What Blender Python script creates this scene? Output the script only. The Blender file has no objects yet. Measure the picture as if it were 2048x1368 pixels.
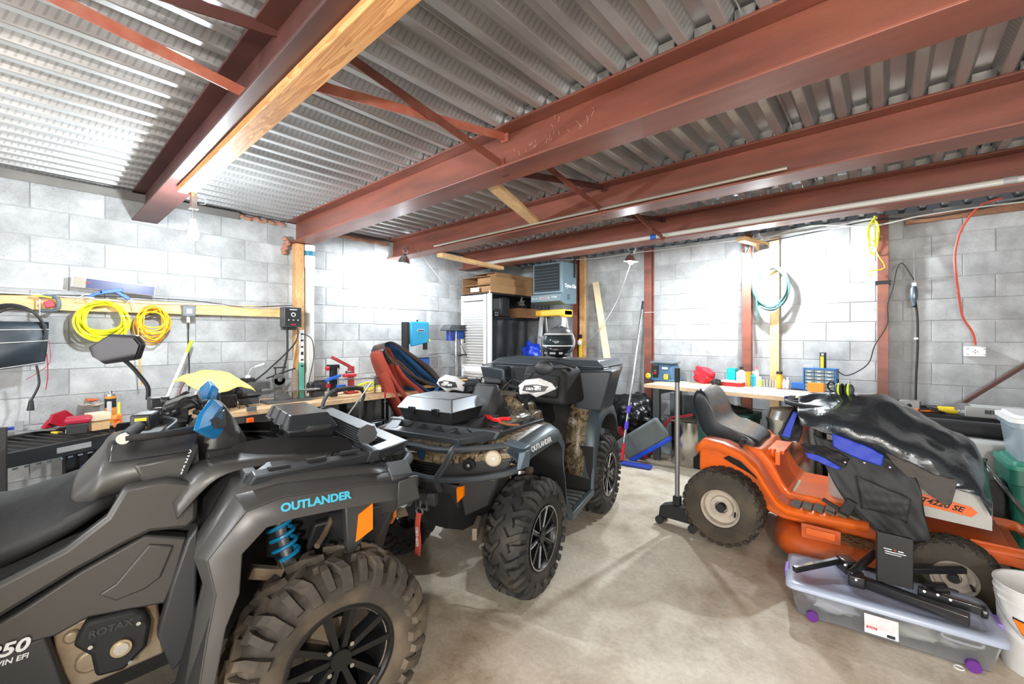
import bpy, bmesh, math, random
from math import pi, sin, cos, radians as rad
from mathutils import Vector, Matrix, Euler
random.seed(7)
C = bpy.context.scene.collection
S = bpy.context.scene
# ---------------- camera, world, lights, exposure
CX, CY, CH = 4.80, -5.69, 1.484
YAW = rad(41.34)
cam = bpy.data.cameras.new('camera'); cam.lens = 848/2048*36; cam.sensor_width = 36; cam.shift_y = -13/2048
cam.clip_start = .02
co = bpy.data.objects.new('camera', cam); C.objects.link(co)
co.location = (CX, CY, CH); co.rotation_euler = (pi/2, 0, YAW)
S.camera = co
w = bpy.data.worlds.new('world'); S.world = w; w.use_nodes = True
w.node_tree.nodes['Background'].inputs[0].default_value = (.8, .9, 1, 1)
w.node_tree.nodes['Background'].inputs[1].default_value = .05
S.view_settings.view_transform = 'Standard'; S.view_settings.look = 'None'
S.view_settings.gamma = 1; S.view_settings.use_curve_mapping = False
S.view_settings.exposure = .93
def area(name, loc, rot, sx, sy, power, col):
    l = bpy.data.lights.new(name, 'AREA'); l.shape = 'RECTANGLE'; l.size = sx; l.size_y = sy; l.energy = power; l.color = col
    o = bpy.data.objects.new(name, l); C.objects.link(o); o.location = loc; o.rotation_euler = [rad(a) for a in rot]; return o
def point(name, loc, power, col, r=.04):
    l = bpy.data.lights.new(name, 'POINT'); l.energy = power; l.color = col; l.shadow_soft_size = r
    o = bpy.data.objects.new(name, l); C.objects.link(o); o.location = loc; return o
# added unseen fill behind the camera: panel standing in for door daylight, two points
area('rear_fill_panel', (5.4, -9.7, 1.35), (90, 0, 0), 4.6, 2.3, 150, (1, .975, .95))
point('fill_point_near', (5.9, -6.7, 1.75), 130, (1, .94, .87), .09)
point('fill_point_left', (2.2, -7.9, 2.1), 55, (.95, .97, 1), .09)

# ---------------- pixel helpers (photograph pixel -> point on a plane of the room)
def ray(px, py):
    k = (px-1024)/848
    return Vector((-sin(YAW)+k*cos(YAW), cos(YAW)+k*sin(YAW), (671-py)/848))
def on(ax, v, px, py):
    d = ray(px, py); c = (CX, CY, CH)
    return Vector(c)+d*((v-c[ax])/d[ax])
# ---------------- materials
def nd(t, k, **kw):
    n = t.nodes.new(k)
    for a, b in kw.items(): setattr(n, a, b)
    return n
def M(name, col, rough=.5, metal=0, var=0, vs=8, bump=0, bs=60, col2=None, emit=0, alpha=1, trans=0, coat=0, rnd=0, rvar=0, dirt=None, dirt_amt=.5, ds=6, stretch=None, spec=.5, sheen=0):
    m = bpy.data.materials.new(name); m.use_nodes = True; t = m.node_tree; b = t.nodes['Principled BSDF']; L = t.links
    b.inputs['Base Color'].default_value = (*col, 1); b.inputs['Roughness'].default_value = rough; b.inputs['Metallic'].default_value = metal
    b.inputs['Coat Weight'].default_value = coat; b.inputs['Specular IOR Level'].default_value = spec
    if sheen: b.inputs['Sheen Weight'].default_value = sheen
    if trans: b.inputs['Transmission Weight'].default_value = trans
    if alpha < 1: b.inputs['Alpha'].default_value = alpha
    if emit: b.inputs['Emission Color'].default_value = (*col, 1); b.inputs['Emission Strength'].default_value = emit
    src = None
    tc = nd(t, 'ShaderNodeTexCoord'); cs = tc.outputs['Object']
    if stretch:
        mp = nd(t, 'ShaderNodeMapping'); mp.inputs['Scale'].default_value = stretch; L.new(cs, mp.inputs[0]); cs = mp.outputs[0]
    if var or col2:
        n = nd(t, 'ShaderNodeTexNoise'); n.inputs['Scale'].default_value = vs; n.inputs['Detail'].default_value = 5; n.inputs['Roughness'].default_value = .6
        L.new(cs, n.inputs['Vector'])
        r = nd(t, 'ShaderNodeValToRGB'); r.color_ramp.elements[0].position = .35; r.color_ramp.elements[1].position = .65
        c2 = col2 or tuple(max(0, c*(1-var)) for c in col); c1 = col if col2 else tuple(min(1, c*(1+var*.6)) for c in col)
        r.color_ramp.elements[0].color = (*c2, 1); r.color_ramp.elements[1].color = (*c1, 1)
        L.new(n.outputs['Fac'], r.inputs[0]); src = r.outputs[0]
    if dirt:
        n = nd(t, 'ShaderNodeTexNoise'); n.inputs['Scale'].default_value = ds; n.inputs['Detail'].default_value = 8; L.new(cs, n.inputs['Vector'])
        r = nd(t, 'ShaderNodeValToRGB'); r.color_ramp.elements[0].position = .5-.1; r.color_ramp.elements[1].position = .72
        r.color_ramp.elements[0].color = (0, 0, 0, 1); r.color_ramp.elements[1].color = (dirt_amt,)*3+(1,)
        L.new(n.outputs['Fac'], r.inputs[0])
        mx = nd(t, 'ShaderNodeMix', data_type='RGBA'); L.new(r.outputs[0], mx.inputs[0])
        if src: L.new(src, mx.inputs[6])
        else: mx.inputs[6].default_value = (*col, 1)
        mx.inputs[7].default_value = (*dirt, 1); src = mx.outputs[2]
    if rnd:
        oi = nd(t, 'ShaderNodeObjectInfo'); mr = nd(t, 'ShaderNodeMapRange'); mr.inputs[3].default_value = 1-rnd; mr.inputs[4].default_value = 1+rnd
        L.new(oi.outputs['Random'], mr.inputs[0])
        hs = nd(t, 'ShaderNodeHueSaturation'); L.new(mr.outputs[0], hs.inputs['Value'])
        if src: L.new(src, hs.inputs['Color'])
        else: hs.inputs['Color'].default_value = (*col, 1)
        src = hs.outputs[0]
    if src: L.new(src, b.inputs['Base Color'])
    if bump:
        n = nd(t, 'ShaderNodeTexNoise'); n.inputs['Scale'].default_value = bs; n.inputs['Detail'].default_value = 4; L.new(cs, n.inputs['Vector'])
        bp = nd(t, 'ShaderNodeBump'); bp.inputs['Strength'].default_value = bump; bp.inputs['Distance'].default_value = .01
        L.new(n.outputs['Fac'], bp.inputs['Height']); L.new(bp.outputs[0], b.inputs['Normal'])
    if rvar:
        n = nd(t, 'ShaderNodeTexNoise'); n.inputs['Scale'].default_value = 5; L.new(cs, n.inputs['Vector'])
        mr = nd(t, 'ShaderNodeMapRange'); mr.inputs[3].default_value = max(0, rough-rvar); mr.inputs[4].default_value = min(1, rough+rvar)
        L.new(n.outputs['Fac'], mr.inputs[0]); L.new(mr.outputs[0], b.inputs['Roughness'])
    return m
def wood(name, a, b_, scale=(1, 14, 14), rough=.6, ds=3.2):
    m = bpy.data.materials.new(name); m.use_nodes = True; t = m.node_tree; b = t.nodes['Principled BSDF']; L = t.links
    tc = nd(t, 'ShaderNodeTexCoord'); mp = nd(t, 'ShaderNodeMapping'); mp.inputs['Scale'].default_value = scale; L.new(tc.outputs['Object'], mp.inputs[0])
    n = nd(t, 'ShaderNodeTexNoise'); n.inputs['Scale'].default_value = ds; n.inputs['Detail'].default_value = 4; n.inputs['Distortion'].default_value = 1.2; L.new(mp.outputs[0], n.inputs[0])
    mm = nd(t, 'ShaderNodeMath', operation='MULTIPLY'); mm.inputs[1].default_value = 9; L.new(n.outputs['Fac'], mm.inputs[0])
    fr = nd(t, 'ShaderNodeMath', operation='FRACT'); L.new(mm.outputs[0], fr.inputs[0])
    r = nd(t, 'ShaderNodeValToRGB'); r.color_ramp.elements[0].color = (*a, 1); r.color_ramp.elements[1].color = (*b_, 1); r.color_ramp.elements[0].position = .1; r.color_ramp.elements[1].position = .95
    L.new(fr.outputs[0], r.inputs[0])
    n2 = nd(t, 'ShaderNodeTexNoise'); n2.inputs['Scale'].default_value = 3; L.new(tc.outputs['Object'], n2.inputs[0])
    mx = nd(t, 'ShaderNodeMix', data_type='RGBA', blend_type='MULTIPLY'); mx.inputs[0].default_value = .5
    L.new(r.outputs[0], mx.inputs[6]); L.new(n2.outputs['Fac'], mx.inputs[7]); L.new(mx.outputs[2], b.inputs['Base Color'])
    hs = nd(t, 'ShaderNodeHueSaturation'); hs.inputs['Value'].default_value = 1.5; L.new(mx.outputs[2], hs.inputs['Color']); L.new(hs.outputs[0], b.inputs['Base Color'])
    b.inputs['Roughness'].default_value = rough
    return m
# ---------------- mesh building
class B:
    def __init__(s): s.v = []; s.f = []; s.T = Matrix()
    def at(s, loc=(0, 0, 0), rot=(0, 0, 0), sc=(1, 1, 1)):
        s.T = Matrix.Translation(loc) @ Euler([rad(a) for a in rot]).to_matrix().to_4x4() @ Matrix.Diagonal((*sc, 1)); return s
    def add(s, vs, fs):
        n = len(s.v); s.v += [s.T @ Vector(p) for p in vs]; s.f += [tuple(i+n for i in f) for f in fs]; return s
    def box(s, c, d, rot=None):
        h = [x/2 for x in d]; vs = [Vector((x*h[0], y*h[1], z*h[2])) for x in (-1, 1) for y in (-1, 1) for z in (-1, 1)]
        if rot:
            R = Euler([rad(a) for a in rot]).to_matrix(); vs = [R @ v for v in vs]
        vs = [v+Vector(c) for v in vs]
        return s.add(vs, [(0, 1, 3, 2), (4, 6, 7, 5), (0, 4, 5, 1), (2, 3, 7, 6), (0, 2, 6, 4), (1, 5, 7, 3)])
    def hexa(s, bot, top):   # two quads
        return s.add(list(bot)+list(top), [(3, 2, 1, 0), (4, 5, 6, 7)]+[(i, (i+1) % 4, (i+1) % 4+4, i+4) for i in range(4)])
    def loft(s, secs, cap=True, closed=False):
        n = len(secs[0]); vs = [p for q in secs for p in q]; fs = []; m = len(secs)
        for i in range(m if closed else m-1):
            for j in range(n):
                a = i*n+j; b = i*n+(j+1) % n; c = ((i+1) % m)*n
                fs.append((a, b, c+(j+1) % n, c+j))
        if cap and not closed: fs += [tuple(range(n))[::-1], tuple(range((m-1)*n, m*n))]
        return s.add(vs, fs)
    def cyl(s, p0, p1, r0, r1=None, seg=16, cap=True):
        p0 = Vector(p0); p1 = Vector(p1); r1 = r0 if r1 is None else r1
        return s.loft([ring(p0, p1-p0, r0, seg), ring(p1, p1-p0, r1, seg)], cap)
    def rod(s, p0, p1, w, h, up=(0, 0, 1)):   # rectangular bar
        p0 = Vector(p0); p1 = Vector(p1); d = (p1-p0).normalized(); u = Vector(up); a = d.cross(u)
        if a.length < 1e-4: a = d.cross(Vector((1, 0, 0)))
        a.normalize(); u = a.cross(d); a = a*w/2; u = u*h/2
        return s.loft([[p+a+u, p-a+u, p-a-u, p+a-u] for p in (p0, p1)])
    def tube(s, pts, r, seg=8, sm=0, closed=False):
        P = [Vector(p) for p in pts]
        if sm: P = smooth(P, sm, closed)
        n = len(P); T = []; R = r if isinstance(r, list) else None
        for i in range(n):
            a = P[(i-1) % n] if (closed or i) else P[0]; b = P[(i+1) % n] if (closed or i < n-1) else P[-1]
            T.append((b-a).normalized() if (b-a).length > 1e-9 else Vector((0, 0, 1)))
        up = T[0].orthogonal().normalized(); secs = []
        for i in range(n):
            up = (up-T[i]*up.dot(T[i])); up = up.normalized() if up.length > 1e-6 else T[i].orthogonal().normalized()
            w_ = T[i].cross(up); rr = (R[0]+(R[1]-R[0])*i/(n-1)) if R else r
            secs.append([P[i]+(up*cos(2*pi*j/seg)+w_*sin(2*pi*j/seg))*rr for j in range(seg)])
        return s.loft(secs, not closed, closed)
    def lathe(s, prof, c=(0, 0, 0), ax='z', seg=24, cap=False):
        vs = []; n = len(prof)
        for i in range(seg):
            a = 2*pi*i/seg
            for r, h in prof:
                p = (r*cos(a), r*sin(a), h)
                if ax == 'x': p = (h, r*cos(a), r*sin(a))
                if ax == 'y': p = (r*sin(a), h, r*cos(a))
                vs.append(Vector(p)+Vector(c))
        fs = []
        for i in range(seg):
            k = (i+1) % seg
            for j in range(n-1): fs.append((i*n+j, k*n+j, k*n+j+1, i*n+j+1))
        if cap: fs += [tuple(i*n for i in range(seg))[::-1], tuple(i*n+n-1 for i in range(seg))]
        return s.add(vs, fs)
    def prism(s, poly, h0, h1, ax='z', shrink=0):   # 2D polygon extruded along ax
        def P(u, v, h): return {'z': (u, v, h), 'y': (u, h, v), 'x': (h, u, v)}[ax]
        cx = sum(p[0] for p in poly)/len(poly); cy = sum(p[1] for p in poly)/len(poly)
        a = [P(u, v, h0) for u, v in poly]; b = [P(cx+(u-cx)*(1-shrink), cy+(v-cy)*(1-shrink), h1) for u, v in poly]
        return s.loft([a, b])
    def ell(s, c, r, seg=16, rot=None):
        vs = []; n = seg//2; R = Euler([rad(a) for a in rot]).to_matrix() if rot else Matrix.Identity(3)
        for i in range(n+1):
            t = pi*i/n
            for j in range(seg):
                a = 2*pi*j/seg; vs.append(R @ Vector((r[0]*sin(t)*cos(a), r[1]*sin(t)*sin(a), r[2]*cos(t)))+Vector(c))
        fs = [(i*seg+j, (i+1)*seg+j, (i+1)*seg+(j+1) % seg, i*seg+(j+1) % seg) for i in range(n) for j in range(seg)]
        return s.add(vs, fs)
    def grid(s, fn, nu, nv, thick=0):
        vs = [Vector(fn(i/nu, j/nv)) for i in range(nu+1) for j in range(nv+1)]
        fs = [(i*(nv+1)+j, (i+1)*(nv+1)+j, (i+1)*(nv+1)+j+1, i*(nv+1)+j+1) for i in range(nu) for j in range(nv)]
        return s.add(vs, fs)
    def torus(s, c, R_, r, ax='z', seg=24, n=8):
        return s.lathe([(R_+r*cos(2*pi*i/n), r*sin(2*pi*i/n)) for i in range(n+1)], c, ax, seg)
    def build(s, name, m, parent=None, sm=True, bev=0, sub=0, solid=0, ang=35, bseg=2, weld=False):
        me = bpy.data.meshes.new(name); me.from_pydata([tuple(v) for v in s.v], [], s.f)
        bm = bmesh.new(); bm.from_mesh(me)
        bmesh.ops.remove_doubles(bm, verts=bm.verts, dist=1e-5)
        bmesh.ops.recalc_face_normals(bm, faces=bm.faces); bm.to_mesh(me); bm.free()
        me.materials.append(m)
        if sm:
            me.shade_smooth(); me.set_sharp_from_angle(angle=rad(ang))
        o = bpy.data.objects.new(name, me); C.objects.link(o)
        if parent: o.parent = parent
        if solid:
            k = o.modifiers.new('solid', 'SOLIDIFY'); k.thickness = solid; k.offset = 0
        if bev:
            k = o.modifiers.new('bevel', 'BEVEL'); k.width = bev; k.segments = bseg; k.limit_method = 'ANGLE'; k.angle_limit = rad(40); k.use_clamp_overlap = True
            if sm: k.harden_normals = False
        if sub:
            k = o.modifiers.new('sub', 'SUBSURF'); k.levels = sub; k.render_levels = sub
        return o
def ring(c, ax, r, seg, ph=0):
    ax = Vector(ax).normalized(); u = ax.orthogonal().normalized(); v = ax.cross(u)
    return [Vector(c)+(u*cos(2*pi*i/seg+ph)+v*sin(2*pi*i/seg+ph))*r for i in range(seg)]
def smooth(P, n, closed=False):
    out = []; m = len(P)
    for i in range(m if closed else m-1):
        if closed: a, b, c, d = P[(i-1) % m], P[i], P[(i+1) % m], P[(i+2) % m]
        else: a, b, c, d = P[max(i-1, 0)], P[i], P[i+1], P[min(i+2, m-1)]
        for k in range(n):
            t = k/n; out.append(.5*((2*b)+(-a+c)*t+(2*a-5*b+4*c-d)*t*t+(-a+3*b-3*c+d)*t**3))
    if not closed: out.append(P[-1])
    return out
def tag(o, label, cat, group=None):
    o['label'] = label; o['category'] = cat
    if group: o['group'] = group
    return o
def thing(name, label, cat, loc=(0, 0, 0), rz=0, group=None, rot=None):
    o = bpy.data.objects.new(name, None); C.objects.link(o); o.location = loc; o.empty_display_size = .05
    o.rotation_euler = [rad(a) for a in rot] if rot else (0, 0, rad(rz))
    return tag(o, label, cat, group)
def solo(o, label, cat, loc=None, rz=0, rot=None, group=None):   # a thing that is one mesh
    if loc is not None: o.location = loc
    if rot: o.rotation_euler = [rad(a) for a in rot]
    elif rz: o.rotation_euler = (0, 0, rad(rz))
    return tag(o, label, cat, group)
def copy_tree(o, parent=None, loc=None, rz=None, label=None):
    c = o.copy(); C.objects.link(c); c.parent = parent
    if loc is not None: c.location = loc
    if rz is not None: c.rotation_euler = (0, 0, rad(rz))
    if label: c['label'] = label
    for ch in o.children: copy_tree(ch, c)
    return c
def text(s_, size, m, parent, loc, rot, name='lettering', ext=.0008, shear=0, align='CENTER', sx=1, offset=0):
    cu = bpy.data.curves.new(name, 'FONT'); cu.body = s_; cu.size = size; cu.extrude = ext; cu.shear = shear; cu.align_x = align; cu.align_y = 'CENTER'; cu.resolution_u = 3; cu.offset = offset
    t = bpy.data.objects.new('tmp', cu); C.objects.link(t); bpy.context.view_layer.update()
    me = bpy.data.meshes.new_from_object(t.evaluated_get(bpy.context.evaluated_depsgraph_get())); me.name = name
    bpy.data.objects.remove(t); me.materials.clear(); me.materials.append(m)
    o = bpy.data.objects.new(name, me); C.objects.link(o); o.parent = parent; o.location = loc
    if isinstance(rot, Matrix): o.rotation_euler = rot.to_euler()
    else: o.rotation_euler = [rad(a) for a in rot]
    o.scale = (sx, 1, 1); return o
def basis(x, y):   # rotation whose local x, y run along the given directions
    x = Vector(x).normalized(); z = x.cross(Vector(y)).normalized(); y = z.cross(x)
    return Matrix((x, y, z)).transposed()
# shared materials
BLK = M('black_plastic', (.018, .019, .021), .42, bump=.12, bs=400)
BLKM = M('black_matte', (.012, .012, .013), .7)
GLOSS = M('black_gloss', (.012, .012, .014), .18)
RUB = M('rubber', (.02, .02, .02), .75, bump=.1, bs=150)
STL = M('bright_steel', (.6, .61, .62), .28, 1, rvar=.1)
GRYM = M('grey_metal', (.25, .26, .27), .45, .6)
DGREY = M('dark_grey_paint', (.07, .075, .08), .45, .2)
WHT = M('white_plastic', (.78, .79, .8), .4)
RED = M('red_paint', (.5, .02, .03), .4)
BLUE = M('blue_plastic', (.02, .12, .5), .4)
YEL = M('yellow_plastic', (.85, .62, .03), .4)
ORG = M('orange_plastic', (.85, .2, .02), .42)
PINE = wood('pine', (.62, .36, .15), (.78, .55, .29))
CARD = M('cardboard', (.42, .24, .11), .8, var=.12, vs=4)
CORDM = M('black_cord', (.015, .015, .015), .5)
WCORD = M('white_cord', (.6, .6, .58), .5)
# ---------------- setting
def concrete():
    m = bpy.data.materials.new('concrete_floor'); m.use_nodes = True; t = m.node_tree; b = t.nodes['Principled BSDF']; L = t.links
    tc = nd(t, 'ShaderNodeTexCoord')
    def noise(sc, det=6, rough=.6, dist=0):
        n = nd(t, 'ShaderNodeTexNoise'); n.inputs['Scale'].default_value = sc; n.inputs['Detail'].default_value = det; n.inputs['Roughness'].default_value = rough; n.inputs['Distortion'].default_value = dist
        L.new(tc.outputs['Object'], n.inputs[0]); return n.outputs['Fac']
    def ramp(f, stops):
        r = nd(t, 'ShaderNodeValToRGB'); e = r.color_ramp.elements
        while len(e) < len(stops): e.new(.5)
        for i, (p, c) in enumerate(stops): e[i].position = p; e[i].color = (*c, 1)
        L.new(f, r.inputs[0]); return r.outputs[0]
    base = ramp(noise(2.3, 10, .68, .1), [(.28, (.34, .26, .18)), (.40, (.55, .48, .38)), (.52, (.72, .66, .55)), (.75, (.82, .77, .67))])
    st = ramp(noise(.7, 7, .6, .3), [(.38, (.62, .5, .38)), (.6, (1, 1, 1))])
    fine = ramp(noise(38, 6, .7), [(.3, (.8, .79, .77)), (.6, (1.05, 1.05, 1.05))])
    scr = nd(t, 'ShaderNodeTexVoronoi', feature='DISTANCE_TO_EDGE'); scr.inputs['Scale'].default_value = 6
    def mul(a, b_, f=1):
        x = nd(t, 'ShaderNodeMix', data_type='RGBA', blend_type='MULTIPLY'); x.inputs[0].default_value = f; L.new(a, x.inputs[6]); L.new(b_, x.inputs[7]); return x.outputs[2]
    c = mul(mul(base, st, .75), fine, .8)
    L.new(c, b.inputs['Base Color'])
    rr = nd(t, 'ShaderNodeMapRange'); rr.inputs[3].default_value = .35; rr.inputs[4].default_value = .75; L.new(noise(2.5), rr.inputs[0]); L.new(rr.outputs[0], b.inputs['Roughness'])
    bp = nd(t, 'ShaderNodeBump'); bp.inputs['Strength'].default_value = .25; bp.inputs['Distance'].default_value = .01; L.new(noise(45, 8, .7), bp.inputs['Height']); L.new(bp.outputs[0], b.inputs['Normal'])
    return m
def blockmat():
    m = bpy.data.materials.new('concrete_block'); m.use_nodes = True; t = m.node_tree; b = t.nodes['Principled BSDF']; L = t.links
    tc = nd(t, 'ShaderNodeTexCoord'); oi = nd(t, 'ShaderNodeObjectInfo'); va = nd(t, 'ShaderNodeVectorMath', operation='ADD')
    sc = nd(t, 'ShaderNodeVectorMath', operation='SCALE'); sc.inputs['Scale'].default_value = 0
    L.new(oi.outputs['Location'], va.inputs[1]); L.new(tc.outputs['Object'], va.inputs[0])
    def noise(s_, det, rough=.6):
        n = nd(t, 'ShaderNodeTexNoise'); n.inputs['Scale'].default_value = s_; n.inputs['Detail'].default_value = det; n.inputs['Roughness'].default_value = rough; L.new(va.outputs[0], n.inputs[0]); return n.outputs['Fac']
    r = nd(t, 'ShaderNodeValToRGB'); e = r.color_ramp.elements; e[0].position = .3; e[0].color = (.29, .295, .295, 1); e[1].position = .72; e[1].color = (.56, .58, .585, 1)
    x = e.new(.5); x.color = (.41, .42, .425, 1)
    L.new(noise(3.5, 7, .65), r.inputs[0])
    hs = nd(t, 'ShaderNodeHueSaturation'); mr = nd(t, 'ShaderNodeMapRange'); mr.inputs[3].default_value = .86; mr.inputs[4].default_value = 1.12
    L.new(oi.outputs['Random'], mr.inputs[0]); L.new(mr.outputs[0], hs.inputs['Value']); L.new(r.outputs[0], hs.inputs['Color'])
    f = nd(t, 'ShaderNodeValToRGB'); f.color_ramp.elements[0].position = .32; f.color_ramp.elements[0].color = (.45, .45, .45, 1); f.color_ramp.elements[1].position = .42; f.color_ramp.elements[1].color = (1, 1, 1, 1)
    L.new(noise(140, 3), f.inputs[0])
    mx = nd(t, 'ShaderNodeMix', data_type='RGBA', blend_type='MULTIPLY'); mx.inputs[0].default_value = .6; L.new(hs.outputs[0], mx.inputs[6]); L.new(f.outputs[0], mx.inputs[7])
    L.new(mx.outputs[2], b.inputs['Base Color']); b.inputs['Roughness'].default_value = .9
    bp = nd(t, 'ShaderNodeBump'); bp.inputs['Strength'].default_value = .35; bp.inputs['Distance'].default_value = .004; L.new(noise(160, 4), bp.inputs['Height']); L.new(bp.outputs[0], b.inputs['Normal'])
    return m
BLOCK = blockmat(); MORT = M('mortar', (.40, .41, .41), .95, var=.15, vs=5, bump=.3, bs=80)
def struct(o): o['kind'] = 'structure'; return o
HW = 2.69
struct(B().box((4.7, -5, -.06), (9.8, 10.4, .12)).build('floor', concrete(), sm=False))
wl = struct(B().box((-.105, -5, HW/2), (.2, 10.4, HW)).build('wall_left', MORT, sm=False))
wb = struct(B().box((4.75, .105, HW/2), (9.5, .2, HW)).build('wall_back', MORT, sm=False))
wr = struct(B().box((9.6, -5, HW/2), (.2, 10.4, HW)).build('wall_right', BLOCK, sm=False))
wf = struct(B().box((4.7, -10.1, HW/2), (9.8, .2, HW)).build('wall_front', BLOCK, sm=False))
# one block: face in +y of its own frame, bevelled edge
def blockmesh(wd, ht):
    b = B(); w, h, e, d = wd/2, ht/2, .003, .016
    v = [(-w, 0, -h), (w, 0, -h), (w, 0, h), (-w, 0, h), (-w, -d+e, -h), (w, -d+e, -h), (w, -d+e, h), (-w, -d+e, h), (-w+e, -d, -h+e), (w-e, -d, -h+e), (w-e, -d, h-e), (-w+e, -d, h-e)]
    b.add(v, [(i, (i+1) % 4, (i+1) % 4+4, i+4) for i in range(4)]+[(i+4, (i+1) % 4+4, (i+1) % 4+8, i+8) for i in range(4)]+[(8, 9, 10, 11)])
    o = b.build('block', BLOCK, sm=False); C.objects.unlink(o); me = o.data; bpy.data.objects.remove(o); return me
full = blockmesh(.4015, .1975); top = blockmesh(.4015, .045)
def course_wall(parent, pos, rz, phase0, n0, n1, u0, u1):
    stuff = []
    for c in range(0, 14):
        z = c*.2032+.1016 if c < 13 else 13*.2032+.026
        ph = phase0+(.2032 if c % 2 == 0 else 0)
        i0 = math.floor((u0-ph)/.4064)
        for i in range(i0, i0+60):
            u = ph+(i+.5)*.4064
            if u < u0 or u > u1: continue
            o = bpy.data.objects.new('block', full if c < 13 else top); o.parent = parent
            o.location = pos(u, z); o.location += Vector((0, 0, random.uniform(-.001, .001))); o.rotation_euler = (0, 0, rad(rz)); C.objects.link(o)
            d = random.uniform(-.0025, .0015)
            if rz: o.location.x += d
            else: o.location.y += d
# left wall: face looks +x
course_wall(wl, lambda u, z: Vector((-.014, u, z)), 90, -5.488, 0, 13, -6.9, .0)
course_wall(wb, lambda u, z: Vector((u, .016, z)), 0, 5.136, 0, 13, 0, 7.4)
# ceiling: steel deck in panels of six ribs running along y
def deckmat():
    m = M('galvanised_deck', (.50, .505, .51), .40, .55, var=.12, vs=2.5, rvar=.08); t = m.node_tree; L = t.links; b = t.nodes['Principled BSDF']
    tc = nd(t, 'ShaderNodeTexCoord'); sp = nd(t, 'ShaderNodeSeparateXYZ'); L.new(tc.outputs['Object'], sp.inputs[0])
    def mt(op, a, b_):
        n = nd(t, 'ShaderNodeMath', operation=op)
        for i, q in enumerate((a, b_)):
            if isinstance(q, (int, float)): n.inputs[i].default_value = q
            elif q is not None: L.new(q, n.inputs[i])
        return n.outputs[0]
    # embossed herringbone: bars slanting to alternate sides, broken by the rib spacing
    u = mt('FLOORED_MODULO', sp.outputs['X'], .1524)
    w1 = mt('LESS_THAN', mt('ABSOLUTE', mt('SUBTRACT', u, .0595), None), .0095); w2 = mt('LESS_THAN', mt('ABSOLUTE', mt('SUBTRACT', u, .1295), None), .0095)
    y_ = mt('MULTIPLY', sp.outputs['Y'], 34); xs = mt('MULTIPLY', sp.outputs['X'], 30)
    l1 = mt('GREATER_THAN', mt('FRACT', mt('ADD', y_, xs), None), .68); l2 = mt('GREATER_THAN', mt('FRACT', mt('SUBTRACT', y_, xs), None), .68)
    hb = mt('ADD', mt('MULTIPLY', w1, l1), mt('MULTIPLY', w2, l2))
    src = b.inputs['Base Color'].links[0].from_socket; dk = nd(t, 'ShaderNodeMix', data_type='RGBA', blend_type='MULTIPLY'); L.new(mt('MULTIPLY', hb, .32), dk.inputs[0]); L.new(src, dk.inputs[6]); dk.inputs[7].default_value = (.25, .25, .25, 1); L.new(dk.outputs[2], b.inputs['Base Color'])  # emboss shade put into the base colour, on top of the bump
    bp = nd(t, 'ShaderNodeBump'); bp.inputs['Strength'].default_value = .9; bp.inputs['Distance'].default_value = .004; L.new(hb, bp.inputs['Height']); L.new(bp.outputs[0], b.inputs['Normal'])
    return m
DECK = deckmat()
ce = struct(B().box((4.7, -5, 2.83), (9.8, 10.4, .08)).build('ceiling', M('deck_top', (.12, .12, .12), .8), sm=False))
ZB, ZT = 2.712, 2.775; pt_ = .1524
def deckpanel():
    pr = []
    for i in range(6):
        x = i*pt_
        pr += [(x, ZT), (x+.047, ZT), (x+.072, ZB+.003), (x+.077, ZB), (x+.112, ZB), (x+.117, ZB+.003), (x+.142, ZT)]
    pr += [(6*pt_-.003, ZT)]
    n = len(pr); b = B(); b.add([(x, y, z) for y in (-10.1, .1) for x, z in pr], [(i, i+1, n+i+1, n+i) for i in range(n-1)])
    # lap of the sheet
    b.box((.004, -5, ZT-.012), (.004, 10.2, .024))
    o = b.build('deck_panel', DECK, sm=False); C.objects.unlink(o); me = o.data; bpy.data.objects.remove(o); return me
dm = deckpanel()
for i in range(11):
    o = bpy.data.objects.new('deck_panel', dm); o.parent = ce; o.location = (-.2+i*.9144, 0, 0); C.objects.link(o)
OXIDE = M('red_oxide_primer', (.262, .083, .053), .42, var=.22, vs=1.6, bump=.08, bs=90, dirt=(.085, .036, .03), dirt_amt=.65, ds=3, stretch=(.5, 3, 3), rvar=.1)
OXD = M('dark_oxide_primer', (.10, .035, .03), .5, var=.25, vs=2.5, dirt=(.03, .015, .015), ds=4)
def ibeam(y, label, x1=9.4, z=2.462, m=OXIDE, w=.2):
    t = .014; h = .25; b = B()
    for zz in (z+t/2, z+h-t/2): b.box((x1/2, y, zz), (x1, w, t))
    b.box((x1/2, y, z+h/2), (x1, .01, h-2*t))
    o = b.build('steel_beam', m, sm=False, bev=.003); tag(o, label, 'beam', 'steel beams under the deck'); return o
BY = (-5.035, -3.78, -2.57, -1.35)
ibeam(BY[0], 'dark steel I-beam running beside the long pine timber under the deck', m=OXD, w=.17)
ibeam(BY[1], 'large rust-red steel I-beam with chalk scrawls crossing the middle of the ceiling')
ibeam(BY[2], 'rust-red steel I-beam with a thin metal conduit along its side')
ibeam(BY[3], 'steel I-beam nearest the back wall carrying a white plastic pipe')
# deck closures on the beams: little bright tabs between the ribs
cb = B()
for y in BY[1:]:
    for i in range(62):
        x = i*pt_-.2+.0225
        if x < .1 or x > 9.3 or i % 6 == 0 and False: continue
        cb.box((x, y-.085, 2.735), (.075, .002, .042)); cb.box((x+.038, y-.095, 2.722), (.003, .03, .018))
cl = cb.build('deck_closure', STL, ce, sm=False); cl['kind'] = 'stuff'
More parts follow.
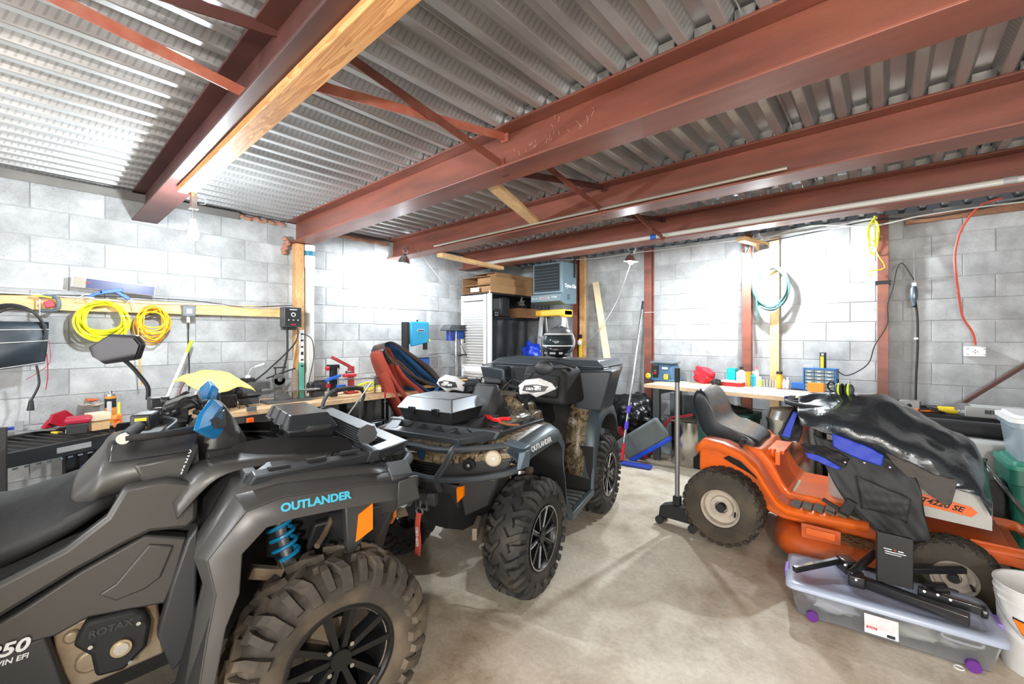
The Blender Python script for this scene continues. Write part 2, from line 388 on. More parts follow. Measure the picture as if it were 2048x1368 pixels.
# long timber under beam 0
tb = B().box((3.0, 0, 0), (6.0, .09, .04)).build('timber_joist', wood('orange_pine', (.5, .22, .07), (.72, .4, .17), (.4, 7, 7), ds=2), sm=False, bev=.003)
solo(tb, 'long orange-brown pine timber running along the underside of the dark beam', 'timber', (1.33, -5.01, 2.4415))
# ---------------- fixtures on the ceiling and walls
def flat(b, p0, p1, w=.04, t=.006): b.rod(p0, p1, t, w, (0, 0, 1)); return b
BRX = 3.06
def brace(y0, z0, y1, z1, dx, label, m=OXIDE):
    b = B(); p0 = Vector((BRX+dx, y0, z0)); p1 = Vector((BRX+dx+.02, y1, z1)); flat(b, p0, p1, .045)
    for p in (p0, p1): b.box(p, (.05, .012, .06))
    o = b.build('cross_brace', m, sm=False); return tag(o, label, 'brace')
SALM = M('salmon_primer', (.46, .13, .08), .5, var=.15, vs=3, dirt=(.6, .3, .22), dirt_amt=.5, ds=14)
brace(-6.15, 2.69, -5.02, 2.52, -.35, 'salmon steel bar brace left of the dark beam with chalk marks', SALM)
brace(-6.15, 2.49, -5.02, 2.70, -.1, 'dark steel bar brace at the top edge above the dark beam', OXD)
brace(-4.99, 2.49, -3.80, 2.68, 0, 'upper red bar brace between the pine timber and the large red beam', SALM)
brace(-4.99, 2.70, -3.86, 2.49, .03, 'lower red bar brace crossing from the pine timber to the large beam')
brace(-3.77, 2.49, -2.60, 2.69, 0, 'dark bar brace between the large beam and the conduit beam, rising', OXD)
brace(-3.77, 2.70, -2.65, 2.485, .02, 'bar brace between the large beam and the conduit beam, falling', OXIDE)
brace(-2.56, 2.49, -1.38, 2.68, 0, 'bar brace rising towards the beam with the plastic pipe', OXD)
brace(-2.56, 2.70, -1.43, 2.48, .02, 'bar brace falling to the beam with the plastic pipe', OXIDE)
# chalk scrawl on the large beam
CHALK = M('chalk', (.62, .42, .34), .9)
b = B()
for k in range(26):
    x = random.gauss(3.35, .09) if k < 18 else random.gauss(3.62, .04); z = random.gauss(2.58, .035)
    b.rod((x, -3.7862, z), (x+random.uniform(-.02, .02), -3.7862, z+random.uniform(.01, .03)), .001, .0016, (1, 0, 0))
o = b.build('chalk_scrawl', CHALK, bpy.data.objects['steel_beam.001'], sm=False)
# conduit on beam 2, pipe on beam 3
b = B().tube([(1.0, -2.69, 2.478+.012), (4.36, -2.69, 2.478+.012)], .012, 10)
solo(b.build('metal_conduit', M('conduit', (.55, .5, .42), .35, .8)), 'thin metal conduit lying on the flange of the third beam', 'conduit')
t = thing('plastic_pipe', 'long white plastic pipe resting on the beam nearest the back wall', 'pipe', (0, -1.415, 2.503))
PVC = M('pvc', (.62, .61, .56), .35)
B().cyl((.5, 0, 0), (8.6, 0, 0), .026).build('pipe', PVC, t)
for x in (3.0, 5.42): B().cyl((x-.03, 0, 0), (x+.03, 0, 0), .031).build('coupling', M('pipe_grey', (.4, .4, .39), .4) if x > 4 else BLUE, t)
# pine offcuts between the beams
def plank(p0, p1, w, h, label, mat=PINE, cat='timber', name='pine_board', up=(0, 0, 1)):
    p0 = Vector(p0); p1 = Vector(p1); L_ = (p1-p0).length; b = B().box((L_/2, 0, 0), (L_, w, h))
    o = b.build(name, mat, sm=False, bev=.003); o.location = p0
    d = (p1-p0).normalized(); z = Vector(up); y = z.cross(d)
    if y.length < .01: y = Vector((0, 1, 0))
    o.rotation_euler = basis(d, y).to_euler(); return tag(o, label, cat)
plank((2.83, -3.70, 2.508), (2.36, -2.50, 2.51), .09, .038, 'knotty pine board bridging the large beam and the conduit beam')
plank((.86, -2.50, 2.435), (.72, -1.28, 2.435), .09, .045, 'short orange pine board bridging the beams above the cardboard boxes')
# left wall rail, angle, insulation, post, pipe
ANG = M('angle_steel', (.28, .27, .25), .45, .7, var=.2, vs=2)
b = B().box((.05, -5.6, 2.65), (.008, 2.53, .062)).box((.025, -5.6, 2.683), (.05, 2.53, .006)).box((.056, -5.6, 2.621), (.012, 2.53, .005))
tag(b.build('steel_angle', ANG, sm=False), 'long grey steel angle along the top of the block wall', 'angle iron')
INS = M('pink_insulation', (.46, .2, .16), .95, var=.45, vs=9, bump=.8, bs=40, col2=(.3, .16, .09))
b = B().grid(lambda u, v: (.03+.02*sin(pi*v)+.01*sin(u*37), -4.33+u*.42, 2.655+.04*(v-.5)+.008*sin(u*23)), 24, 6)
tag(b.build('insulation_strip', INS), 'ragged pink insulation strip between the steel angle and large beam', 'insulation')
b = B()
for k in range(7): b.ell((.05+.01*k % 3, -3.93+random.uniform(-.02, .03), 2.36+k*.022), (.03, .032, .028), 8)
tag(b.build('insulation_tuft', INS), 'tuft of pink insulation hanging at the end of the large beam', 'insulation')
b = B().grid(lambda u, v: (.03+.02*sin(pi*v), -3.65+u*.95, 2.65+.05*(v-.5)+.008*sin(u*31)), 24, 6)
tag(b.build('insulation_strip', INS), 'brown insulation strip on the wall top between the second and third beams', 'insulation')
plank((.045, -6.7, 1.728), (.045, -3.86, 1.728), .035, .105, 'long pine rail screwed along the block wall holding cords', wood('rail_pine', (.6, .35, .13), (.8, .58, .3), (1, 10, 10)))
plank((.11, -3.805, .02), (.11, -3.805, 2.455), .09, .09, 'upright pine post under the end of the large beam', wood('post_pine', (.42, .2, .07), (.66, .4, .18), (1, 9, 9)), up=(1, 0, 0))
t = thing('vent_pipe', 'thick white plastic drain pipe standing upright beside the pine post', 'pipe', (.12, -3.695, 0))
B().cyl((0, 0, .02), (0, 0, 2.33), .05, seg=24).build('pipe', PVC, t)
B().lathe([(.051, 2.2), (.062, 2.23), (.062, 2.34), (.051, 2.34)], seg=24).build('coupling', M('pvc_cream', (.74, .72, .62), .35), t)
B().cyl((0, 0, 2.34), (0, 0, 2.39), .058).build('collar', M('teal_band', (.03, .2, .3), .5), t)
B().lathe([(.05, 2.39), (.058, 2.40), (.06, 2.455), (.0, 2.455)], seg=24).build('bag_seal', WHT, t)
# steel columns on the back wall
for i, (x, w_, lab) in enumerate(((1.19, .075, 'rust-red steel column below the grey heater'), (2.36, .105, 'rust-red steel column left of the blue bench sander'), (3.572, .095, 'rust-red steel column left of the coiled green hose'), (4.785, .085, 'rust-red steel column with a black tape band'))):
    b = B().box((x, -.1, 1.34), (w_, .012, 2.68)).box((x, -.02, 1.34), (w_, .012, 2.68)).box((x, -.06, 1.34), (.01, .08, 2.68)).box((x, -.06, .01), (w_+.04, .1, .02))
    b.box((x-w_/2+.004, -.06, 1.34), (.008, .08, 2.68)) if i else 0
    o = b.build('steel_column', OXIDE, sm=False, bev=.002); tag(o, lab, 'column')
    if i == 3: B().box((x, -.062, 2.01), (w_+.03, .095, .035)).build('tape_band', BLKM, o, sm=False)
    if i == 1: B().box((x, -.062, 1.80), (w_+.01, .093, .006)).build('string_tie', WCORD, o, sm=False)
plank((1.31, -.07, .02), (1.31, -.07, 2.69), .09, .06, 'upright orange pine stud on the back wall beside the heater', bpy.data.materials['post_pine'], up=(0, 1, 0))
plank((3.85, -.05, .02), (3.85, -.05, 2.60), .09, .04, 'pale pine stud on the back wall behind the green hose', PINE, up=(0, 1, 0))
plank((1.56, -.12, 2.27), (2.16, -.72, .72), .09, .045, 'long pine board leaning against the back wall', wood('pale_pine', (.5, .4, .24), (.68, .56, .36), (1, 9, 9)), up=(.3, -.8, .3))
b = B().box((5.6, -.04, 2.6), (1.3, .05, .07)); tag(b.build('wall_plate', wood('brown_plate', (.22, .1, .05), (.36, .18, .1)), sm=False), 'rough brown timber plate on top of the back wall', 'timber')
# lamps
BULB = M('lit_bulb', (.86, .94, 1), emit=1); BULB.node_tree.nodes['Principled BSDF'].inputs['Emission Strength'].default_value = 900
def bulbmat(k): m = BULB.copy(); m.node_tree.nodes['Principled BSDF'].inputs['Emission Strength'].default_value = k; return m
REFL = M('reflector', (.75, .76, .78), .25, 1)
def clamp_lamp(loc, rot, k, label, r=.07, reflector=True):
    t = thing('clamp_lamp' if reflector else 'bare_bulb', label, 'lamp', loc, rot=rot)
    B().ell((0, 0, -.005), (.032, .032, .04), 16).build('bulb', bulbmat(k), t)
    B().cyl((0, 0, .04), (0, 0, .10), .022, .018).build('socket', BLKM if reflector else WHT, t)
    if reflector:
        B().lathe([(.024, .075), (.035, .06), (r*.75, .035), (r, -.01), (r+.004, -.012)], seg=28).build('reflector', REFL, t, solid=.001)
        B().tube([(-.03, 0, .15), (-.05, 0, .12), (0, 0, .10), (.05, 0, .12), (.03, 0, .16)], .003, 6, 4).box((-.03, 0, .16), (.012, .03, .03)).box((.03, 0, .165), (.012, .03, .03)).build('spring_clamp', STL, t)
    else: B().tube([(0, 0, .10), (.0, 0, .17)], .004, 6).box((0, 0, .17), (.05, .05, .01)).build('holder', STL, t)
    return t
clamp_lamp((1.36, -4.975, 2.155), (0, 0, 0), 1300, 'glaring bare bulb hanging below the wall end of the pine timber', reflector=False)
clamp_lamp((.46, -2.72, 2.37), (0, 12, 0), 1500, 'clamp lamp on the third beam lighting the wall above the bench', .075)
clamp_lamp((2.66, -1.235, 2.325), (0, 6, 0), 1100, 'clamp lamp hanging under the last beam beside the steel column', .08)
clamp_lamp((3.80, -.50, 2.40), (8, -14, 0), 2300, 'clamp lamp on the timber block above the coiled green hose', .085)
clamp_lamp((3.60, -.30, 2.43), (0, 20, 0), 350, 'small lamp head just left of the lamp above the hose', .035)
plank((3.66, -.75, 2.50), (3.82, -.38, 2.47), .09, .045, 'small pine block holding the lamps above the hose')
b = B().box((1.36, -4.975, 2.375), (.05, .03, .09)).tube([(1.38, -4.95, 2.40), (1.41, -4.92, 2.39), (1.40, -4.92, 2.36), (1.37, -4.95, 2.36)], .003, 6, 5)
tag(b.build('lamp_bracket', STL), 'small steel bracket under the pine timber above the bare bulb', 'bracket')
# cords
def cord(name, pts, r, m, label, cat='cord', sm=6):
    return tag(B().tube([tuple(p) for p in pts], r, 6, sm).build(name, m), label, cat)
cord('lamp_wire', [on(1, -2.6, 835, 500), on(1, -2.2, 870, 545), on(1, -1.9, 895, 575), on(1, -1.5, 925, 585)], .004, WCORD, 'thin cord sagging from the bench lamp to the cardboard boxes')
cord('lamp_wire', [(2.68, -1.15, 2.48), on(1, -1.0, 1255, 545), on(1, -.6, 1235, 600), on(1, -.5, 1205, 650), on(1, -.3, 1170, 690)], .005, WCORD, 'white cord hanging from the lamp by the column to the yellow level')
cord('cable_run', [on(1, -.5, 1050, 520), on(1, -.2, 1175, 518), on(1, -.15, 1270, 505), on(1, -.15, 1340, 498), on(1, -.15, 1430, 486), on(1, -.15, 1560, 470), on(1, -.15, 1700, 452)], .007, WCORD, 'white electric cable drooping along the top of the back wall')
cord('cable_run', [on(1, -.15, 1520, 480), on(1, -.15, 1620, 452), on(1, -.15, 1740, 452), on(1, -.15, 1840, 432), on(1, -.15, 1950, 415), on(1, -.15, 2060, 402)], .008, WCORD, 'white electric cable along the wall top above the outlet box')
cord('cable_run', [on(1, -.13, 1520, 486), on(1, -.13, 1640, 462), on(1, -.13, 1750, 440), on(1, -.13, 1850, 436), on(1, -.13, 1950, 420), on(1, -.13, 2060, 396)], .007, CORDM, 'black electric cable along the wall top above the outlet box')
RCORD = M('red_cord', (.75, .1, .06), .45)
cord('extension_cord', [on(1, -.14, 2005, 396), on(1, -.14, 1960, 412), on(1, -.14, 1925, 455), on(1, -.12, 1911, 500), on(1, -.12, 1911, 540), on(1, -.12, 1919, 600), on(1, -.12, 1926, 635), on(1, -.1, 1945, 665), on(1, -.09, 1951, 690)], .009, RCORD, 'orange-red cord curving down the wall into the outlet box')
# outlet box
t = thing('outlet_box', 'white square electric outlet box on the block wall', 'outlet', tuple(on(1, -.04, 1949, 703)))
B().box((0, 0, 0), (.138, .07, .092)).build('housing', WHT, t, bev=.006)
b = B()
for dx, dz, w_, h_ in ((-.014, 0, .003, .009), (.014, 0, .003, .009), (0, .012, .007, .007), (0, -.012, .007, .006), (-.045, .025, .014, .003), (-.045, -.025, .014, .003), (.058, .022, .014, .003), (.058, -.024, .014, .003)): b.box((dx, -.036, dz), (w_, .003, h_))
b.build('slots', BLKM, t, sm=False)['kind'] = 'stuff'
# coils
def coil(name, ax, c, rx, rz, n, r, m, label, cat, jit=.1, dep=.05, drop=.05, tail=None, seed=1, mid=0):
    rn = random.Random(seed); P = []
    u = 1 if ax == 'x' else 0
    for k in range(n):
        ex = rx*(1+rn.uniform(-jit, jit)); ez = rz*(1+rn.uniform(-jit, jit)); cx = rn.uniform(-jit, jit)*rx*.4; cz = rn.uniform(-jit, jit)*rz*.5-(ez-rz)*.7
        d = dep*(rn.random()-.5)
        for j in range(12):
            a = 2*pi*j/12+pi/2; q = [0, 0, c[2]+cz+ez*sin(a)+(rz-rz)*0]
            q[u] = c[u]+cx+ex*cos(a)*(1-.18*max(0, sin(a))*mid); q[1-u] = c[1-u]+d+dep*.25*sin(3*a+k); P.append(Vector(q))
    if tail: P += [Vector(p) for p in tail]
    return tag(B().tube(P, r, 7, 3).build(name, m), label, cat)
YC = M('yellow_cord', (.75, .72, .02), .38); OC = M('orange_cord', (.85, .36, .02), .4)
c = on(0, .11, 207, 640)
o = coil('yellow_hose', 'x', c, .135, .135, 13, .0085, YC, 'thick yellow hose coiled and tied on the wall rail', 'hose', .19, .09, tail=[on(0, .16, 250, 640), on(0, .16, 250, 690)])
for q in ((178, 595), (252, 632)):
    p = on(0, .17, *q); B().torus((0, 0, 0), .03, .0035, 'z', 16, 6).build('cable_tie', WCORD, o).location = p
c = on(0, .10, 305, 645)
coil('extension_cord', 'x', c, .088, .125, 10, .005, OC, 'tangled orange and yellow extension cord hanging beside the yellow hose', 'cord', .3, .07, tail=[on(0, .13, 280, 640), on(0, .13, 278, 700), on(0, .1, 283, 770)], seed=3)
coil('extension_cord', 'x', (c[0]+.02, c[1], c[2]-.01), .078, .12, 5, .005, YC, 'yellow strands of cord looped over the orange extension cord', 'cord', .35, .05, seed=5)
GH = M('green_hose', (.06, .14, .13), .45)
c = on(1, -.13, 1541, 575)
coil('rubber_hose', 'y', c, .165, .235, 5, .0115, GH, 'dark green rubber hose coiled on the back wall', 'hose', .09, .05, tail=[on(1, -.16, 1516, 560), on(1, -.17, 1513, 600), on(1, -.17, 1516, 640)], seed=4)
c = on(1, -.14, 1748, 470)
coil('yellow_rope', 'y', (c[0], c[1], c[2]), .045, .13, 4, .0055, YC, 'yellow rope knotted over the top of the taped steel column', 'rope', .35, .05, tail=[on(1, -.16, 1752, 500), on(1, -.16, 1770, 535), on(1, -.16, 1738, 543), on(1, -.16, 1745, 553)], seed=8)
B().tube([on(1, -.13, 1750, 432), on(1, -.13, 1748, 447)], .012, 6).build('knot', YC, bpy.data.objects['yellow_rope'])
# small hoist / inspection light with cable
t = thing('grease_gun', 'grey hand tool hanging on a wire from the back wall top', 'tool', tuple(on(1, -.2, 1828, 590)))
B().tube([(0, 0, .42), (.005, 0, .10)], .003, 6).build('hanging_wire', STL, t)
B().lathe([(.0, .08), (.018, .08), (.028, .055), (.03, -.02), (.026, -.04), (.014, -.075), (.012, -.10), (0, -.10)], seg=18).build('body', M('tool_grey', (.16, .2, .24), .3, .5), t)
B().cyl((0, 0, -.1), (0, 0, -.115), .02).build('collar', BLKM, t)
B().box((0, 0, .10), (.03, .015, .03)).build('clip', STL, t, sm=False)
cord('hose_line', [on(1, -.2, 1831, 604), on(1, -.2, 1835, 640), on(1, -.2, 1835, 700), on(1, -.2, 1832, 760), on(1, -.22, 1831, 826)], .009, CORDM, 'black cable hanging straight down the wall from the hand tool')
cord('tool_cable', [on(1, -.2, 1828, 560), on(1, -.2, 1805, 527), on(1, -.2, 1793, 540), on(1, -.2, 1786, 575), on(1, -.2, 1775, 610), on(1, -.2, 1774, 650), on(1, -.2, 1750, 690), on(1, -.22, 1738, 725), on(1, -.25, 1715, 743), on(1, -.3, 1692, 751), on(1, -.35, 1675, 742)], .005, CORDM, 'thin black cord running from the hand tool past the taped column to the bench')
b = B().box((0, 0, 0), (.03, .02, .018)); solo(b.build('cord_label', WHT, sm=False), 'white paper tag wrapped on the straight black cable', 'tag', tuple(on(1, -.21, 1832, 677)))
plank(on(1, -.18, 1893, 826), on(1, -.05, 2075, 715), .03, .03, 'slim brown bar leaning low against the back wall', M('brown_pipe', (.12, .05, .04), .5), 'bar', 'leaning_bar')
# ---------------- things along the left wall
def up(px, py, z): return on(2, z, px, py)
# wall control box, power strip, transformer
t = thing('control_box', 'black machine control box with a white dial on the pine post', 'control box', (.24, -3.93, 1.67))
B().box((0, 0, 0), (.12, .17, .2)).box((-.05, 0, -.11), (.03, .15, .04)).build('housing', DGREY, t, bev=.006)
B().box((.062, 0, 0), (.004, .15, .175)).build('front_panel', BLKM, t)
B().torus((.066, 0, .025), .018, .004, 'x', 20, 6).build('dial', WHT, t)
for dy, dz in ((-.045, -.03), (0, -.03), (.045, -.03)): B().cyl((.063, dy, dz), (.068, dy, dz), .006).build('switch', WHT, t)
B().box((.066, 0, -.075), (.002, .05, .01)).build('warning_label', RED, t); B().box((.066, 0, .075), (.002, .07, .008)).build('maker_plate', WHT, t)
cord('power_cable', [(.2, -3.95, 1.56), (.2, -3.95, 1.3), (.22, -4.0, 1.1), (.3, -4.05, .9)], .011, CORDM, 'thick black cord dropping from the control box to the bench')
cord('power_cable', [(.24, -3.86, 1.56), (.26, -3.9, 1.4), (.3, -4.15, 1.16), (.34, -4.3, 1.05)], .008, CORDM, 'slanting black cord from the control box towards the grinder motor')
cord('power_cable', [(.2, -3.84, 1.57), (.19, -3.88, 1.3), (.19, -3.9, 1.1)], .004, WCORD, 'thin white cord hanging in front of the pine post')
t = thing('power_strip', 'white upright power strip with black sockets on the pine post', 'power strip', (.17, -3.795, 1.33))
B().box((0, 0, 0), (.03, .045, .42)).build('housing', WHT, t, bev=.003)
for k in range(6): B().box((.016, 0, .17-k*.068), (.004, .024, .018 if k != 3 else .035)).build('socket', BLKM, t, sm=False)
cord('strip_cable', [(.19, -3.78, 1.50), (.2, -3.70, 1.44), (.2, -3.68, 1.25), (.2, -3.72, 1.05), (.22, -3.76, .87)], .005, CORDM, 'thin black cord looping beside the white drain pipe')
t = thing('wall_transformer', 'grey plug-in transformer with a black cable on the pine rail', 'transformer', (.12, -4.755, 1.70))
B().box((0, 0, 0), (.08, .09, .09)).box((0, 0, .045), (.06, .11, .012)).build('housing', M('trafo_grey', (.16, .19, .21), .5), t, bev=.008)
B().box((.042, 0, .0), (.003, .04, .04)).build('rating_label', WHT, t)
B().cyl((0, 0, -.04), (0, 0, -.1), .012).build('plug', WHT, t)
B().tube([(0, 0, -.1), (.0, .0, -.3), (.01, .005, -.5), (.02, 0, -.75)], .006, 6, 5).build('cable', CORDM, t)
cord('rail_cable', [(.075, -6.4, 1.80), (.075, -5.6, 1.785), (.075, -5.0, 1.76), (.07, -4.5, 1.775), (.075, -4.2, 1.76), (.08, -3.9, 1.775)], .006, WCORD, 'white cable tacked along the upper edge of the pine rail')
cord('rail_cable', [(.075, -6.0, 1.77), (.075, -5.3, 1.80), (.07, -4.7, 1.80), (.075, -4.3, 1.765), (.08, -3.9, 1.80), (.1, -3.7, 1.82)], .004, CORDM, 'thin black cable tacked along the pine rail')
# long box standing on the rail
t = thing('tool_box_carton', 'long navy and white retail carton tilted on the pine rail', 'box', (.075, -5.48, 1.905), rot=(-4.5, 0, 0))
NAVY = M('navy_print', (.012, .02, .12), .35, var=.3, vs=4)
B().box((0, .25, 0), (.055, .50, .085)).build('carton', WHT, t, sm=False)
B().box((.0285, .275, -.004), (.001, .44, .075)).build('printed_panel', NAVY, t, sm=False)
B().box((.0290, .045, -.002), (.001, .07, .078)).build('product_picture', M('beige_print', (.32, .28, .22), .5), t, sm=False)
text('STANLEY', .012, BLKM, t, (.029, .47, .038), (90, 0, 90)); text('RIP', .02, RED, t, (.031, .09, .0), (90, 0, 90))
# blue clamps on rail
t = thing('spring_clamp', 'bright blue plastic clamp lying over the top of the yellow hose', 'clamp', (.13, -5.28, 1.83))
B().box((0, .02, .01), (.03, .14, .03), (14, 0, 0)).box((0, .09, -.02), (.03, .1, .025), (-38, 0, 0)).box((.0, -.07, -.02), (.03, .09, .022), (30, 0, 0)).build('jaws', BLUE, t, bev=.004)
B().tube([(0, .1, -.01), (.01, .15, -.06), (.0, .16, -.12)], .003, 6, 4).tube([(0, -.08, -.02), (.01, -.13, -.03), (0, -.17, -.06)], .003, 6, 4).build('wire', WCORD, t)
# c-clamp
t = thing('c_clamp', 'grey C-clamp with a red pad gripping the pine rail', 'clamp', tuple(on(0, .11, 98, 607)))
B().tube([(0, -.05, .045), (0, .01, .055), (0, .045, .035), (0, .05, -.02), (0, .03, -.05), (0, -.045, -.055)], .013, 8, 4).build('frame', M('clamp_grey', (.1, .13, .15), .45), t)
B().cyl((0, -.045, -.09), (0, -.045, .03), .005).cyl((0, -.06, -.088), (0, -.03, -.088), .003).build('screw', STL, t)
B().box((0, 0, -.005), (.03, .05, .05), (20, 0, 0)).build('pad', M('pad_red', (.5, .05, .08), .5), t, bev=.006)
B().box((.005, -.03, .05), (.02, .09, .012), (-8, 0, 0)).build('jaw_strip', YEL, t, bev=.002)
# black bag with cables
t = thing('black_saddlebag', 'black zipped pouch with light piping hanging among thick cables', 'bag', tuple(on(0, .22, 30, 680)))
def bagf(u, v):
    y = -.17+u*.33; z = .13-v*.30; bul = sin(pi*min(1, max(0, u)))**.5*sin(pi*v)**.4
    return (.07*bul+.01*sin(9*v+4*u), y*(1-.12*v*v), z-.05*(1-u)*v)
B().grid(bagf, 16, 14).grid(lambda u, v: (-.06*sin(pi*u)**.5*sin(pi*v)**.5, bagf(u, v)[1], bagf(u, v)[2]), 12, 12).build('pouch', M('pouch_fabric', (.022, .032, .042), .5, bump=.4, bs=12), t, ang=60)
for v_ in (.18, .45, .97): B().tube([Vector(bagf(i/10, v_))+Vector((.006, 0, 0)) for i in range(11)], .0028, 6, 2).build('piping', WCORD, t)
CW = t
for k in range(4):
    c = on(0, .2, 40, 660); rr = .15-.008*k
    B().tube([(.0+.015*k, rr*cos(a)*1.05-.02+.01*k, rr*1.25*sin(a)+.06) for a in [rad(200-i*22) for i in range(13)]], .009 if k < 2 else .005, 8, 3).build('cable', CORDM, t)
B().tube([(.03, .10, -.18), (.03, .11, -.26), (.03, .11, -.33), (.03, .075, -.43)], .007, 8, 4).cyl((.03, .075, -.43), (.03, .072, -.50), .012, .02).build('plug_lead', CORDM, t)
B().tube([(.03, .15, -.1), (.02, .155, -.25), (.02, .145, -.36)], .003, 6, 4).tube([(.03, .16, .0), (.04, .165, -.16), (.03, .1, -.24), (.03, .05, -.28)], .002, 6, 4).build('thin_wire', M('wire_red', (.4, .03, .06), .4), t)
# broom handle
t = thing('broom', 'white broom handle with a lime green tip leaning on the block wall', 'broom', tuple(on(0, .10, 383, 682)))
p1 = on(0, .45, 345, 770)-t.location; d = p1.normalized()
B().cyl(d*.12, d*1.45, .011).build('pole', WHT, t); B().cyl((0, 0, 0), d*.16, .016, .013).build('grip', M('lime_grip', (.5, .85, .06), .4), t)
# steel grate rack at far left
t = thing('steel_ramp', 'black slatted steel ramp lying flat as a bench by the left wall', 'ramp', (.62, -5.20, .78), rot=(0, 0, -63.4))
# local x runs toward the camera end, local -y toward the wall
FR = M('ramp_black', (.015, .015, .016), .45, bump=.1, bs=90)
B().box((.8, .02, -.03), (1.7, .03, .09)).box((.8, -.56, -.03), (1.7, .03, .09)).box((-.04, -.27, -.03), (.03, .58, .09)).build('frame', FR, t, bev=.003)
sl = B().box((0, 0, 0), (.012, .56, .03), (0, 18, 0)).build('slat', FR, t, sm=False)
sl.location = (.04, -.27, -.01)
for k in range(1, 24):
    o = sl.copy(); C.objects.link(o); o.parent = t; o.location = (.04+k*.066, -.27, -.01)
b = B()
for k in range(30): b.box((.06+k*.052, .037, -.085), (.026, .002, .01))
o = b.build('punched_edge', STL, t, sm=False); o['kind'] = 'stuff'
B().box((.35, .036, -.03), (.18, .002, .035)).build('warning_label', M('label_grey', (.3, .3, .3), .6), t, sm=False)
for x in (.05, 1.5):
    for y in (0, -.52): B().box((x, y, -.42), (.05, .05, .72)).build('leg', FR, t, sm=False)
def onr(px, py, z=.80): return up(px, py, z)
def lie(name, label, cat, px, py, z=.797, rz=0): return thing(name, label, cat, tuple(onr(px, py, z)), rz)
MAG = M('magnet_red', (.42, .01, .03), .35)
for i, (px, py, rz, s_, lab) in enumerate(((102, 855, -30, .1, 'red welding magnet lying on the slatted ramp nearer the camera'), (140, 850, -60, .13, 'red arrow-shaped welding magnet standing behind the black battery'))):
    t = lie('welding_magnet', lab, 'magnet', px, py, .80, rz)
    B().prism([(-.09, .01), (-.02, .075), (.02, .06), (.09, .012), (.05, 0), (-.05, 0)] if i == 0 else [(-.08, .0), (.03, .12), (.11, .10), (.13, .04), (.06, .0)], -.012, .012, 'y').build('plate', MAG, t, bev=.002)
    for q in ((-.05, .018), (.05, .018), (0, .05)): B().cyl((q[0], -.013, q[1]), (q[0], .013, q[1]), .005).build('rivet', STL, t)
t = lie('tool_battery', 'black cordless tool battery with red top on the slatted ramp', 'battery', 157, 868, .80, -10)
B().box((0, 0, .04), (.085, .11, .075)).build('body', BLK, t, bev=.008); B().box((0, 0, .10), (.09, .13, .04), (0, 8, 0)).build('release_cap', M('cap_red', (.4, .02, .05), .4), t, bev=.012); B().box((.02, -.056, .03), (.04, .002, .025)).build('label', WHT, t)
text('5', .03, WHT, t, (-.02, -.056, .035), (90, 0, 0))
t = lie('wood_block', 'stack of pale cut wood blocks beside the tool battery', 'wood block', 195, 858, .80, 12)
B().box((0, 0, .035), (.12, .1, .07)).build('lower_block', PINE, t, bev=.002); B().box((.005, 0, .095), (.13, .11, .05)).build('upper_block', wood('cream_wood', (.66, .52, .34), (.8, .68, .48)), t, bev=.002)
t = thing('dust_tray', 'crumpled cream tray holding a cord on the wood blocks', 'tray', tuple(up(180, 812, .92)), 15)
B().grid(lambda u, v: ((u-.5)*.26, (v-.5)*.12, .02*abs(2*u-1)**3+.02*abs(2*v-1)**2+.004*sin(30*u)), 14, 8).build('tray', M('cream_cloth', (.66, .58, .46), .8, bump=.3, bs=40), t, solid=.004)
B().tube([(-.09, 0, .03), (-.03, .01, .035), (.05, 0, .04)], .007, 6, 3).build('cord', CORDM, t)
B().box((.02, 0, .05), (.08, .03, .02), (0, 0, 20)).box((.05, 0, .055), (.03, .06, .015), (0, 0, -20)).build('clip', M('rust_orange', (.55, .12, .03), .5), t, bev=.003)
t = thing('spray_can', 'orange and black spray can standing behind the handlebar', 'spray can', tuple(up(221, 845, .80)))
B().cyl((0, 0, 0), (0, 0, .21), .033, seg=24).build('body', M('can_orange', (.85, .28, .03), .35), t)
B().cyl((0, 0, .12), (0, 0, .19), .0335, seg=24).build('label_band', BLKM, t); B().box((.033, -.01, .11), (.004, .03, .12), (0, 0, -35)).build('info_label', M('can_grey', (.5, .53, .55), .4), t)
B().lathe([(.033, .21), (.03, .225), (.012, .232), (.012, .25), (0, .25)], seg=20).build('cap', STL, t)
t = lie('bar_clamp', 'bright orange plastic clamp hooked on the slatted ramp', 'clamp', 238, 862, .82, -20)
B().box((0, 0, .05), (.03, .03, .14)).box((.045, 0, .10), (.11, .03, .035), (0, -12, 0)).box((.05, 0, .06), (.05, .028, .03), (0, 25, 0)).box((.03, 0, -.01), (.07, .03, .03)).build('jaw', ORG, t, bev=.006); B().box((.0, 0, .1), (.012, .012, .2)).build('bar', YEL, t)
t = lie('pliers', 'small yellow-handled pliers on the slatted ramp', 'pliers', 112, 868, .80, 30)
B().box((0, .008, .01), (.07, .012, .012), (0, 0, 8)).box((0, -.008, .01), (.07, .012, .012), (0, 0, -8)).build('handle', YEL, t, bev=.003); B().box((.05, 0, .01), (.04, .02, .01)).build('jaw', DGREY, t, bev=.002)
t = lie('pliers', 'blue-handled pliers at the near end of the slatted ramp', 'pliers', 12, 862, .80, -60)
B().box((0, .012, .012), (.14, .016, .018), (0, 0, 6)).box((0, -.012, .012), (.14, .016, .018), (0, 0, -6)).build('handle', M('blue_grip', (.03, .08, .6), .4), t, bev=.005); B().box((.09, 0, .01), (.05, .03, .012)).build('jaw', DGREY, t, bev=.002)
t = lie('metal_strap', 'flat grey metal strap lying across the slatted ramp', 'bracket', 75, 862, .80, -20)
B().box((0, 0, .004), (.05, .2, .004)).build('strap', GRYM, t, sm=False)
t = lie('metal_bracket', 'small upright grey bracket standing on the slatted ramp', 'bracket', 38, 862, .80, -20)
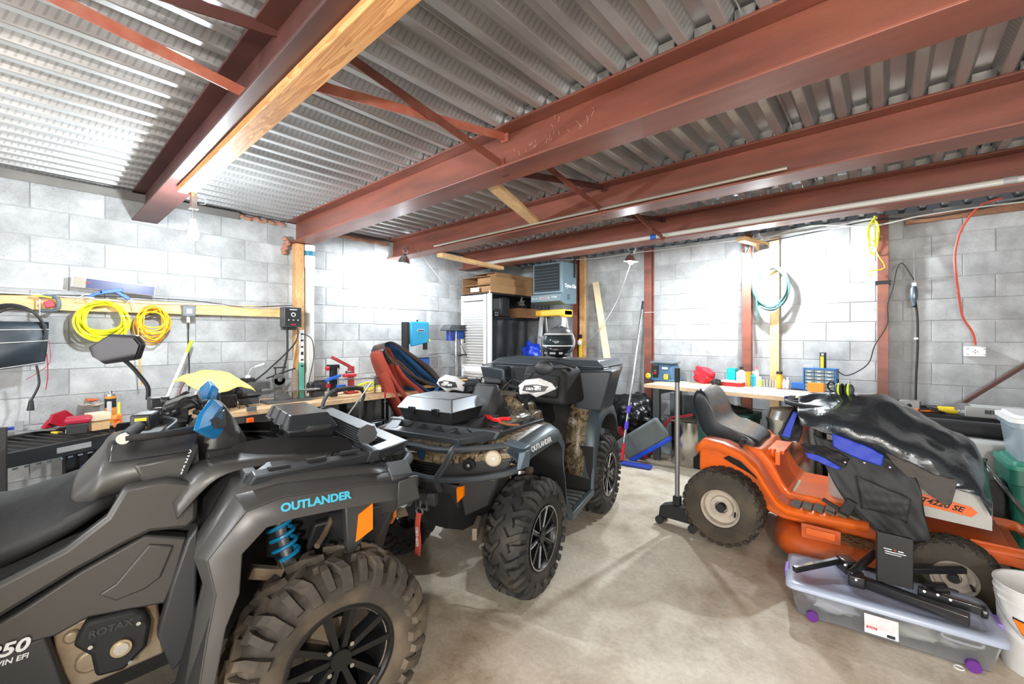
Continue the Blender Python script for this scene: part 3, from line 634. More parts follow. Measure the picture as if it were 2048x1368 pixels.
B().box((0, 0, .035), (.006, .045, .07)).box((.0, 0, .004), (.07, .06, .005)).build('bracket', GRYM, t, sm=False)
t = lie('chain_coil', 'small black chain coil at the far left of the ramp', 'chain', 8, 850, .82, 0)
B().torus((0, 0, .01), .05, .009, 'z').torus((0, 0, .025), .045, .009, 'z').build('coil', CORDM, t)
# totes behind the near quad bike
def tote(name, label, loc, rz, w, d, h, mat, lidmat=None, cat='tote', rot=None):
    t = thing(name, label, cat, loc, rz, rot=rot)
    def rr(w_, d_, z, r=.04):
        P = []
        for cx_, cy_, a0 in ((1, 1, 0), (-1, 1, 90), (-1, -1, 180), (1, -1, 270)):
            for k in range(4):
                a = rad(a0+k*30); P.append((cx_*(w_/2-r)+r*cos(a), cy_*(d_/2-r)+r*sin(a), z))
        return P
    B().loft([rr(w*.88, d*.86, 0), rr(w*.96, d*.95, h*.85), rr(w*1.0, d*1.0, h*.86), rr(w, d, h)], True).build('tub', mat, t, ang=50)
    if lidmat: B().loft([rr(w*1.03, d*1.04, h), rr(w*1.03, d*1.04, h+.025), rr(w*.95, d*.93, h+.028), rr(w*.93, d*.9, h+.045)], True).build('lid', lidmat, t, ang=50)
    return t, rr
GRN = M('green_tote', (.012, .11, .075), .42); NVY = M('navy_tote', (.01, .035, .12), .4)
tote('storage_tote', 'dark green storage tote with a ribbed lid under the slatted ramp', (1.20, -4.86, 0), -60, .66, .44, .60, GRN, GRN)
tote('storage_tote', 'navy blue storage tote behind the green one under the ramp', (.80, -5.10, 0), -60, .62, .42, .59, NVY, NVY)
t = thing('black_board', 'tall black panel standing behind the totes by the ramp', 'panel', (.50, -5.28, .0), -60)
B().box((0, 0, .35), (.6, .03, .68)).build('panel', BLKM, t, sm=False)
t = thing('slotted_post', 'perforated dark metal post at the left edge of the view', 'post', tuple(up(4, 1000, .55)-Vector((0, 0, .55))), -10)
B().box((0, 0, .48), (.035, .035, .96)).build('post', FR, t, sm=False)
# pine workbench
t = thing('pine_workbench', 'long pine-topped workbench standing against the left block wall', 'workbench', (.03, -4.80, 0))
BW = wood('bench_pine', (.5, .3, .15), (.72, .52, .32), (9, 1, 9))
for k in range(3): B().box((.115+k*.232, 1.05, .822), (.23, 2.1, .04)).build('plank', BW, t, sm=False)
for x in (.06, .62):
    for y in (.05, 1.5, 2.05): B().box((x, y, .4), (.07, .06, .80)).build('leg', M('bench_black', (.02, .02, .02), .6), t, sm=False)
B().box((.34, 1.05, .2), (.62, 2.0, .03)).build('shelf', wood('dark_shelf', (.12, .07, .04), (.2, .13, .08)), t, sm=False)
b = B().box((0, 0, 0), (.035, .05, .075)); solo(b.build('orange_clamp', M('safety_orange', (.95, .12, .01), .4), bev=.004), 'bright orange block clamped under the end of the pine bench', 'clamp', tuple(on(0, .76, 500, 845)))
b = B().box((0, 0, 0), (.03, .07, .035)); solo(b.build('steel_bracket', GRYM, sm=False), 'grey steel bracket on the bench corner above the orange block', 'bracket', tuple(on(0, .76, 503, 818)))
for i, (y, w_, h_, m, lab) in enumerate(((-4.3, .35, .35, BLKM, 'black box on the lower shelf at the camera end of the pine bench'), (-3.8, .3, .28, M('shelf_brown', (.16, .1, .06), .7), 'brown box on the lower shelf in the middle of the pine bench'), (-3.3, .32, .33, DGREY, 'dark grey case on the lower shelf behind the tubular handle'))):
    b = B().box((0, 0, h_/2), (.4, w_, h_)); solo(b.build('storage_box', m, bev=.008), lab, 'box', (.38, y, .217))
# yellow cloth over a machine
t = thing('bench_machine', 'black bench machine under the yellow cloth', 'machine', (.34, on(0, .34, 436, 790)[1], .843))
B().box((0, 0, .06), (.24, .24, .12)).box((.0, 0, .14), (.16, .2, .06)).build('body', BLKM, t, bev=.015); B().tube([(.12, .1, .08), (.17, .17, .02), (.16, .2, -.01)], .008, 6, 4).build('cable', CORDM, t)
def clothf(u, v):
    a = (u-.5)*2; b_ = (v-.5)*2
    z = .125-.05*abs(a)**2.2-.075*abs(b_)**3+.006*sin(9*u+5*v)+.008*sin(14*v)*abs(a)
    return (a*.19+.01*sin(7*v), b_*.22+.012*sin(9*u), z)
b = B().grid(clothf, 26, 26); o = b.build('yellow_cloth', M('chamois', (.85, .68, .18), .8, var=.12, vs=6, bump=.15, bs=120), solid=.004, ang=80)
solo(o, 'yellow chamois cloth draped over the black bench machine', 'cloth', tuple(on(0, .55, 430, 762)+Vector((0, 0, -.06))), rot=(0, 20, 28))
for i, (pts, m, lab) in enumerate(((((400, 760), (380, 775), (370, 800), (350, 815)), CORDM, 'black wire loop left of the yellow cloth'), (((395, 755), (372, 762), (360, 790), (372, 812)), M('maroon_wire', (.25, .02, .04), .5), 'maroon wire loop left of the yellow cloth'), (((475, 815), (462, 795), (455, 812), (470, 830), (480, 812)), CORDM, 'tangled black wire by the end of the pine bench'))):
    cord('loose_wire', [on(0, .55, *p) for p in pts], .004, m, lab)
# grinder motor group
MG = M('machine_grey', (.13, .135, .135), .5, .4, var=.2, vs=12)
def ob(px, z=.843, x=.4):   # point on the bench surface at depth x, in line with pixel column px
    p = on(0, x, px, 700); return Vector((x, p[1], z))
t = thing('grinder_motor', 'grey electric motor with a black switch box on top', 'motor', tuple(ob(500, .843, .32)))
B().cyl((0, -.10, .12), (0, .08, .12), .062, seg=24).box((0, -.01, .03), (.1, .14, .06)).build('housing', M('motor_grey', (.06, .065, .07), .45), t)
B().lathe([(.0, -.13), (.05, -.125), (.066, -.10), (.066, -.08)], (0, 0, .12), 'y').build('end_cap', BLK, t)
B().box((.0, -.02, .215), (.09, .1, .055)).build('switch_box', BLKM, t, bev=.004)
B().box((.05, .06, .17), (.015, .19, .07)).box((.05, .06, .10), (.02, .2, .035)).build('bracket', MG, t, bev=.003)
for y in (-.01, .12): B().cyl((.058, y, .18), (.064, y, .18), .008).build('bolt', STL, t)
t2 = thing('gooseneck_lamp', 'small white flexible lamp standing on the switch box', 'lamp', tuple(Vector(t.location)+Vector((0, -.02, .243))))
B().box((0, 0, .012), (.03, .04, .025)).build('base', WHT, t2, bev=.003); B().tube([(0, 0, .02), (0, .015, .06), (0, .03, .09), (0, .07, .10)], .003, 6, 4).build('neck', WCORD, t2); B().cyl((0, .06, .10), (0, .14, .125), .009, .012).build('head', WHT, t2)
t = thing('belt_grinder', 'grey bench belt grinder with a tall green sanding belt', 'grinder', tuple(ob(570, .843, .42)))
B().box((0, .02, .012), (.2, .42, .024)).box((.03, -.07, .13), (.03, .07, .24)).box((.05, -.04, .05), (.02, .12, .07), (20, 0, 0)).build('frame', MG, t, bev=.003)
B().cyl((.02, -.07, .22), (.06, -.07, .22), .055, seg=20).cyl((.06, -.07, .22), (.075, -.07, .22), .02).box((.05, -.07, .19), (.02, .1, .09)).build('wheel_guard', MG, t, bev=.003)
B().cyl((.06, -.07, .22), (.085, -.07, .22), .013).build('hub', STL, t)
B().box((.03, .075, .16), (.04, .035, .30)).build('platen', wood('platen_brown', (.18, .13, .1), (.28, .22, .18)), t, bev=.003)
B().box((.03, .14, .195), (.05, .045, .31)).cyl((.005, .14, .35), (.055, .14, .35), .024).cyl((.005, .14, .03), (.055, .14, .03), .024).build('sanding_belt', M('belt_green', (.08, .3, .23), .75), t, bev=.006)
B().box((.07, .14, .105), (.10, .30, .012)).build('work_rest', STL, t, bev=.002)
B().rod((.04, -.18, .24), (.04, .08, .32), .012, .012).cyl((.04, -.10, .25), (.04, -.10, .33), .006).box((.04, -.06, .335), (.02, .11, .012)).build('tension_arm', BLKM, t)
t = thing('bench_grinder', 'small dark bench grinder with an eye shield', 'grinder', tuple(ob(634, .843, .3)))
B().cyl((0, -.09, .1), (0, .09, .1), .055, seg=20).box((0, 0, .03), (.1, .12, .06)).build('body', DGREY, t); B().box((.06, .01, .13), (.012, .13, .09), (0, -25, 0)).build('eye_shield', BLK, t, bev=.004); B().cyl((.066, .01, .135), (.076, .01, .135), .014).build('knob', STL, t)
t = thing('vise_stand', 'black and blue drill stand with red knobs on the bench', 'drill stand', tuple(ob(667, .843, .45)))
B().box((0, 0, .15), (.05, .07, .3)).box((0, -.005, .31), (.06, .12, .05)).build('column', BLKM, t, bev=.005); B().cyl((.04, .03, .1), (.04, .03, .3), .008).build('rod', STL, t)
B().box((.03, -.02, .20), (.06, .16, .03), (18, 0, 0)).box((.04, .06, .1), (.05, .09, .05)).build('clamp_arm', BLUE, t, bev=.008)
for y, z in ((-.06, .30), (-.05, .12)): B().cyl((.02, y-.03, z), (.02, y, z), .022).build('knob', RED, t)
t = thing('miter_arm', 'faded red steel arm press bolted to the bench', 'press', tuple(ob(702, .843, .35)))
PK = M('faded_red', (.5, .06, .06), .5, var=.2)
B().box((0, .0, .15), (.05, .055, .30)).rod((0, 0, .29), (0, -.22, .41), .04, .03).box((0, 0, .012), (.12, .12, .02)).build('arm', PK, t, bev=.003)
B().box((0, -.03, .22), (.06, .05, .06)).build('head', GRYM, t, bev=.006)
t = thing('steel_plate', 'flat bright steel plate resting across tools on the bench', 'plate', tuple(on(0, .58, 712, 757)))
B().box((0, 0, 0), (.14, .42, .008), (-2, 0, 0)).build('plate', STL, t, sm=False)
b = B().box((0, 0, .02), (.07, .13, .035)); solo(b.build('red_case', RED, bev=.01), 'small red case sitting on the bright steel plate', 'case', tuple(on(0, .58, 699, 755)+Vector((0, 0, .004))))
coil('yellow_cord_tangle', 'x', (.33, on(0, .33, 735, 745)[1], .90), .13, .045, 6, .006, YC, 'tangle of yellow cord heaped at the back of the bench', 'cord', .35, .12, seed=11)
t = thing('steel_stand', 'grey arched steel stand at the far end of the pine bench', 'stand', tuple(ob(757, .843, .5)))
B().box((0, .0, .13), (.012, .11, .10)).box((0, 0, .185), (.1, .13, .01)).box((0, -.045, .05), (.012, .02, .10)).box((0, .045, .05), (.012, .02, .1)).build('stand', M('pale_grey', (.3, .33, .32), .5, .4), t, bev=.003)
t = thing('bar_clamp', 'bar clamp with a red handle hanging off the bench edge', 'clamp', tuple(on(0, .76, 770, 790)))
B().cyl((0, 0, -.03), (0, 0, .04), .012, .009).build('handle', RED, t); B().cyl((0, 0, -.10), (0, 0, -.02), .004).cyl((0, -.02, -.07), (0, .02, -.07), .003).cyl((0, 0, -.45), (0, 0, -.1), .006).build('bar', GRYM, t)
# tubular handle with grip and chrome rod
def P(x, *q): return on(0, x, *q)
t = thing('push_bar', 'black tubular machine handle with a foam grip in front of the bench', 'handle frame', (0, 0, 0))
B().tube([P(1.15, 642, 850), P(1.15, 645, 812), P(1.15, 655, 790), P(1.15, 672, 780)], .016, 10, 4).tube([P(1.1, 722, 778), P(1.0, 728, 790), P(.95, 722, 812), P(.9, 720, 850), P(.9, 718, 900)], .016, 10, 4).build('frame', DGREY, t)
B().tube([P(1.15, 670, 781), P(1.14, 700, 776), P(1.11, 724, 777)], .022, 12, 3).build('foam_grip', RUB, t)
B().cyl(P(1.05, 742, 766), P(1.4, 690, 838), .008).build('chrome_rod', STL, t)
B().tube([P(1.15, 642, 850), P(1.1, 645, 1000)], .016, 8).build('lower_tube', DGREY, t)
# sanding belts
t = thing('sanding_belts', 'bundle of long sanding belts hung in loops with red and blue backs', 'sanding belts', (0, 0, 0))
def ribbon(pts, w, m, nm, tilt=(0, 0, 1), x=.62, dx=.0):
    Q = smooth([Vector(P(x, *p)) for p in pts], 5, True); b = B(); secs = []; ax = Vector((1, 0, .15)).normalized()
    n = len(Q); vs = []
    for i, q in enumerate(Q): vs += [q-ax*w/2+Vector((dx, 0, 0)), q+ax*w/2+Vector((dx, 0, 0))]
    b.add(vs, [(2*i, 2*i+1, (2*i+3) % (2*n), (2*i+2) % (2*n)) for i in range(n)])
    return b.build(nm, m, t, solid=.0025, ang=70)
GRIT = M('grit_brown', (.1, .075, .07), .85, bump=.2, bs=200); RB = M('belt_red', (.45, .07, .045), .7, var=.15, vs=9); BB = M('belt_blue', (.02, .1, .25), .65, var=.2, vs=9)
ribbon([(757, 695), (768, 686), (785, 692), (815, 712), (848, 735), (870, 762), (868, 772), (845, 765), (810, 748), (775, 722)], .24, GRIT, 'belt', x=.72)
ribbon([(755, 700), (766, 690), (785, 700), (812, 722), (840, 748), (864, 772), (855, 786), (825, 770), (795, 745), (770, 722)], .26, BB, 'belt', x=.66)
ribbon([(753, 706), (766, 700), (780, 725), (800, 755), (830, 780), (848, 800), (830, 812), (800, 790), (780, 762), (765, 735)], .24, RB, 'belt', x=.70)
ribbon([(753, 708), (764, 702), (775, 735), (790, 775), (810, 805), (828, 828), (808, 833), (786, 800), (772, 765), (760, 735)], .26, RB, 'belt', x=.64)
ribbon([(756, 702), (768, 692), (790, 715), (820, 745), (846, 770), (860, 792), (842, 797), (815, 778), (785, 745), (768, 725)], .22, BB, 'belt', x=.6)
ribbon([(790, 720), (812, 738), (826, 752), (822, 766), (808, 762), (794, 742)], .08, M('belt_tan', (.35, .2, .15), .8), 'belt', x=.68)
B().cyl(P(.5, 757, 704), P(.95, 765, 700), .012).build('hanging_peg', GRYM, t)
# second bench with drill press and band saw
t = thing('tool_cabinet', 'black tool cabinet bench with a pine top beside the pine workbench', 'cabinet', (.05, -2.62, 0))
B().box((.33, .42, .44), (.62, .82, .84)).build('body', BLKM, t, sm=False); B().box((.33, .42, .875), (.68, .86, .035)).build('worktop', wood('orange_top', (.5, .24, .08), (.72, .42, .18), (9, 1, 9)), t, bev=.003)
for k in range(3):
    d_ = B().box((.65, .42, .75-k*.22), (.02, .78, .2)).build('drawer', GLOSS, t, bev=.003); B().box((.67, .42, .80-k*.22), (.02, .4, .015)).build('handle', STL, d_)
CY_ = M('cyan_paint', (.0, .3, .55), .35)
t = thing('band_saw', 'turquoise bench band saw with a black column and blue base', 'band saw', tuple(Vector((.32, on(0, .32, 832, 700)[1], .893))))
B().box((-.03, -.14, .38), (.1, .05, .76)).build('column', BLKM, t, bev=.004)
B().prism([(-.115, .45), (-.115, .765), (.16, .765), (.16, .51), (.15, .50)], .03, .06, 'x').build('wheel_door', CY_, t, bev=.012)
B().box((-.01, .02, .62), (.07, .27, .27)).build('wheel_housing', DGREY, t, bev=.01)
B().box((.063, .03, .655), (.003, .11, .025)).build('name_plate', WHT, t); B().box((.065, .03, .655), (.002, .10, .015)).build('lettering', BLKM, t)
B().cyl((.0, .02, .765), (0, .02, .79), .012).build('tension_knob', BLKM, t); B().box((.05, .17, .53), (.03, .02, .03)).build('guide_knob', YEL, t); B().box((.03, .12, .46), (.03, .05, .1)).build('blade_guide', BLKM, t)
B().box((.0, .1, .32), (.28, .42, .012)).build('table', GRYM, t, bev=.003); B().box((0, .05, .16), (.2, .18, .3)).build('base', BLUE, t, bev=.01)
t = thing('drill_press', 'blue bench drill press with a grey pulley cover', 'drill press', tuple(Vector((.38, on(0, .38, 912, 700)[1], .893))))
B().box((0, 0, .015), (.25, .2, .03)).build('base', GRYM, t, bev=.006); B().cyl((0, .0, .03), (0, .0, .66), .025, seg=20).build('column', STL, t)
B().prism([(-.20, .67), (-.19, .70), (-.15, .735), (.15, .735), (.19, .71), (.2, .67)], -.09, .09, 'x').box((0, 0, .665), (.2, .4, .02)).build('pulley_cover', DGREY, t, bev=.008)
B().box((0, .06, .60), (.11, .12, .11)).cyl((0, -.07, .60), (0, -.07, .67), .05).build('head', BLUE, t, bev=.01); B().cyl((0, -.1, .52), (0, -.1, .66), .055, seg=20).build('motor', M('navy_motor', (.01, .03, .22), .4), t)
B().cyl((0, .1, .44), (0, .1, .55), .012).cyl((0, .1, .42), (0, .1, .46), .018).build('chuck', STL, t)
for a in (0, 120, 240): B().cyl((.06, .1, .58), (.11, .1+.09*cos(rad(a)), .58+.09*sin(rad(a))), .005).ell((.11, .1+.09*cos(rad(a)), .58+.09*sin(rad(a))), (.012,)*3, 8).build('feed_lever', BLKM, t)
B().box((0, .1, .33), (.2, .22, .014)).rod((0, 0, .32), (0, .1, .32), .04, .03).build('table', DGREY, t, bev=.004); B().tube([(0, -.02, .3), (.06, -.02, .3), (.08, -.02, .24)], .005, 6, 3).build('crank', DGREY, t)
cord('press_cable', [Vector(t.location)+Vector(q) for q in ((.05, .03, .5), (.12, .1, .28), (.14, .16, .15), (.1, .12, .01))], .004, CORDM, 'black cord trailing from the drill press')
# louvered door
t = thing('louvered_door', 'white louvered folding door panel standing on end in the corner', 'door panel', (.40, -1.72, 0.03), 0)
LW = M('white_paint', (.8, .8, .79), .45)
B().box((.0, 0, 1.0), (.04, .03, 2.0)).box((.44, 0, 1.0), (.045, .03, 2.0)).box((.22, 0, 1.96), (.4, .03, .07)).box((.22, 0, 1.0), (.4, .03, .07)).box((.22, 0, .06), (.4, .03, .12)).build('frame', LW, t, sm=False)
lm = B().box((0, 0, 0), (.40, .006, .042), (48, 0, 0)).build('slat', LW, t, sm=False); lm.location = (.22, 0, .14)
for k in range(1, 50):
    z = .14+k*.0365
    if abs(z-1) < .04 or z > 1.92: continue
    o = lm.copy(); C.objects.link(o); o.parent = t; o.location = (.22, 0, z)
B().box((.50, .02, 1.0), (.05, .035, 2.02)).cyl((.50, .02, 2.01), (.50, .02, 2.05), .006).build('folded_panel', LW, t, sm=False)
# shelf with cases and cartons in the corner
t = thing('metal_shelf', 'black metal shelving unit in the corner behind the louvered door', 'shelf', (.02, -1.42, 0))
for x in (.02, .62):
    for y in (.02, 1.26): B().box((x, y, 1.05), (.03, .03, 2.06)).build('post', BLKM, t, sm=False)
for z in (.4, 1.74, 2.08): B().box((.32, .64, z), (.62, 1.27, .02)).build('shelf_board', BLKM, t, sm=False)
CARD2 = M('cardboard_light', (.36, .19, .085), .8, var=.15, vs=3)
def carton(label, loc, d, rz=0, m=CARD, open_end=True, grp=None):
    t = thing('cardboard_box', label, 'box', loc, rz)
    w_, l_, h = d; k = .004
    if open_end:
        B().box((0, 0, k/2), (w_, l_, k)).box((0, 0, h-k/2), (w_, l_, k)).box((-w_/2, 0, h/2), (k, l_, h)).box((w_/2, 0, h/2), (k, l_, h)).box((0, l_/2, h/2), (w_, k, h)).build('carton', m, t, sm=False)
        B().box((w_*.2, -l_/2+.05, h/2), (w_*.45, .01, h*.7)).build('inner_flap', CARD2, t, sm=False)
    else:
        B().box((0, 0, h/2), (w_, l_, h)).build('carton', m, t, sm=False); B().box((0, 0, h+.0005), (w_*.12, l_, .001)).build('tape', M('tape', (.55, .4, .24), .3), t, sm=False)
    return t
carton('lowest long open-ended cardboard box on the corner shelf with a white label', (.36, -.82, 2.095), (.58, 1.22, .115))
B().box((-.02, -.615, .05), (.18, .003, .06)).build('white_label', WHT, t, sm=False).parent = bpy.data.objects['cardboard_box']
carton('middle long open-ended cardboard box on the corner shelf', (.34, -.80, 2.214), (.56, 1.24, .115), 1)
carton('top long cardboard box stacked highest on the corner shelf', (.34, -.66, 2.333), (.42, 1.1, .075), -1)
b = B().grid(lambda u, v: (.64+.03*sin(pi*v)*(.5+.5*sin(8*u))+.012*sin(22*u+3*v), -1.46+u*.85, 1.74-v*1.05), 30, 20)
tag(b.build('black_tarp', M('tarp_black', (.012, .016, .022), .42, bump=.5, bs=9), solid=.004, ang=70), 'black fabric cover hanging over the shelving below the cases', 'cover')
def case(label, loc, d, rz, rot=None, m=None, rib=True):
    t = thing('black_case', label, 'case', loc, rz, rot=rot)
    B().box((0, 0, d[2]/2), d).build('shell', m or BLK, t, bev=.03)
    if rib:
        for k in range(4): B().box((-d[0]/2+d[0]*(k+.8)/5, -d[1]/2, d[2]/2), (.012, .02, d[2]*.8)).build('rib', BLK, t, bev=.003)
    return t
case('black moulded case standing on the shelf left of the small brown carton', (.56, -1.12, 1.752), (.2, .2, .29), 90)
case('rounded black case on the shelf right of the small brown carton', (.52, -.22, 1.752), (.34, .34, .30), 60)
b = B().lathe([(.0, -.14), (.12, -.14), (.15, -.1), (.15, .1), (.12, .14), (0, .14)], (0, 0, .15), 'y', 24); solo(b.build('black_drum', BLK), 'dark drum-shaped bag at the back of the upper shelf', 'bag', (.3, -.7, 1.752))
carton('small brown cardboard carton on the upper shelf between black cases', (.62, -.66, 1.752), (.22, .42, .14), 0, CARD2, False)
t = thing('toy_motorbike', 'small dark motorbike model on top of the small carton', 'toy', (.62, -.72, 1.894), 80)
for x in (-.07, .07): B().torus((x, 0, .035), .028, .008, 'y', 16, 6).build('wheel', RUB, t)
B().box((0, 0, .06), (.1, .03, .03)).box((-.03, 0, .085), (.08, .03, .012), (0, 12, 0)).rod((.07, 0, .035), (.035, 0, .12), .01, .01).box((.035, 0, .125), (.01, .08, .008)).build('frame', GRYM, t, bev=.004)
B().ell((0, 0, .12), (.02, .02, .04), 8).ell((.01, 0, .17), (.018,)*3, 8).build('rider_toy', M('toy_grey', (.25, .22, .18), .6), t)
t = thing('small_device', 'small black device with white dots at the edge of the upper shelf', 'device', (.66, -1.34, 1.752), 0)
B().box((0, 0, .04), (.05, .08, .08)).build('body', BLKM, t, bev=.005)
for dy in (-.02, .02):
    for dz in (.02, .055): B().ell((.027, dy, dz), (.003, .008, .008), 8).build('light', WHT, t)
# jump seat / plastic lid leaning
t = thing('plastic_seat_back', 'ribbed black plastic seat lid leaning behind the cargo box', 'seat lid', tuple(on(1, -1.75, 1020, 760)-Vector((0, 0, .12))), rot=(20, -12, 25))
q_ = t.location; b = B().box((0, 0, (q_.z-.02)/2), (.46, .26, q_.z-.02)); solo(b.build('storage_box', BLKM, bev=.01), 'black box under the ribbed seat lid behind the cargo box', 'box', (q_.x, q_.y-.02, 0), 25)
def lidf(u, v): return ((u-.5)*.44, -.03*sin(pi*u)*sin(pi*v)-(.008*(1 if (u > .4 and int(u*26) % 2) else 0)), (v)*.36)
B().grid(lidf, 52, 8).build('panel', BLK, t, solid=.006); B().tube([(-.23, 0, 0), (-.23, 0, .36), (-.2, 0, .385), (.2, 0, .385), (.23, 0, .36), (.23, 0, 0)], .013, 8, 2, True).build('rim', BLK, t)
b = B().box((0, 0, .57), (.3, .26, 1.14)); solo(b.build('black_crate', BLKM, bev=.01), 'tall black crate under the blue bag', 'crate', tuple(Vector((*on(1, -1.1, 1056, 700)[:2], 0))))
# step ladder
t = thing('step_ladder', 'aluminium step ladder with a yellow top cap behind the helmet', 'ladder', tuple(Vector((*on(1, -.95, 1106, 640)[:2], 0))), 0)
AL = M('aluminium', (.7, .71, .72), .35, .9)
for s in (-1, 1):
    B().rod((s*.24, -.22, 0), (s*.19, 0, 1.76), .06, .025, (0, 1, 0)).build('front_rail', AL, t, bev=.003); B().rod((s*.22, .4, 0), (s*.17, .05, 1.74), .04, .02, (0, 1, 0)).build('rear_rail', AL, t, bev=.003)
for k in range(5): B().box((0, -.22+.04*k+.02, .3+k*.29), (.42, .08, .02)).build('step', AL, t, bev=.003)
B().box((0, .02, 1.79), (.48, .22, .085)).box((.2, .02, 1.78), (.08, .2, .1)).build('top_cap', M('ladder_yellow', (.9, .5, .04), .4), t, bev=.015)
# heater
HG = M('heater_grey', (.13, .19, .22), .42, .2)
t = thing('garage_heater', 'grey hanging garage heater with louvers and white lettering', 'heater', (0, 0, 0))
yf = -.95; a = on(1, yf, 1066, 532); b_ = on(1, yf, 1125, 527); c = on(1, yf, 1125, 612)
x0, x1, z1 = a[0], b_[0], 2.49; z0 = 1.93; yb = on(0, x1, 1153, 560)[1]
B().box(((x0+x1)/2, (yf+yb)/2, (z0+.14+z1)/2), (x1-x0, yb-yf, z1-z0-.14)).prism([(yf-.05, z0+.02), (yf-.05, z0+.12), (yf, z0+.14), (yb, z0+.14), (yb, z0), (yf+.06, z0-.02)], x0, x1, 'x').build('casing', HG, t, bev=.006)
B().box(((x0+x1)/2-.01, yf-.004, (z0+.14+z1)/2), (x1-x0-.08, .006, z1-z0-.19)).build('grille_recess', BLKM, t, sm=False)
for k in range(8): B().box(((x0+x1)/2-.01, yf-.012, z0+.18+k*.043), (x1-x0-.09, .03, .004), (32, 0, 0)).build('louver', HG, t, sm=False)
B().box(((x0+x1)/2-.01, yf-.055, z0+.07), (.16, .004, .026)).build('control_plate', WHT, t, sm=False); B().box(((x0+x1)/2-.01, yf-.057, z0+.07), (.14, .003, .015)).build('display', M('rust_display', (.2, .06, .04), .5), t, sm=False)
text('Dyna-Glo', .07, WHT, t, (x1+.004, (yf+yb)/2+.02, z0+.235), (90, 0, 90), offset=.002); text('Dyna-Glo', .03, WHT, t, (x0+.08, yf-.055, z0+.07), (90, 0, 0)); text('X 240', .035, WHT, t, (x1-.1, yf-.055, z0+.075), (90, 0, 0), offset=.001)
for k in range(5): B().box((x1+.002, (yf+yb)/2-.03, z0+.05+k*.016), (.004, .06, .006)).build('vent_slot', BLKM, t, sm=False)
B().rod((x1+.01, yb-.06, z1-.2), (x1+.01, yb-.06, 2.70), .035, .008, (1, 0, 0)).rod((x0+.1, yb-.06, z1-.01), (x0+.1, yb-.06, 2.70), .035, .008, (1, 0, 0)).build('bracket', BLKM, t)
# level on stud
t = thing('spirit_level', 'yellow and black spirit level hanging on the pine stud', 'level', tuple(on(1, -.12, 1161, 690)))
B().box((0, 0, -.02), (.05, .022, .34)).build('bar', YEL, t, bev=.003); B().box((0, -.002, .13), (.052, .024, .06)).build('end_cap', BLKM, t, bev=.003); B().cyl((-.02, -.02, .04), (.02, -.02, .04), .014).build('vial', BLKM, t)
t = thing('plug_adapter', 'round white plug adapter hanging in front of the level', 'adapter', tuple(on(1, -.18, 1159, 685)))
B().ell((0, 0, 0), (.035, .025, .045), 12).build('body', WHT, t)
# mastercraft bag
t = thing('blue_tool_bag', 'blue tool bag with white lettering under the pine bench', 'bag', tuple(up(755, 905, .32)-Vector((0, 0, .32))), 5)
B().hexa([(-.06, -.24, 0), (.14, -.2, 0), (.14, .2, 0), (-.06, .24, 0)], [(-.04, -.17, .5), (.07, -.17, .5), (.07, .17, .5), (-.04, .17, .5)]).build('bag', M('tool_bag_blue', (.01, .07, .42), .5), t, bev=.03)
B().tube([(.0, -.14, .48), (.0, -.1, .62), (.0, .1, .62), (0, .14, .48)], .014, 8, 4).build('handle', BLKM, t)
text('Mastercraft', .055, WHT, t, (.085, 0, .44), basis((0, 1, 0), (-.12, 0, 1)), offset=.001)
t = thing('yellow_bag', 'crumpled yellow plastic bag behind the light bar', 'bag', tuple(up(655, 845, .55)))
B().ell((0, 0, 0), (.05, .10, .07), 12).build('bag', YEL, t)
case('flat black case standing in front of the pine bench shelf', (.88, -3.30, 0), (.14, .42, .55), 0, rib=False)
# ---------------- back bench and what stands on and under it
BENCH = (2.62, -.80); BRZ = -6.0
t = thing('steel_leg_workbench', 'pine-topped workbench on grey steel legs against the back wall', 'workbench', (BENCH[0], BENCH[1], 0), BRZ)
BTOP = wood('bench_top', (.6, .4, .22), (.8, .62, .42), (1, 9, 9))
for k in range(3): B().box((1.05, .105+k*.212, .88), (2.1, .211, .04)).build('plank', BTOP, t, sm=False)
LG = M('leg_grey', (.10, .115, .12), .45, .3)
for x in (.14, 1.94):
    for y in (.05, .58): l = B().box((x, y, .44), (.075, .06, .84)).build('leg', LG, t, bev=.003); B().cyl((x, y, 0), (x, y, .012), .035).cyl((x, y, .01), (x, y, .04), .01).build('foot', STL, l)
    B().box((x, .31, .82), (.06, .5, .06)).build('cross_rail', LG, t, sm=False)
def ub(px, py):
    p = up(px, py, .902)
    if p.y > -.24 or p.y < -1.2: p = on(1, -.24 if p.y > -.24 else -.9, px, 760)
    return Vector((p.x, p.y, .902))
def bt(name, label, cat, px, py, rz=0, dz=0): 
    p = ub(px, py); p.z += dz; return thing(name, label, cat, tuple(p), rz)
SB = M('sander_blue', (.06, .14, .25), .5)
t = bt('bench_sander', 'blue bench sander with a recessed switch and flat grey top', 'sander', 1330, 757, -4)
B().hexa([(-.14, -.12, .02), (.16, -.12, .02), (.16, .14, .02), (-.14, .14, .02)], [(-.11, -.09, .22), (.12, -.09, .22), (.12, .12, .22), (-.11, .12, .22)]).build('housing', SB, t, bev=.01)
B().box((0, 0, .012), (.36, .30, .03)).build('tray', SB, t, bev=.01); B().box((.005, 0, .235), (.30, .24, .022)).box((.1, -.12, .235), (.05, .03, .02)).build('table', M('sander_top', (.25, .3, .34), .4, .5), t, bev=.003)
B().box((-.07, -.112, .12), (.07, .03, .15)).build('switch_recess', BLKM, t, bev=.004); B().cyl((-.07, -.125, .10), (-.07, -.14, .10), .017).build('stop_button', RED, t); B().box((-.07, -.13, .13), (.025, .006, .01)).build('switch', M('green_switch', (.1, .5, .15), .4), t)
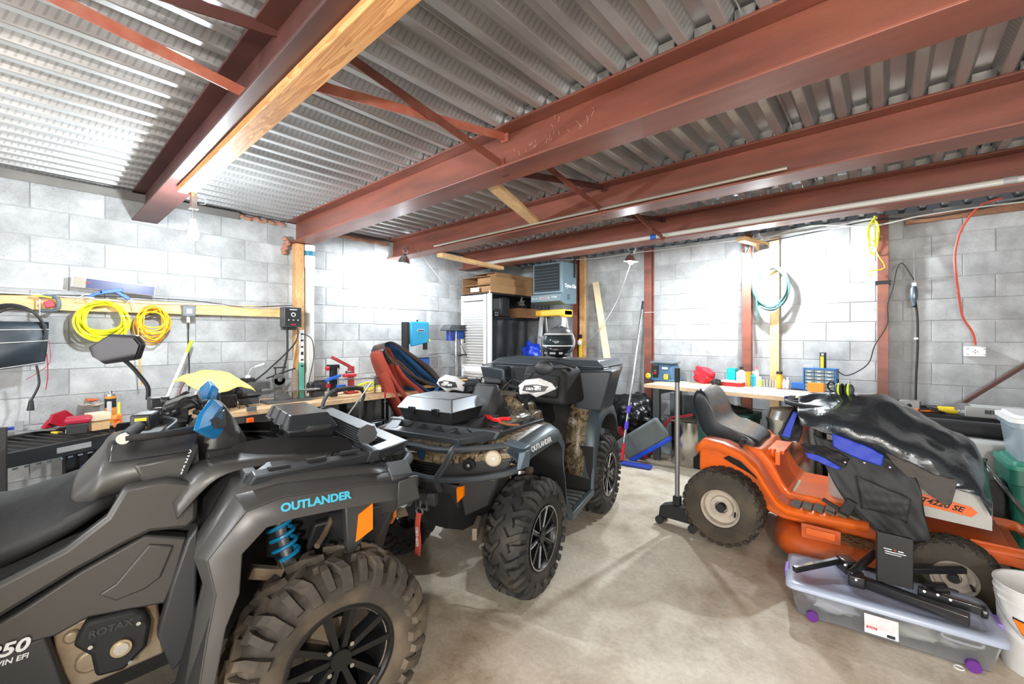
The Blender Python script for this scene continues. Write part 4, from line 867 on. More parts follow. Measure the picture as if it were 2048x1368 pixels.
B().box((.05, -.108, .165), (.075, .006, .025), (-8, 0, 0)).build('name_plate', WHT, t)
for k, (x, lab) in enumerate(((-.155, 'yellow reel of string hanging at the corner of the blue sander'), (.065, 'first yellow tape roll leaning on the blue sander base'), (.09, 'second yellow tape roll leaning on the blue sander base'))):
    o = B().torus((0, 0, 0), .028 if k else .02, .008 if k else .018, 'y' if k == 0 else 'x', 20, 8).build('tape_roll', YEL)
    solo(o, lab, 'tape', tuple(Vector(t.location)+Vector((x, -.165, .06))), k*10-10)
RC = M('red_cloth', (.6, .02, .04), .7, bump=.4, bs=25)
def blob(label, cat, name, p, r, m, seed, amp=.25, n=26):
    rn = random.Random(seed); ph = [rn.uniform(0, 6) for _ in range(8)]
    b = B().ell((0, 0, 0), (1, 1, 1), n)
    for i, v in enumerate(b.v):
        k = 1+amp*(sin(5*v.x+ph[0])*cos(6*v.y+ph[1])+.6*sin(9*v.z+4*v.x+ph[2])+.4*sin(13*v.y-7*v.z+ph[3])+.3*sin(21*v.x+ph[4])*sin(17*v.z+ph[5]))/1.6
        b.v[i] = Vector((v.x*r[0]*k, v.y*r[1]*k, max(-.97*r[2], v.z*r[2]*k)))
    o = b.build(name, m, ang=75); return solo(o, label, cat, tuple(Vector(p)+Vector((0, 0, r[2]*.97))))
blob('crumpled bright blue plastic bag behind the cargo box', 'bag', 'blue_bag', tuple(Vector((*on(1, -1.1, 1064, 700)[:2], 1.14))), (.12, .12, .12), M('blue_bag', (.01, .05, .55), .35), 41, .4)
blob('crumpled red cloth bag on the back bench', 'cloth bag', 'red_cloth', ub(1408, 763), (.12, .09, .10), RC, 3, .35)
blob('crumpled black glove beside the red cloth bag', 'glove', 'work_glove', ub(1432, 771), (.05, .045, .035), BLKM, 5, .4)
t = bt('red_box', 'flat red and white box lying under the teal box', 'box', 1462, 772, -6)
B().box((0, .07, .022), (.24, .2, .04)).build('box', RED, t, sm=False); B().box((0, .07, .05), (.242, .202, .014)).build('lid', M('pale_lid', (.6, .58, .58), .4), t, sm=False)
t = bt('teal_box', 'upright bright teal box standing on the flat red box', 'box', 1460, 768, -6, .058)
B().box((0, .06, .068), (.095, .07, .135)).build('box', M('teal', (.0, .45, .47), .4), t, sm=False); text('Bolt', .035, M('teal_light', (.15, .7, .7), .4), t, (0, .0235, .10), (90, 0, 0))
def bottle(px, py, label, h, r, m, cap=WHT, cat='bottle', name='bottle', neck=.45, dz=0, handle=False):
    t = bt(name, label, cat, px, py, 0, dz)
    h *= 1.15; r *= 1.25
    B().lathe([(0, 0), (r, .002), (r, h*.68), (r*neck, h*.82), (r*neck, h*.86)], seg=18).build('body', m, t)
    B().cyl((0, 0, h*.86), (0, 0, h), r*neck*1.15, seg=14).build('cap', cap, t)
    return t
CRM = M('cream_jug', (.6, .6, .5), .4); LBL = M('clear_label', (.75, .78, .8), .3); OB = M('orange_tube', (.85, .42, .04), .4)
bottle(1483, 762, 'cream jug standing behind the teal box', .19, .045, CRM, BLKM, neck=.3)
t = bt('orange_cup', 'stack of tapered orange cups beside the cream jug', 'cup', 1497, 757); B().lathe([(0, 0), (.022, 0), (.03, .16), (.034, .165), (.026, .165), (.018, .01)], seg=18).build('cup', OB, t)
t = bottle(1508, 770, 'blue window cleaner bottle with a clear shoulder', .15, .028, M('cleaner_blue', (.02, .4, .55), .15, alpha=.85), WHT)
bottle(1520, 768, 'short clear bottle with lime label behind the batteries', .10, .022, M('lime_label', (.5, .75, .15), .4))
bottle(1513, 765, 'tall clear bottle with a red and white label', .20, .02, LBL, M('pink_cap', (.7, .15, .2), .4))
for i, x in enumerate((1528, 1534, 1540, 1546, 1551)):
    wh = ('first silver tube at the left end of the row', 'second silver tube from the left in the row', 'middle silver tube of the row of five', 'fourth silver tube from the left in the row', 'last silver tube at the right end of the row')[i]
    b = B().cyl((0, 0, 0), (0, 0, .085), .0105, seg=12).cyl((0, 0, .085), (0, 0, .09), .004); solo(b.build('metal_tube', STL), wh+' on the back bench', 'tube', tuple(ub(x, 772)), group='silver tubes in a row')
bottle(1559, 763, 'orange and yellow bottle with a tall black cap', .16, .027, OB, BLKM, neck=.8)
bottle(1568, 768, 'small white bottle right of the orange one', .09, .016, WHT)
bottle(1575, 766, 'small clear bottle with a white cap near the blue box', .11, .014, LBL)
bottle(1556, 775, 'tiny white glue bottle in front of the orange bottle', .07, .013, WHT)
for i, x in enumerate((1503, 1515, 1530, 1541)):
    wh = ('leftmost grey metal pebble', 'second grey metal pebble from the left', 'third grey metal pebble from the left', 'rightmost grey metal pebble')[i]
    b = B().ell((0, 0, .008), (.016, .01, .008), 10); solo(b.build('wheel_weight', GRYM), wh+' on the white sheet', 'metal piece', tuple(ub(x, 775)), i*30, group='grey metal pieces on the bench edge')
b = B().box((0, 0, .004), (.22, .07, .006)); solo(b.build('paper_sheet', WHT, sm=False), 'white sheet under the small metal pieces', 'paper', tuple(ub(1530, 776)), -6)
t = bt('grey_pouch', 'rolled grey-blue pouch behind the blue box', 'pouch', 1604, 764, -4)
B().tube([(-.075, 0, .035), (0, .005, .04), (.08, 0, .035)], .032, 12, 4).box((-.0, 0, .008), (.17, .07, .015)).build('pouch', M('pouch_blue', (.16, .22, .26), .6, bump=.3, bs=20), t)
BX = M('box_blue', (.01, .13, .5), .4); BO = M('box_orange', (.9, .27, .02), .4)
for (px, py, w_, d_, h_, m, lab) in ((1597, 780, .125, .08, .065, BX, 'small blue retail box left of the orange box'), (1631, 786, .135, .08, .085, BO, 'small orange retail box at the bench front'), (1628, 770, .14, .08, .055, BX, 'second blue retail box behind the orange box')):
    t = bt('retail_box', lab, 'box', px, py, -6); B().box((0, .035, h_/2+.012), (w_, d_, h_)).build('box', m, t, sm=False); B().box((-.01, -.001, h_*.7+.012), (.03, .002, .008)).build('print', WHT, t, sm=False)
    if m is BX: B().box((0, .035, .006), (w_*1.1, d_*1.1, .012)).build('case', BLKM, t, sm=False)
# small parts drawer cabinet
t = bt('parts_cabinet', 'blue small-parts cabinet with clear drawers on the back bench', 'cabinet', 1640, 757, -6); t.location.y -= .08
CB = M('cabinet_blue', (.01, .13, .42), .4); DRW = M('clear_drawer', (.35, .5, .6), .12, trans=.4)
B().box((-.135, .07, .12), (.012, .14, .24)).box((.135, .07, .12), (.012, .14, .24)).box((0, .07, .236), (.28, .14, .012)).box((0, .07, .006), (.28, .14, .012)).box((0, .138, .12), (.27, .006, .23)).build('body', CB, t, sm=False)
for r_ in range(6):
    for c_ in range(3):
        x = -.085+c_*.085; z = .03+r_*.0365
        d_ = B().box((x, .065, z), (.08, .12, .030)).build('drawer', DRW, t, sm=False); B().box((x, .0, z-.004), (.03, .008, .008)).build('handle', LBL, d_, sm=False)
t = bt('angle_gauge', 'yellow and black level standing upright on the parts cabinet', 'level', 1646, 757, -6, .245)
B().box((0, 0, .08), (.05, .04, .16)).build('bar', BLKM, t, bev=.003); B().box((-.004, -.021, .06), (.028, .004, .12)).build('yellow_face', YEL, t, sm=False); B().torus((.0, -.02, .14), .009, .003, 'y', 14, 6).build('hole_ring', WHT, t)
t = bt('red_gun', 'small red-domed spray device in front of the parts cabinet', 'device', 1645, 768)
B().ell((0, 0, .09), (.034, .03, .035), 14).cyl((0, 0, .05), (0, 0, .09), .034, seg=16).build('dome', RED, t); B().box((0, 0, .028), (.065, .04, .055)).build('base', WHT, t, bev=.004)
t = bt('tin_can', 'black can with a white open top near the end of the bench', 'can', 1667, 772, 0, .045)
B().cyl((0, 0, -.045), (0, 0, .10), .045, seg=24).build('body', BLKM, t); B().torus((0, 0, .10), .043, .004).build('rim', STL, t); B().cyl((0, 0, .099), (0, 0, .101), .036).build('contents', WHT, t)
t = bt('measuring_cups', 'row of pale connector strips on top of the parts cabinet', 'connector strip', 1618, 757, -6, .245)
B().box((0, 0, .012), (.08, .02, .024)).build('strip', LBL, t, sm=False)
for k in range(6): B().cyl((-.033+k*.013, -.011, .012), (-.033+k*.013, -.0105, .012), .004, seg=8).build('socket', BLKM, t)
t = thing('spray_trigger', 'dark blue trigger sprayer hooked on the bench front edge', 'sprayer', tuple(up(1574, 797, .885)+Vector((0, -.03, 0))), 0)
B().box((0, 0, 0), (.03, .03, .05)).box((0, -.02, .02), (.02, .07, .02)).rod((0, -.03, .01), (0, -.035, -.05), .01, .012).build('trigger', M('trigger_blue', (.01, .03, .2), .4), t, bev=.004)
t = thing('small_vise', 'small dark vise clamped on the bench edge beside the sprayer', 'vise', tuple(up(1585, 799, .885)+Vector((0, -.02, 0))), 0)
B().box((0, 0, 0), (.05, .06, .08)).cyl((0, -.03, 0), (0, -.09, 0), .008).cyl((-.03, -.09, 0), (.03, -.09, 0), .004).build('body', DGREY, t, bev=.004)
# under the bench
t, rr = tote('storage_tote', 'open dark green tote full of black stuff under the back bench', (3.50, -.62, 0.14), -6, .58, .40, .52, M('dull_green', (.02, .09, .075), .5))
B().torus((0, 0, 0), .1, .01).build('rim', bpy.data.materials['dull_green'], t).location = (0, 0, .2)
blob('black cloth heaped in the open green tote', 'cloth', 'black_cloth', (3.5, -.62, .60), (.23, .15, .06), BLKM, 9, .4)
b = B().box((0, 0, .065), (.7, .45, .13)); solo(b.build('low_crate', BLKM, bev=.005), 'low black crate carrying the open green tote', 'crate', (3.5, -.6, 0), -6)
SS = M('stainless', (.58, .56, .52), .22, 1, rvar=.08)
def drum(label, loc, r, h, lid=True, name='steel_bin', cat='bin'):
    t = thing(name, label, cat, loc)
    B().lathe([(r*.97, .0), (r, .01), (r, h*.95), (r+.008, h*.96), (r+.008, h), (r*.9, h), (r*.88, h-.03), (r*.86, .02)], seg=40).build('body', SS, t)
    B().cyl((0, 0, .002), (0, 0, .02), r*.96, seg=32).build('bottom', DGREY, t)
    return t
t = drum('brushed steel drum bin standing before the back bench leg', (3.10, -.60, 0), .215, .50)
B().box((-.05, -.03, .507), (.35, .26, .012), (0, 0, 25)).build('flap_lid', M('aged_brass', (.25, .2, .15), .5, .7), t)
B().lathe([(0, 0), (.22, 0), (.215, .12), (.235, .18), (.2, .26), (0, .29)], seg=32).build('lid', SS, None)
o = bpy.data.objects['lid']; 
for q in bpy.data.objects:
    if q.name.startswith('lid') and q.parent is None: o = q
o.location = (4.15, -.9, .52); t = drum('tall brushed steel drum bin with a domed lid behind the mower', (4.15, -.9, 0), .22, .52); o.parent = t; o.location = (0, 0, .52)
tealb = blob('teal cloth bag slumped beside the open green tote', 'bag', 'cloth_bag', (3.16, -.32, .38), (.1, .12, .16), M('teal_cloth', (.02, .2, .17), .7, bump=.5, bs=14), 12, .3)
b = B().box((0, 0, .25), (.36, .28, .5)); solo(b.build('storage_box', BLKM, bev=.01), 'black box standing under the bench beside the steel bin', 'box', (3.16, -.24, 0), -6)
b = B().box((0, 0, .36), (.5, .03, .72)); solo(b.build('sheet_metal', M('panel_grey', (.16, .19, .19), .5), sm=False), 'grey sheet metal panel leaning under the left end of the back bench', 'panel', (2.92, -.12, 0.0), -6)
b = B().box((0, 0, .2), (.3, .25, .4)); solo(b.build('plastic_bin', M('pale_bin', (.3, .38, .4), .4), bev=.02), 'pale grey plastic bin under the left end of the back bench', 'bin', (2.68, -.32, .0), -6)
b = B().box((0, 0, .3), (.5, .4, .6)); solo(b.build('black_cabinet', BLKM, bev=.01), 'black cabinet under the right end of the back bench', 'cabinet', (4.15, -.36, 0), -6)
for i, (x, z, s_, m, lab) in enumerate(((4.02, .6, .09, STL, 'shiny steel pan on the black cabinet under the bench'), (4.3, .6, .08, DGREY, 'dark tin on the black cabinet under the bench'))):
    b = B().lathe([(0, 0), (s_, 0), (s_*1.2, .11), (s_*1.15, .11), (s_*.9, .01)], seg=20); solo(b.build('pan', m), lab, 'pan', (x, -.42, z))
# red floor jack with blue-edged creeper board and bags
t = thing('floor_jack', 'red hydraulic floor jack with a long handle left of the bench', 'jack', (2.45, -.78, 0), -3)
JR = M('jack_red', (.3, .01, .02), .35)
B().prism([(-.42, .03), (-.42, .10), (-.1, .14), (.24, .13), (.26, .04)], -.10, -.085, 'y').prism([(-.42, .03), (-.42, .10), (-.1, .14), (.24, .13), (.26, .04)], .085, .10, 'y').build('side_plate', JR, t, bev=.003)
for x in (-.36, .18):
    for y in (-.07, .07): B().cyl((x, y-.02, .035), (x, y+.02, .035), .034).build('wheel', M('cast_brown', (.15, .07, .03), .5, .5), t)
B().rod((.12, 0, .1), (-.18, 0, .30), .08, .05).cyl((-.18, 0, .30), (-.18, 0, .33), .05).box((.15, 0, .12), (.12, .12, .1)).build('lift_arm', JR, t, bev=.004)
B().tube([(.18, 0, .14), (.35, .02, .35), (.48, .04, .52), (.62, .04, .56), (.74, .04, .60)], .016, 10, 4).build('handle', JR, t)
for x in (-.2, .12): B().cyl((x, -.108, .08), (x, -.10, .08), .012).build('bolt', STL, t)
t = thing('mechanic_creeper', 'grey creeper board with a bright blue edge leaning over the red jack', 'creeper', tuple(on(1, -.98, 1290, 885)), rot=(12, -36, 0))
B().box((0, 0, .05), (.62, .06, .26)).build('board', M('creeper_grey', (.14, .17, .18), .45), t, bev=.03); B().box((.0, -.005, -.095), (.60, .065, .05)).build('edge', M('edge_blue', (.01, .08, .75), .4), t, bev=.015)
blob('large crumpled black garbage bag left of the back bench', 'garbage bag', 'garbage_bag', (2.30, -.42, .0), (.36, .26, .36), M('bag_black', (.01, .011, .012), .25, bump=.8, bs=14), 21, .18, 40)
blob('shiny black bag crumpled above the creeper board', 'garbage bag', 'garbage_bag', (2.42, -.62, .34), (.2, .16, .12), bpy.data.materials['bag_black'], 23, .35, 34)
t = thing('snow_blower_chute', 'dark grey moulded plastic cover beside the quad bike rear wheel', 'plastic cover', (2.02, -.95, .0), 15)
B().hexa([(-.2, -.12, 0), (.22, -.12, 0), (.22, .14, 0), (-.2, .14, 0)], [(-.14, -.06, .74), (.08, -.1, .68), (.08, .1, .68), (-.14, .1, .76)]).build('cover', M('cover_grey', (.07, .08, .09), .45), t, bev=.03)
t = thing('snow_brush', 'telescopic grey pole with purple clips and a blue snow brush head', 'snow brush', (0, 0, 0))
p0 = on(1, -.16, 1286, 603); p1 = up(1243, 925, .03)
d = (p1-p0)
B().cyl(p0, p0+d*.99, .013).build('pole', STL, t); B().cyl(p0-d*.0, p0+d*.06, .015).build('grip', BLKM, t)
for f in (.69, .78): B().cyl(p0+d*f, p0+d*(f+.04), .024).build('lock_clip', M('clip_purple', (.08, .03, .55), .4), t)
B().rod(p0+d*.90, p0+d*.99, .03, .03).build('red_joint', RED, t)
b = B().box((0, 0, .02), (.46, .10, .035)); o = b.build('brush_head', M('brush_blue', (.02, .05, .4), .5), t, bev=.012); o.location = up(1262, 932, 0); o.rotation_euler = (0, 0, rad(8))
b = B().cyl((0, 0, 0), (.04, -.1, -.3), .004); o = b.build('prop_rod', STL, t); o.location = p0+d*.9
# ---------------- lawn tractor and the things on and around it
TY = -2.03   # centre line
def pl(y, pts): 
    r = []
    for p in pts: q = on(1, y, *p); r.append((q[0], q[2]))
    return r
TO = M('tractor_orange', (.82, .13, .006), .32, coat=.3, dirt=(.16, .09, .05), dirt_amt=.35, ds=5)
TOD = M('tractor_orange_dirty', (.62, .10, .01), .5, dirt=(.12, .07, .04), dirt_amt=.75, ds=4)
TG = M('hood_grey', (.42, .41, .38), .4)
t = thing('lawn_tractor', 'orange ride-on lawn tractor with a black seat and grey hood', 'lawn tractor', (4.4, TY, 0)); TR = t
def T(b, name, m, parent=None, **k):
    b.v = [v-Vector((4.4, TY, 0)) for v in b.v]; return b.build(name, m, parent or TR, **k)
def turf_tire(c, R, w, rim, name='rear_wheel', nl=26, rows=4):
    h = thing_part = bpy.data.objects.new(name, None); C.objects.link(h); h.parent = TR; h.location = Vector(c)-Vector((4.4, TY, 0))
    B().lathe([(rim, -w*.42), (rim+.01, -w*.5), (R*.82, -w*.52), (R*.94, -w*.46), (R*.98, -w*.3), (R*.985, 0), (R*.98, w*.3), (R*.94, w*.46), (R*.82, w*.52), (rim+.01, w*.5), (rim, w*.42)], (0, 0, 0), 'y', 48).build('tire', M('turf_rubber', (.045, .038, .028), .85, dirt=(.12, .09, .055), dirt_amt=.7, ds=7), h)
    b = B()
    for i in range(nl):
        for j in range(rows):
            a = 2*pi*(i+.5*(j % 2))/nl; y = -w*.42+w*.84*(j+.5)/rows
            b.at((0, 0, 0), (0, math.degrees(a), 0)); b.box((0, y, R*.985), (2*pi*R/nl*.62, w*.84/rows*.72, R*.05), (0, 0, 28 if j % 2 else -28))
        for s in (-1, 1):
            b.at((0, 0, 0), (0, math.degrees(2*pi*i/nl), 0)); b.box((0, s*w*.47, R*.93), (2*pi*R/nl*.5, w*.08, R*.09), (s*20, 0, 0))
    o = b.build('tread', M('tread_rubber', (.03, .027, .022), .8, dirt=(.1, .075, .05), dirt_amt=.6, ds=9), h, sm=False); o['kind'] = 'stuff'
    RM = M('rim_cream', (.5, .44, .36), .5, dirt=(.15, .1, .06), dirt_amt=.5, ds=10)
    B().lathe([(rim+.006, -w*.46), (rim, -w*.44), (rim*.93, -w*.40), (rim*.9, -w*.22), (rim*.62, -w*.18), (rim*.58, -w*.28), (rim*.34, -w*.30), (rim*.3, -w*.2), (0, -w*.2)], (0, 0, 0), 'y', 40).lathe([(rim+.006, w*.46), (rim*.9, w*.2), (0, w*.2)], (0, 0, 0), 'y', 32).build('rim', RM, h)
    B().cyl((0, -w*.2, 0), (0, -w*.42, 0), rim*.24).build('hub_cap', BLKM, h)
    B().cyl((rim*.7, -w*.25, -.02), (rim*.78, -w*.5, -.03), .006).build('valve', BLKM, h)
    return h
RW = (3.925, -2.38, .262)
turf_tire(RW, .262, .21, .125); turf_tire((3.925, -1.68, .262), .262, .21, .125)
turf_tire((5.075, -2.40, .195), .195, .15, .09, 'front_wheel', 24, 4); turf_tire((5.075, -1.68, .195), .195, .15, .09, 'front_wheel', 24, 4)
# fender and foot board: one pressed shell across the machine
yo = -2.50
top = pl(yo, [(1392, 893), (1406, 880), (1445, 890), (1482, 908), (1512, 938), (1535, 975), (1552, 1002), (1572, 1018), (1620, 1030), (1680, 1042), (1738, 1054)])
secs = []
for y in (yo, yo+.015, TY-.30):
    secs.append([(x, y, z+(.006 if y > yo else -.006)) for x, z in top])
b = B(); n = len(top)
b.add([p for s_ in secs for p in s_], [(i*n+j, i*n+j+1, (i+1)*n+j+1, (i+1)*n+j) for i in range(2) for j in range(n-1)])
lip = [(x, yo, z-.055+.02*(j/10)) for j, (x, z) in enumerate(top)]
b.add([(x, yo, z-.006) for x, z in top]+lip, [(j, j+1, n+j+1, n+j) for j in range(n-1)])
T(b, 'fender', TO, solid=.008, ang=40)
b = B(); b.add([(p[0], 2*TY-p[1], p[2]) for s_ in secs for p in s_], [(i*n+j, i*n+j+1, (i+1)*n+j+1, (i+1)*n+j) for i in range(2) for j in range(n-1)])
T(b, 'fender', TO, solid=.008, ang=40)
hump = pl(-2.30, [(1400, 895), (1408, 878), (1440, 878), (1500, 893), (1525, 898), (1545, 922), (1565, 962), (1580, 982), (1640, 995), (1700, 1010), (1760, 1018)])
bot = [(hump[-1][0], .24), (hump[6][0], .24), (hump[4][0]-.05, .30), (hump[0][0], .46)]
T(B().prism(hump+bot, TY-.29, TY+.29, 'y'), 'seat_deck', TO, bev=.015)
T(B().prism(pl(-2.31, [(1448, 915), (1475, 903), (1510, 925), (1532, 962), (1530, 968), (1500, 945), (1470, 928)]), -2.335, -2.31, 'y'), 'side_inset', GLOSS, bev=.004)
T(B().hexa([(4.33, -2.27, .43), (4.60, -2.27, .385), (4.60, -2.0, .385), (4.33, -2.0, .43)], [(4.33, -2.27, .436), (4.60, -2.27, .39), (4.60, -2.0, .39), (4.33, -2.0, .436)]), 'warning_decal', M('decal_grey', (.35, .4, .38), .5, col2=(.55, .5, .15), vs=18), sm=False)
MAT = M('foot_mat', (.06, .06, .055), .8, dirt=(.2, .13, .07), dirt_amt=.6, ds=20)
q = pl(-2.42, [(1582, 1010), (1722, 1038)]); x0, zA = q[0]; x1, zB = q[1]
for k in range(6):
    f = (k+.5)/6; T(B().at((x0+(x1-x0)*f, -2.41, zA+(zB-zA)*f+.012), (0, 14, 0)).box((0, 0, 0), ((x1-x0)/7, .12, .014)), 'foot_pad', MAT, bev=.004)
T(B().prism([(4.36, .22), (4.36, .34), (5.3, .36), (5.3, .26)], TY-.22, TY+.22, 'y').box((5.2, TY, .31), (.3, .6, .05)), 'chassis', TOD, bev=.004)
T(B().cyl((3.925, -2.30, .262), (3.925, -1.76, .262), .03).cyl((5.075, -2.34, .2), (5.075, -1.74, .2), .02), 'axle', BLKM)
T(B().tube([(5.15, -2.3, .33), (5.36, -2.28, .34), (5.42, -2.2, .33), (5.42, -1.86, .33), (5.36, -1.78, .34), (5.15, -1.76, .33)], .03, 10, 3).box((5.3, -2.29, .33), (.3, .02, .09)), 'front_bumper', TOD)
# engine hood
hp = pl(-2.32, [(1985, 1063), (1984, 1020), (1970, 985), (1945, 955), (1880, 915), (1800, 900), (1740, 905)])
hb = pl(-2.32, [(1700, 1040), (1985, 1063)])
HS = []
for y, s_ in ((TY-.29, .9), (TY-.26, .97), (TY-.15, 1.03), (TY+.15, 1.03), (TY+.26, .97), (TY+.29, .9)):
    zb = .465; HS.append([(4.62+(x-4.62)*(.99+.01*s_)+(.02 if s_ > 1 else 0), y, zb+(z-zb)*s_) for x, z in hp]+[(4.62, y, zb+.38*s_), (4.62, y, zb)])
T(B().loft(HS), 'hood', TG, ang=30)
T(B().prism([(4.90, .52), (5.15, .50), (5.175, .53), (5.15, .555), (4.90, .59)], TY-.2955, TY-.289, 'y'), 'model_stripe', TO, sm=False)
tx = text('T4220 SE', .042, BLKM, TR, (5.035-4.4, -.297, .540), (90, 6, 0), shear=.3, offset=.001, sx=1.05)
# dashboard and steering
T(B().hexa([(4.52, -2.2, .40), (4.66, -2.25, .40), (4.66, -1.8, .40), (4.52, -1.86, .40)], [(4.5, -2.15, .93), (4.66, -2.2, .93), (4.66, -1.86, .93), (4.5, -1.9, .93)]), 'dashboard', TG, bev=.02)
T(B().at((4.43, TY, 1.0), (0, 62-90+30, 0)).torus((0, 0, 0), .17, .016).cyl((0, 0, -.06), (0, 0, .01), .045).box((0, 0, 0), (.32, .03, .02)), 'steering_wheel', BLKM)
T(B().rod(on(1, -2.42, 1645, 998), on(1, -2.42, 1690, 1025), .02, .02).box(on(1, -2.44, 1697, 1012), (.05, .06, .09), (0, 25, 0)), 'pedal', RUB, bev=.003)
# seat
sp = pl(-2.22, [(1386, 812), (1384, 790), (1394, 775), (1408, 776), (1420, 795), (1430, 825), (1437, 842), (1455, 853), (1500, 868), (1522, 882), (1524, 896), (1512, 908), (1470, 898), (1425, 885), (1404, 866), (1394, 840)])
cx_ = sum(p[0] for p in sp)/len(sp); cz_ = sum(p[1] for p in sp)/len(sp); SS_ = []
for y, s_ in ((-.245, .72), (-.235, .9), (-.20, 1.0), (-.1, .985), (0, .97), (.1, .985), (.20, 1.0), (.235, .9), (.245, .72)):
    SS_.append([(cx_+(x-cx_)*s_, TY+y, cz_+(z-cz_)*s_+(.0 if abs(y) > .05 else -.004)) for x, z in sp])
T(B().loft(SS_), 'seat', M('seat_vinyl', (.018, .022, .026), .24, bump=.15, bs=220, coat=.2), sub=2, ang=180)
T(B().box((4.10, TY, .66), (.34, .34, .025)).tube([(3.98, -2.2, .62), (3.98, -2.2, .67)], .02, 8).tube([(4.2, -2.2, .62), (4.2, -2.2, .68)], .02, 8).box((4.24, -2.24, .63), (.03, .05, .09)), 'seat_bracket', TO, bev=.003)
T(B().rod(on(1, -2.33, 1486, 880), on(1, -2.33, 1470, 905), .02, .025).ell(on(1, -2.33, 1487, 880), (.02, .02, .012), 10), 'lift_lever', BLKM)
T(B().tube([on(1, -2.3, 1428, 893), on(1, -2.3, 1440, 898), on(1, -2.3, 1455, 905)], .008, 6, 4), 'wiring', M('wires', (.3, .03, .02), .5))
# mower deck
dk = []
for k in range(25):
    a = pi+ -pi*k/24
    dk.append((cos(a), sin(a)))
secs = []
for h_, s_ in ((.075, 1.0), (.15, .99), (.19, .94), (.215, .84), (.22, .5), (.22, .01)):
    secs.append([(4.60+.40*s_*(abs(c_)**.7)*(1 if c_ > 0 else -1), TY+.0-.50*s_*(abs(s2)**.8)*(1 if s2 > 0 else -1), h_) for c_, s2 in [(cos(2*pi*i/40), sin(2*pi*i/40)) for i in range(40)]])
T(B().loft(secs, False), 'mower_deck', TOD, solid=.006, ang=50)
T(B().prism([(4.5, .10), (4.56, .16), (4.8, .155), (4.88, .08)], TY-.505, TY-.44, 'y'), 'discharge_opening', BLKM, bev=.01)
T(B().box((4.50, -2.46, .255), (.15, .02, .045)), 'reflector_plate', TO, bev=.004); T(B().box((4.5, -2.44, .25), (.2, .03, .09)), 'deck_bracket', TOD, bev=.003)
b = B()
rn = random.Random(4)
for k in range(420):
    x = rn.gauss(4.68, .07); y = rn.gauss(-2.36, .05); a = rn.uniform(0, pi); l = rn.uniform(.01, .03); z = .222+abs(rn.gauss(0, .01))
    b.rod((x-cos(a)*l, y-sin(a)*l, z), (x+cos(a)*l, y+sin(a)*l, z+rn.uniform(-.004, .008)), .0015, .0015)
o = T(b, 'dry_clippings', M('dry_grass', (.25, .14, .06), .9), sm=False); o['kind'] = 'stuff'
# cover on the hood and steering wheel
def rows_cloth(name, label, cat, rows, m, wr=.008, nu=10, seed=1, solid=.004):
    R_ = []
    for y, pts in rows: R_.append(smooth([on(1, y, *p) for p in pts], nu))
    L2 = []
    for j in range(len(R_[0])): L2.append(smooth([r[j] for r in R_], 7))
    rn = random.Random(seed); ph = [rn.uniform(0, 6) for _ in range(6)]; b = B(); n = len(L2[0]); m_ = len(L2)
    for j, col in enumerate(L2):
        for i, p in enumerate(col):
            u = j/(m_-1); v = i/(n-1)
            w_ = sin(u*17+ph[0]+5*v)*.5+sin(u*31-v*13+ph[1])*.35+sin(v*19+u*9+ph[2])*.4+sin(u*53+v*23+ph[3])*.18
            b.v.append(p+Vector((0, -wr*w_*.8, wr*w_)))
    b.f = [(j*n+i, (j+1)*n+i, (j+1)*n+i+1, j*n+i+1) for j in range(m_-1) for i in range(n-1)]
    return tag(b.build(name, m, solid=solid, ang=80), label, cat)
TARP = M('tarp', (.022, .028, .034), .24, bump=.9, bs=13, rvar=.1, coat=.5)
rows_cloth('tractor_cover', 'shiny black waterproof cover draped over the tractor hood and wheel', 'cover', [
    (-1.62, [(1640, 850), (1690, 840), (1740, 832), (1790, 838), (1850, 862), (1905, 890), (1945, 925), (1972, 1000)]),
    (-1.80, [(1632, 806), (1680, 797), (1730, 792), (1785, 800), (1850, 832), (1908, 862), (1948, 892), (1976, 960)]),
    (-2.00, [(1600, 795), (1655, 784), (1720, 787), (1782, 806), (1850, 845), (1915, 880), (1958, 908), (1980, 965)]),
    (-2.12, [(1596, 808), (1648, 806), (1714, 812), (1781, 835), (1850, 872), (1914, 905), (1960, 932), (1982, 982)]),
    (-2.345, [(1596, 826), (1645, 832), (1710, 848), (1780, 874), (1850, 908), (1912, 945), (1962, 975), (1983, 1010)]),
    (-2.375, [(1600, 848), (1650, 868), (1710, 886), (1775, 915), (1830, 950), (1880, 968), (1945, 990), (1983, 1034)])], TARP, .013, 10, 2)
JK = M('jacket_black', (.014, .014, .015), .6, bump=.35, bs=14); JB = M('jacket_blue', (.008, .035, .42), .55, bump=.3, bs=16); TB = M('tarp_underside', (.07, .062, .055), .75, bump=.3, bs=10)
rows_cloth('cover_flap', 'brownish underside corner of the cover hanging to a point', 'cover flap', [(-2.385, [(1770, 905), (1820, 925), (1870, 950), (1915, 958)]), (-2.40, [(1790, 930), (1835, 955), (1880, 985), (1910, 985)]), (-2.405, [(1830, 965), (1862, 990), (1888, 1010), (1902, 1008)])], TB, .004, 8, 3)
jk = rows_cloth('work_jacket', 'black work trousers with blue panels hanging over the tractor side', 'jacket', [(-2.37, [(1625, 868), (1680, 885), (1750, 905), (1820, 935)]), (-2.42, [(1650, 930), (1705, 950), (1770, 965), (1840, 975)]), (-2.44, [(1690, 1000), (1735, 1015), (1790, 1022), (1850, 1030)]), (-2.45, [(1765, 1078), (1795, 1082), (1828, 1084), (1865, 1086)])], JK, .006, 8, 4)
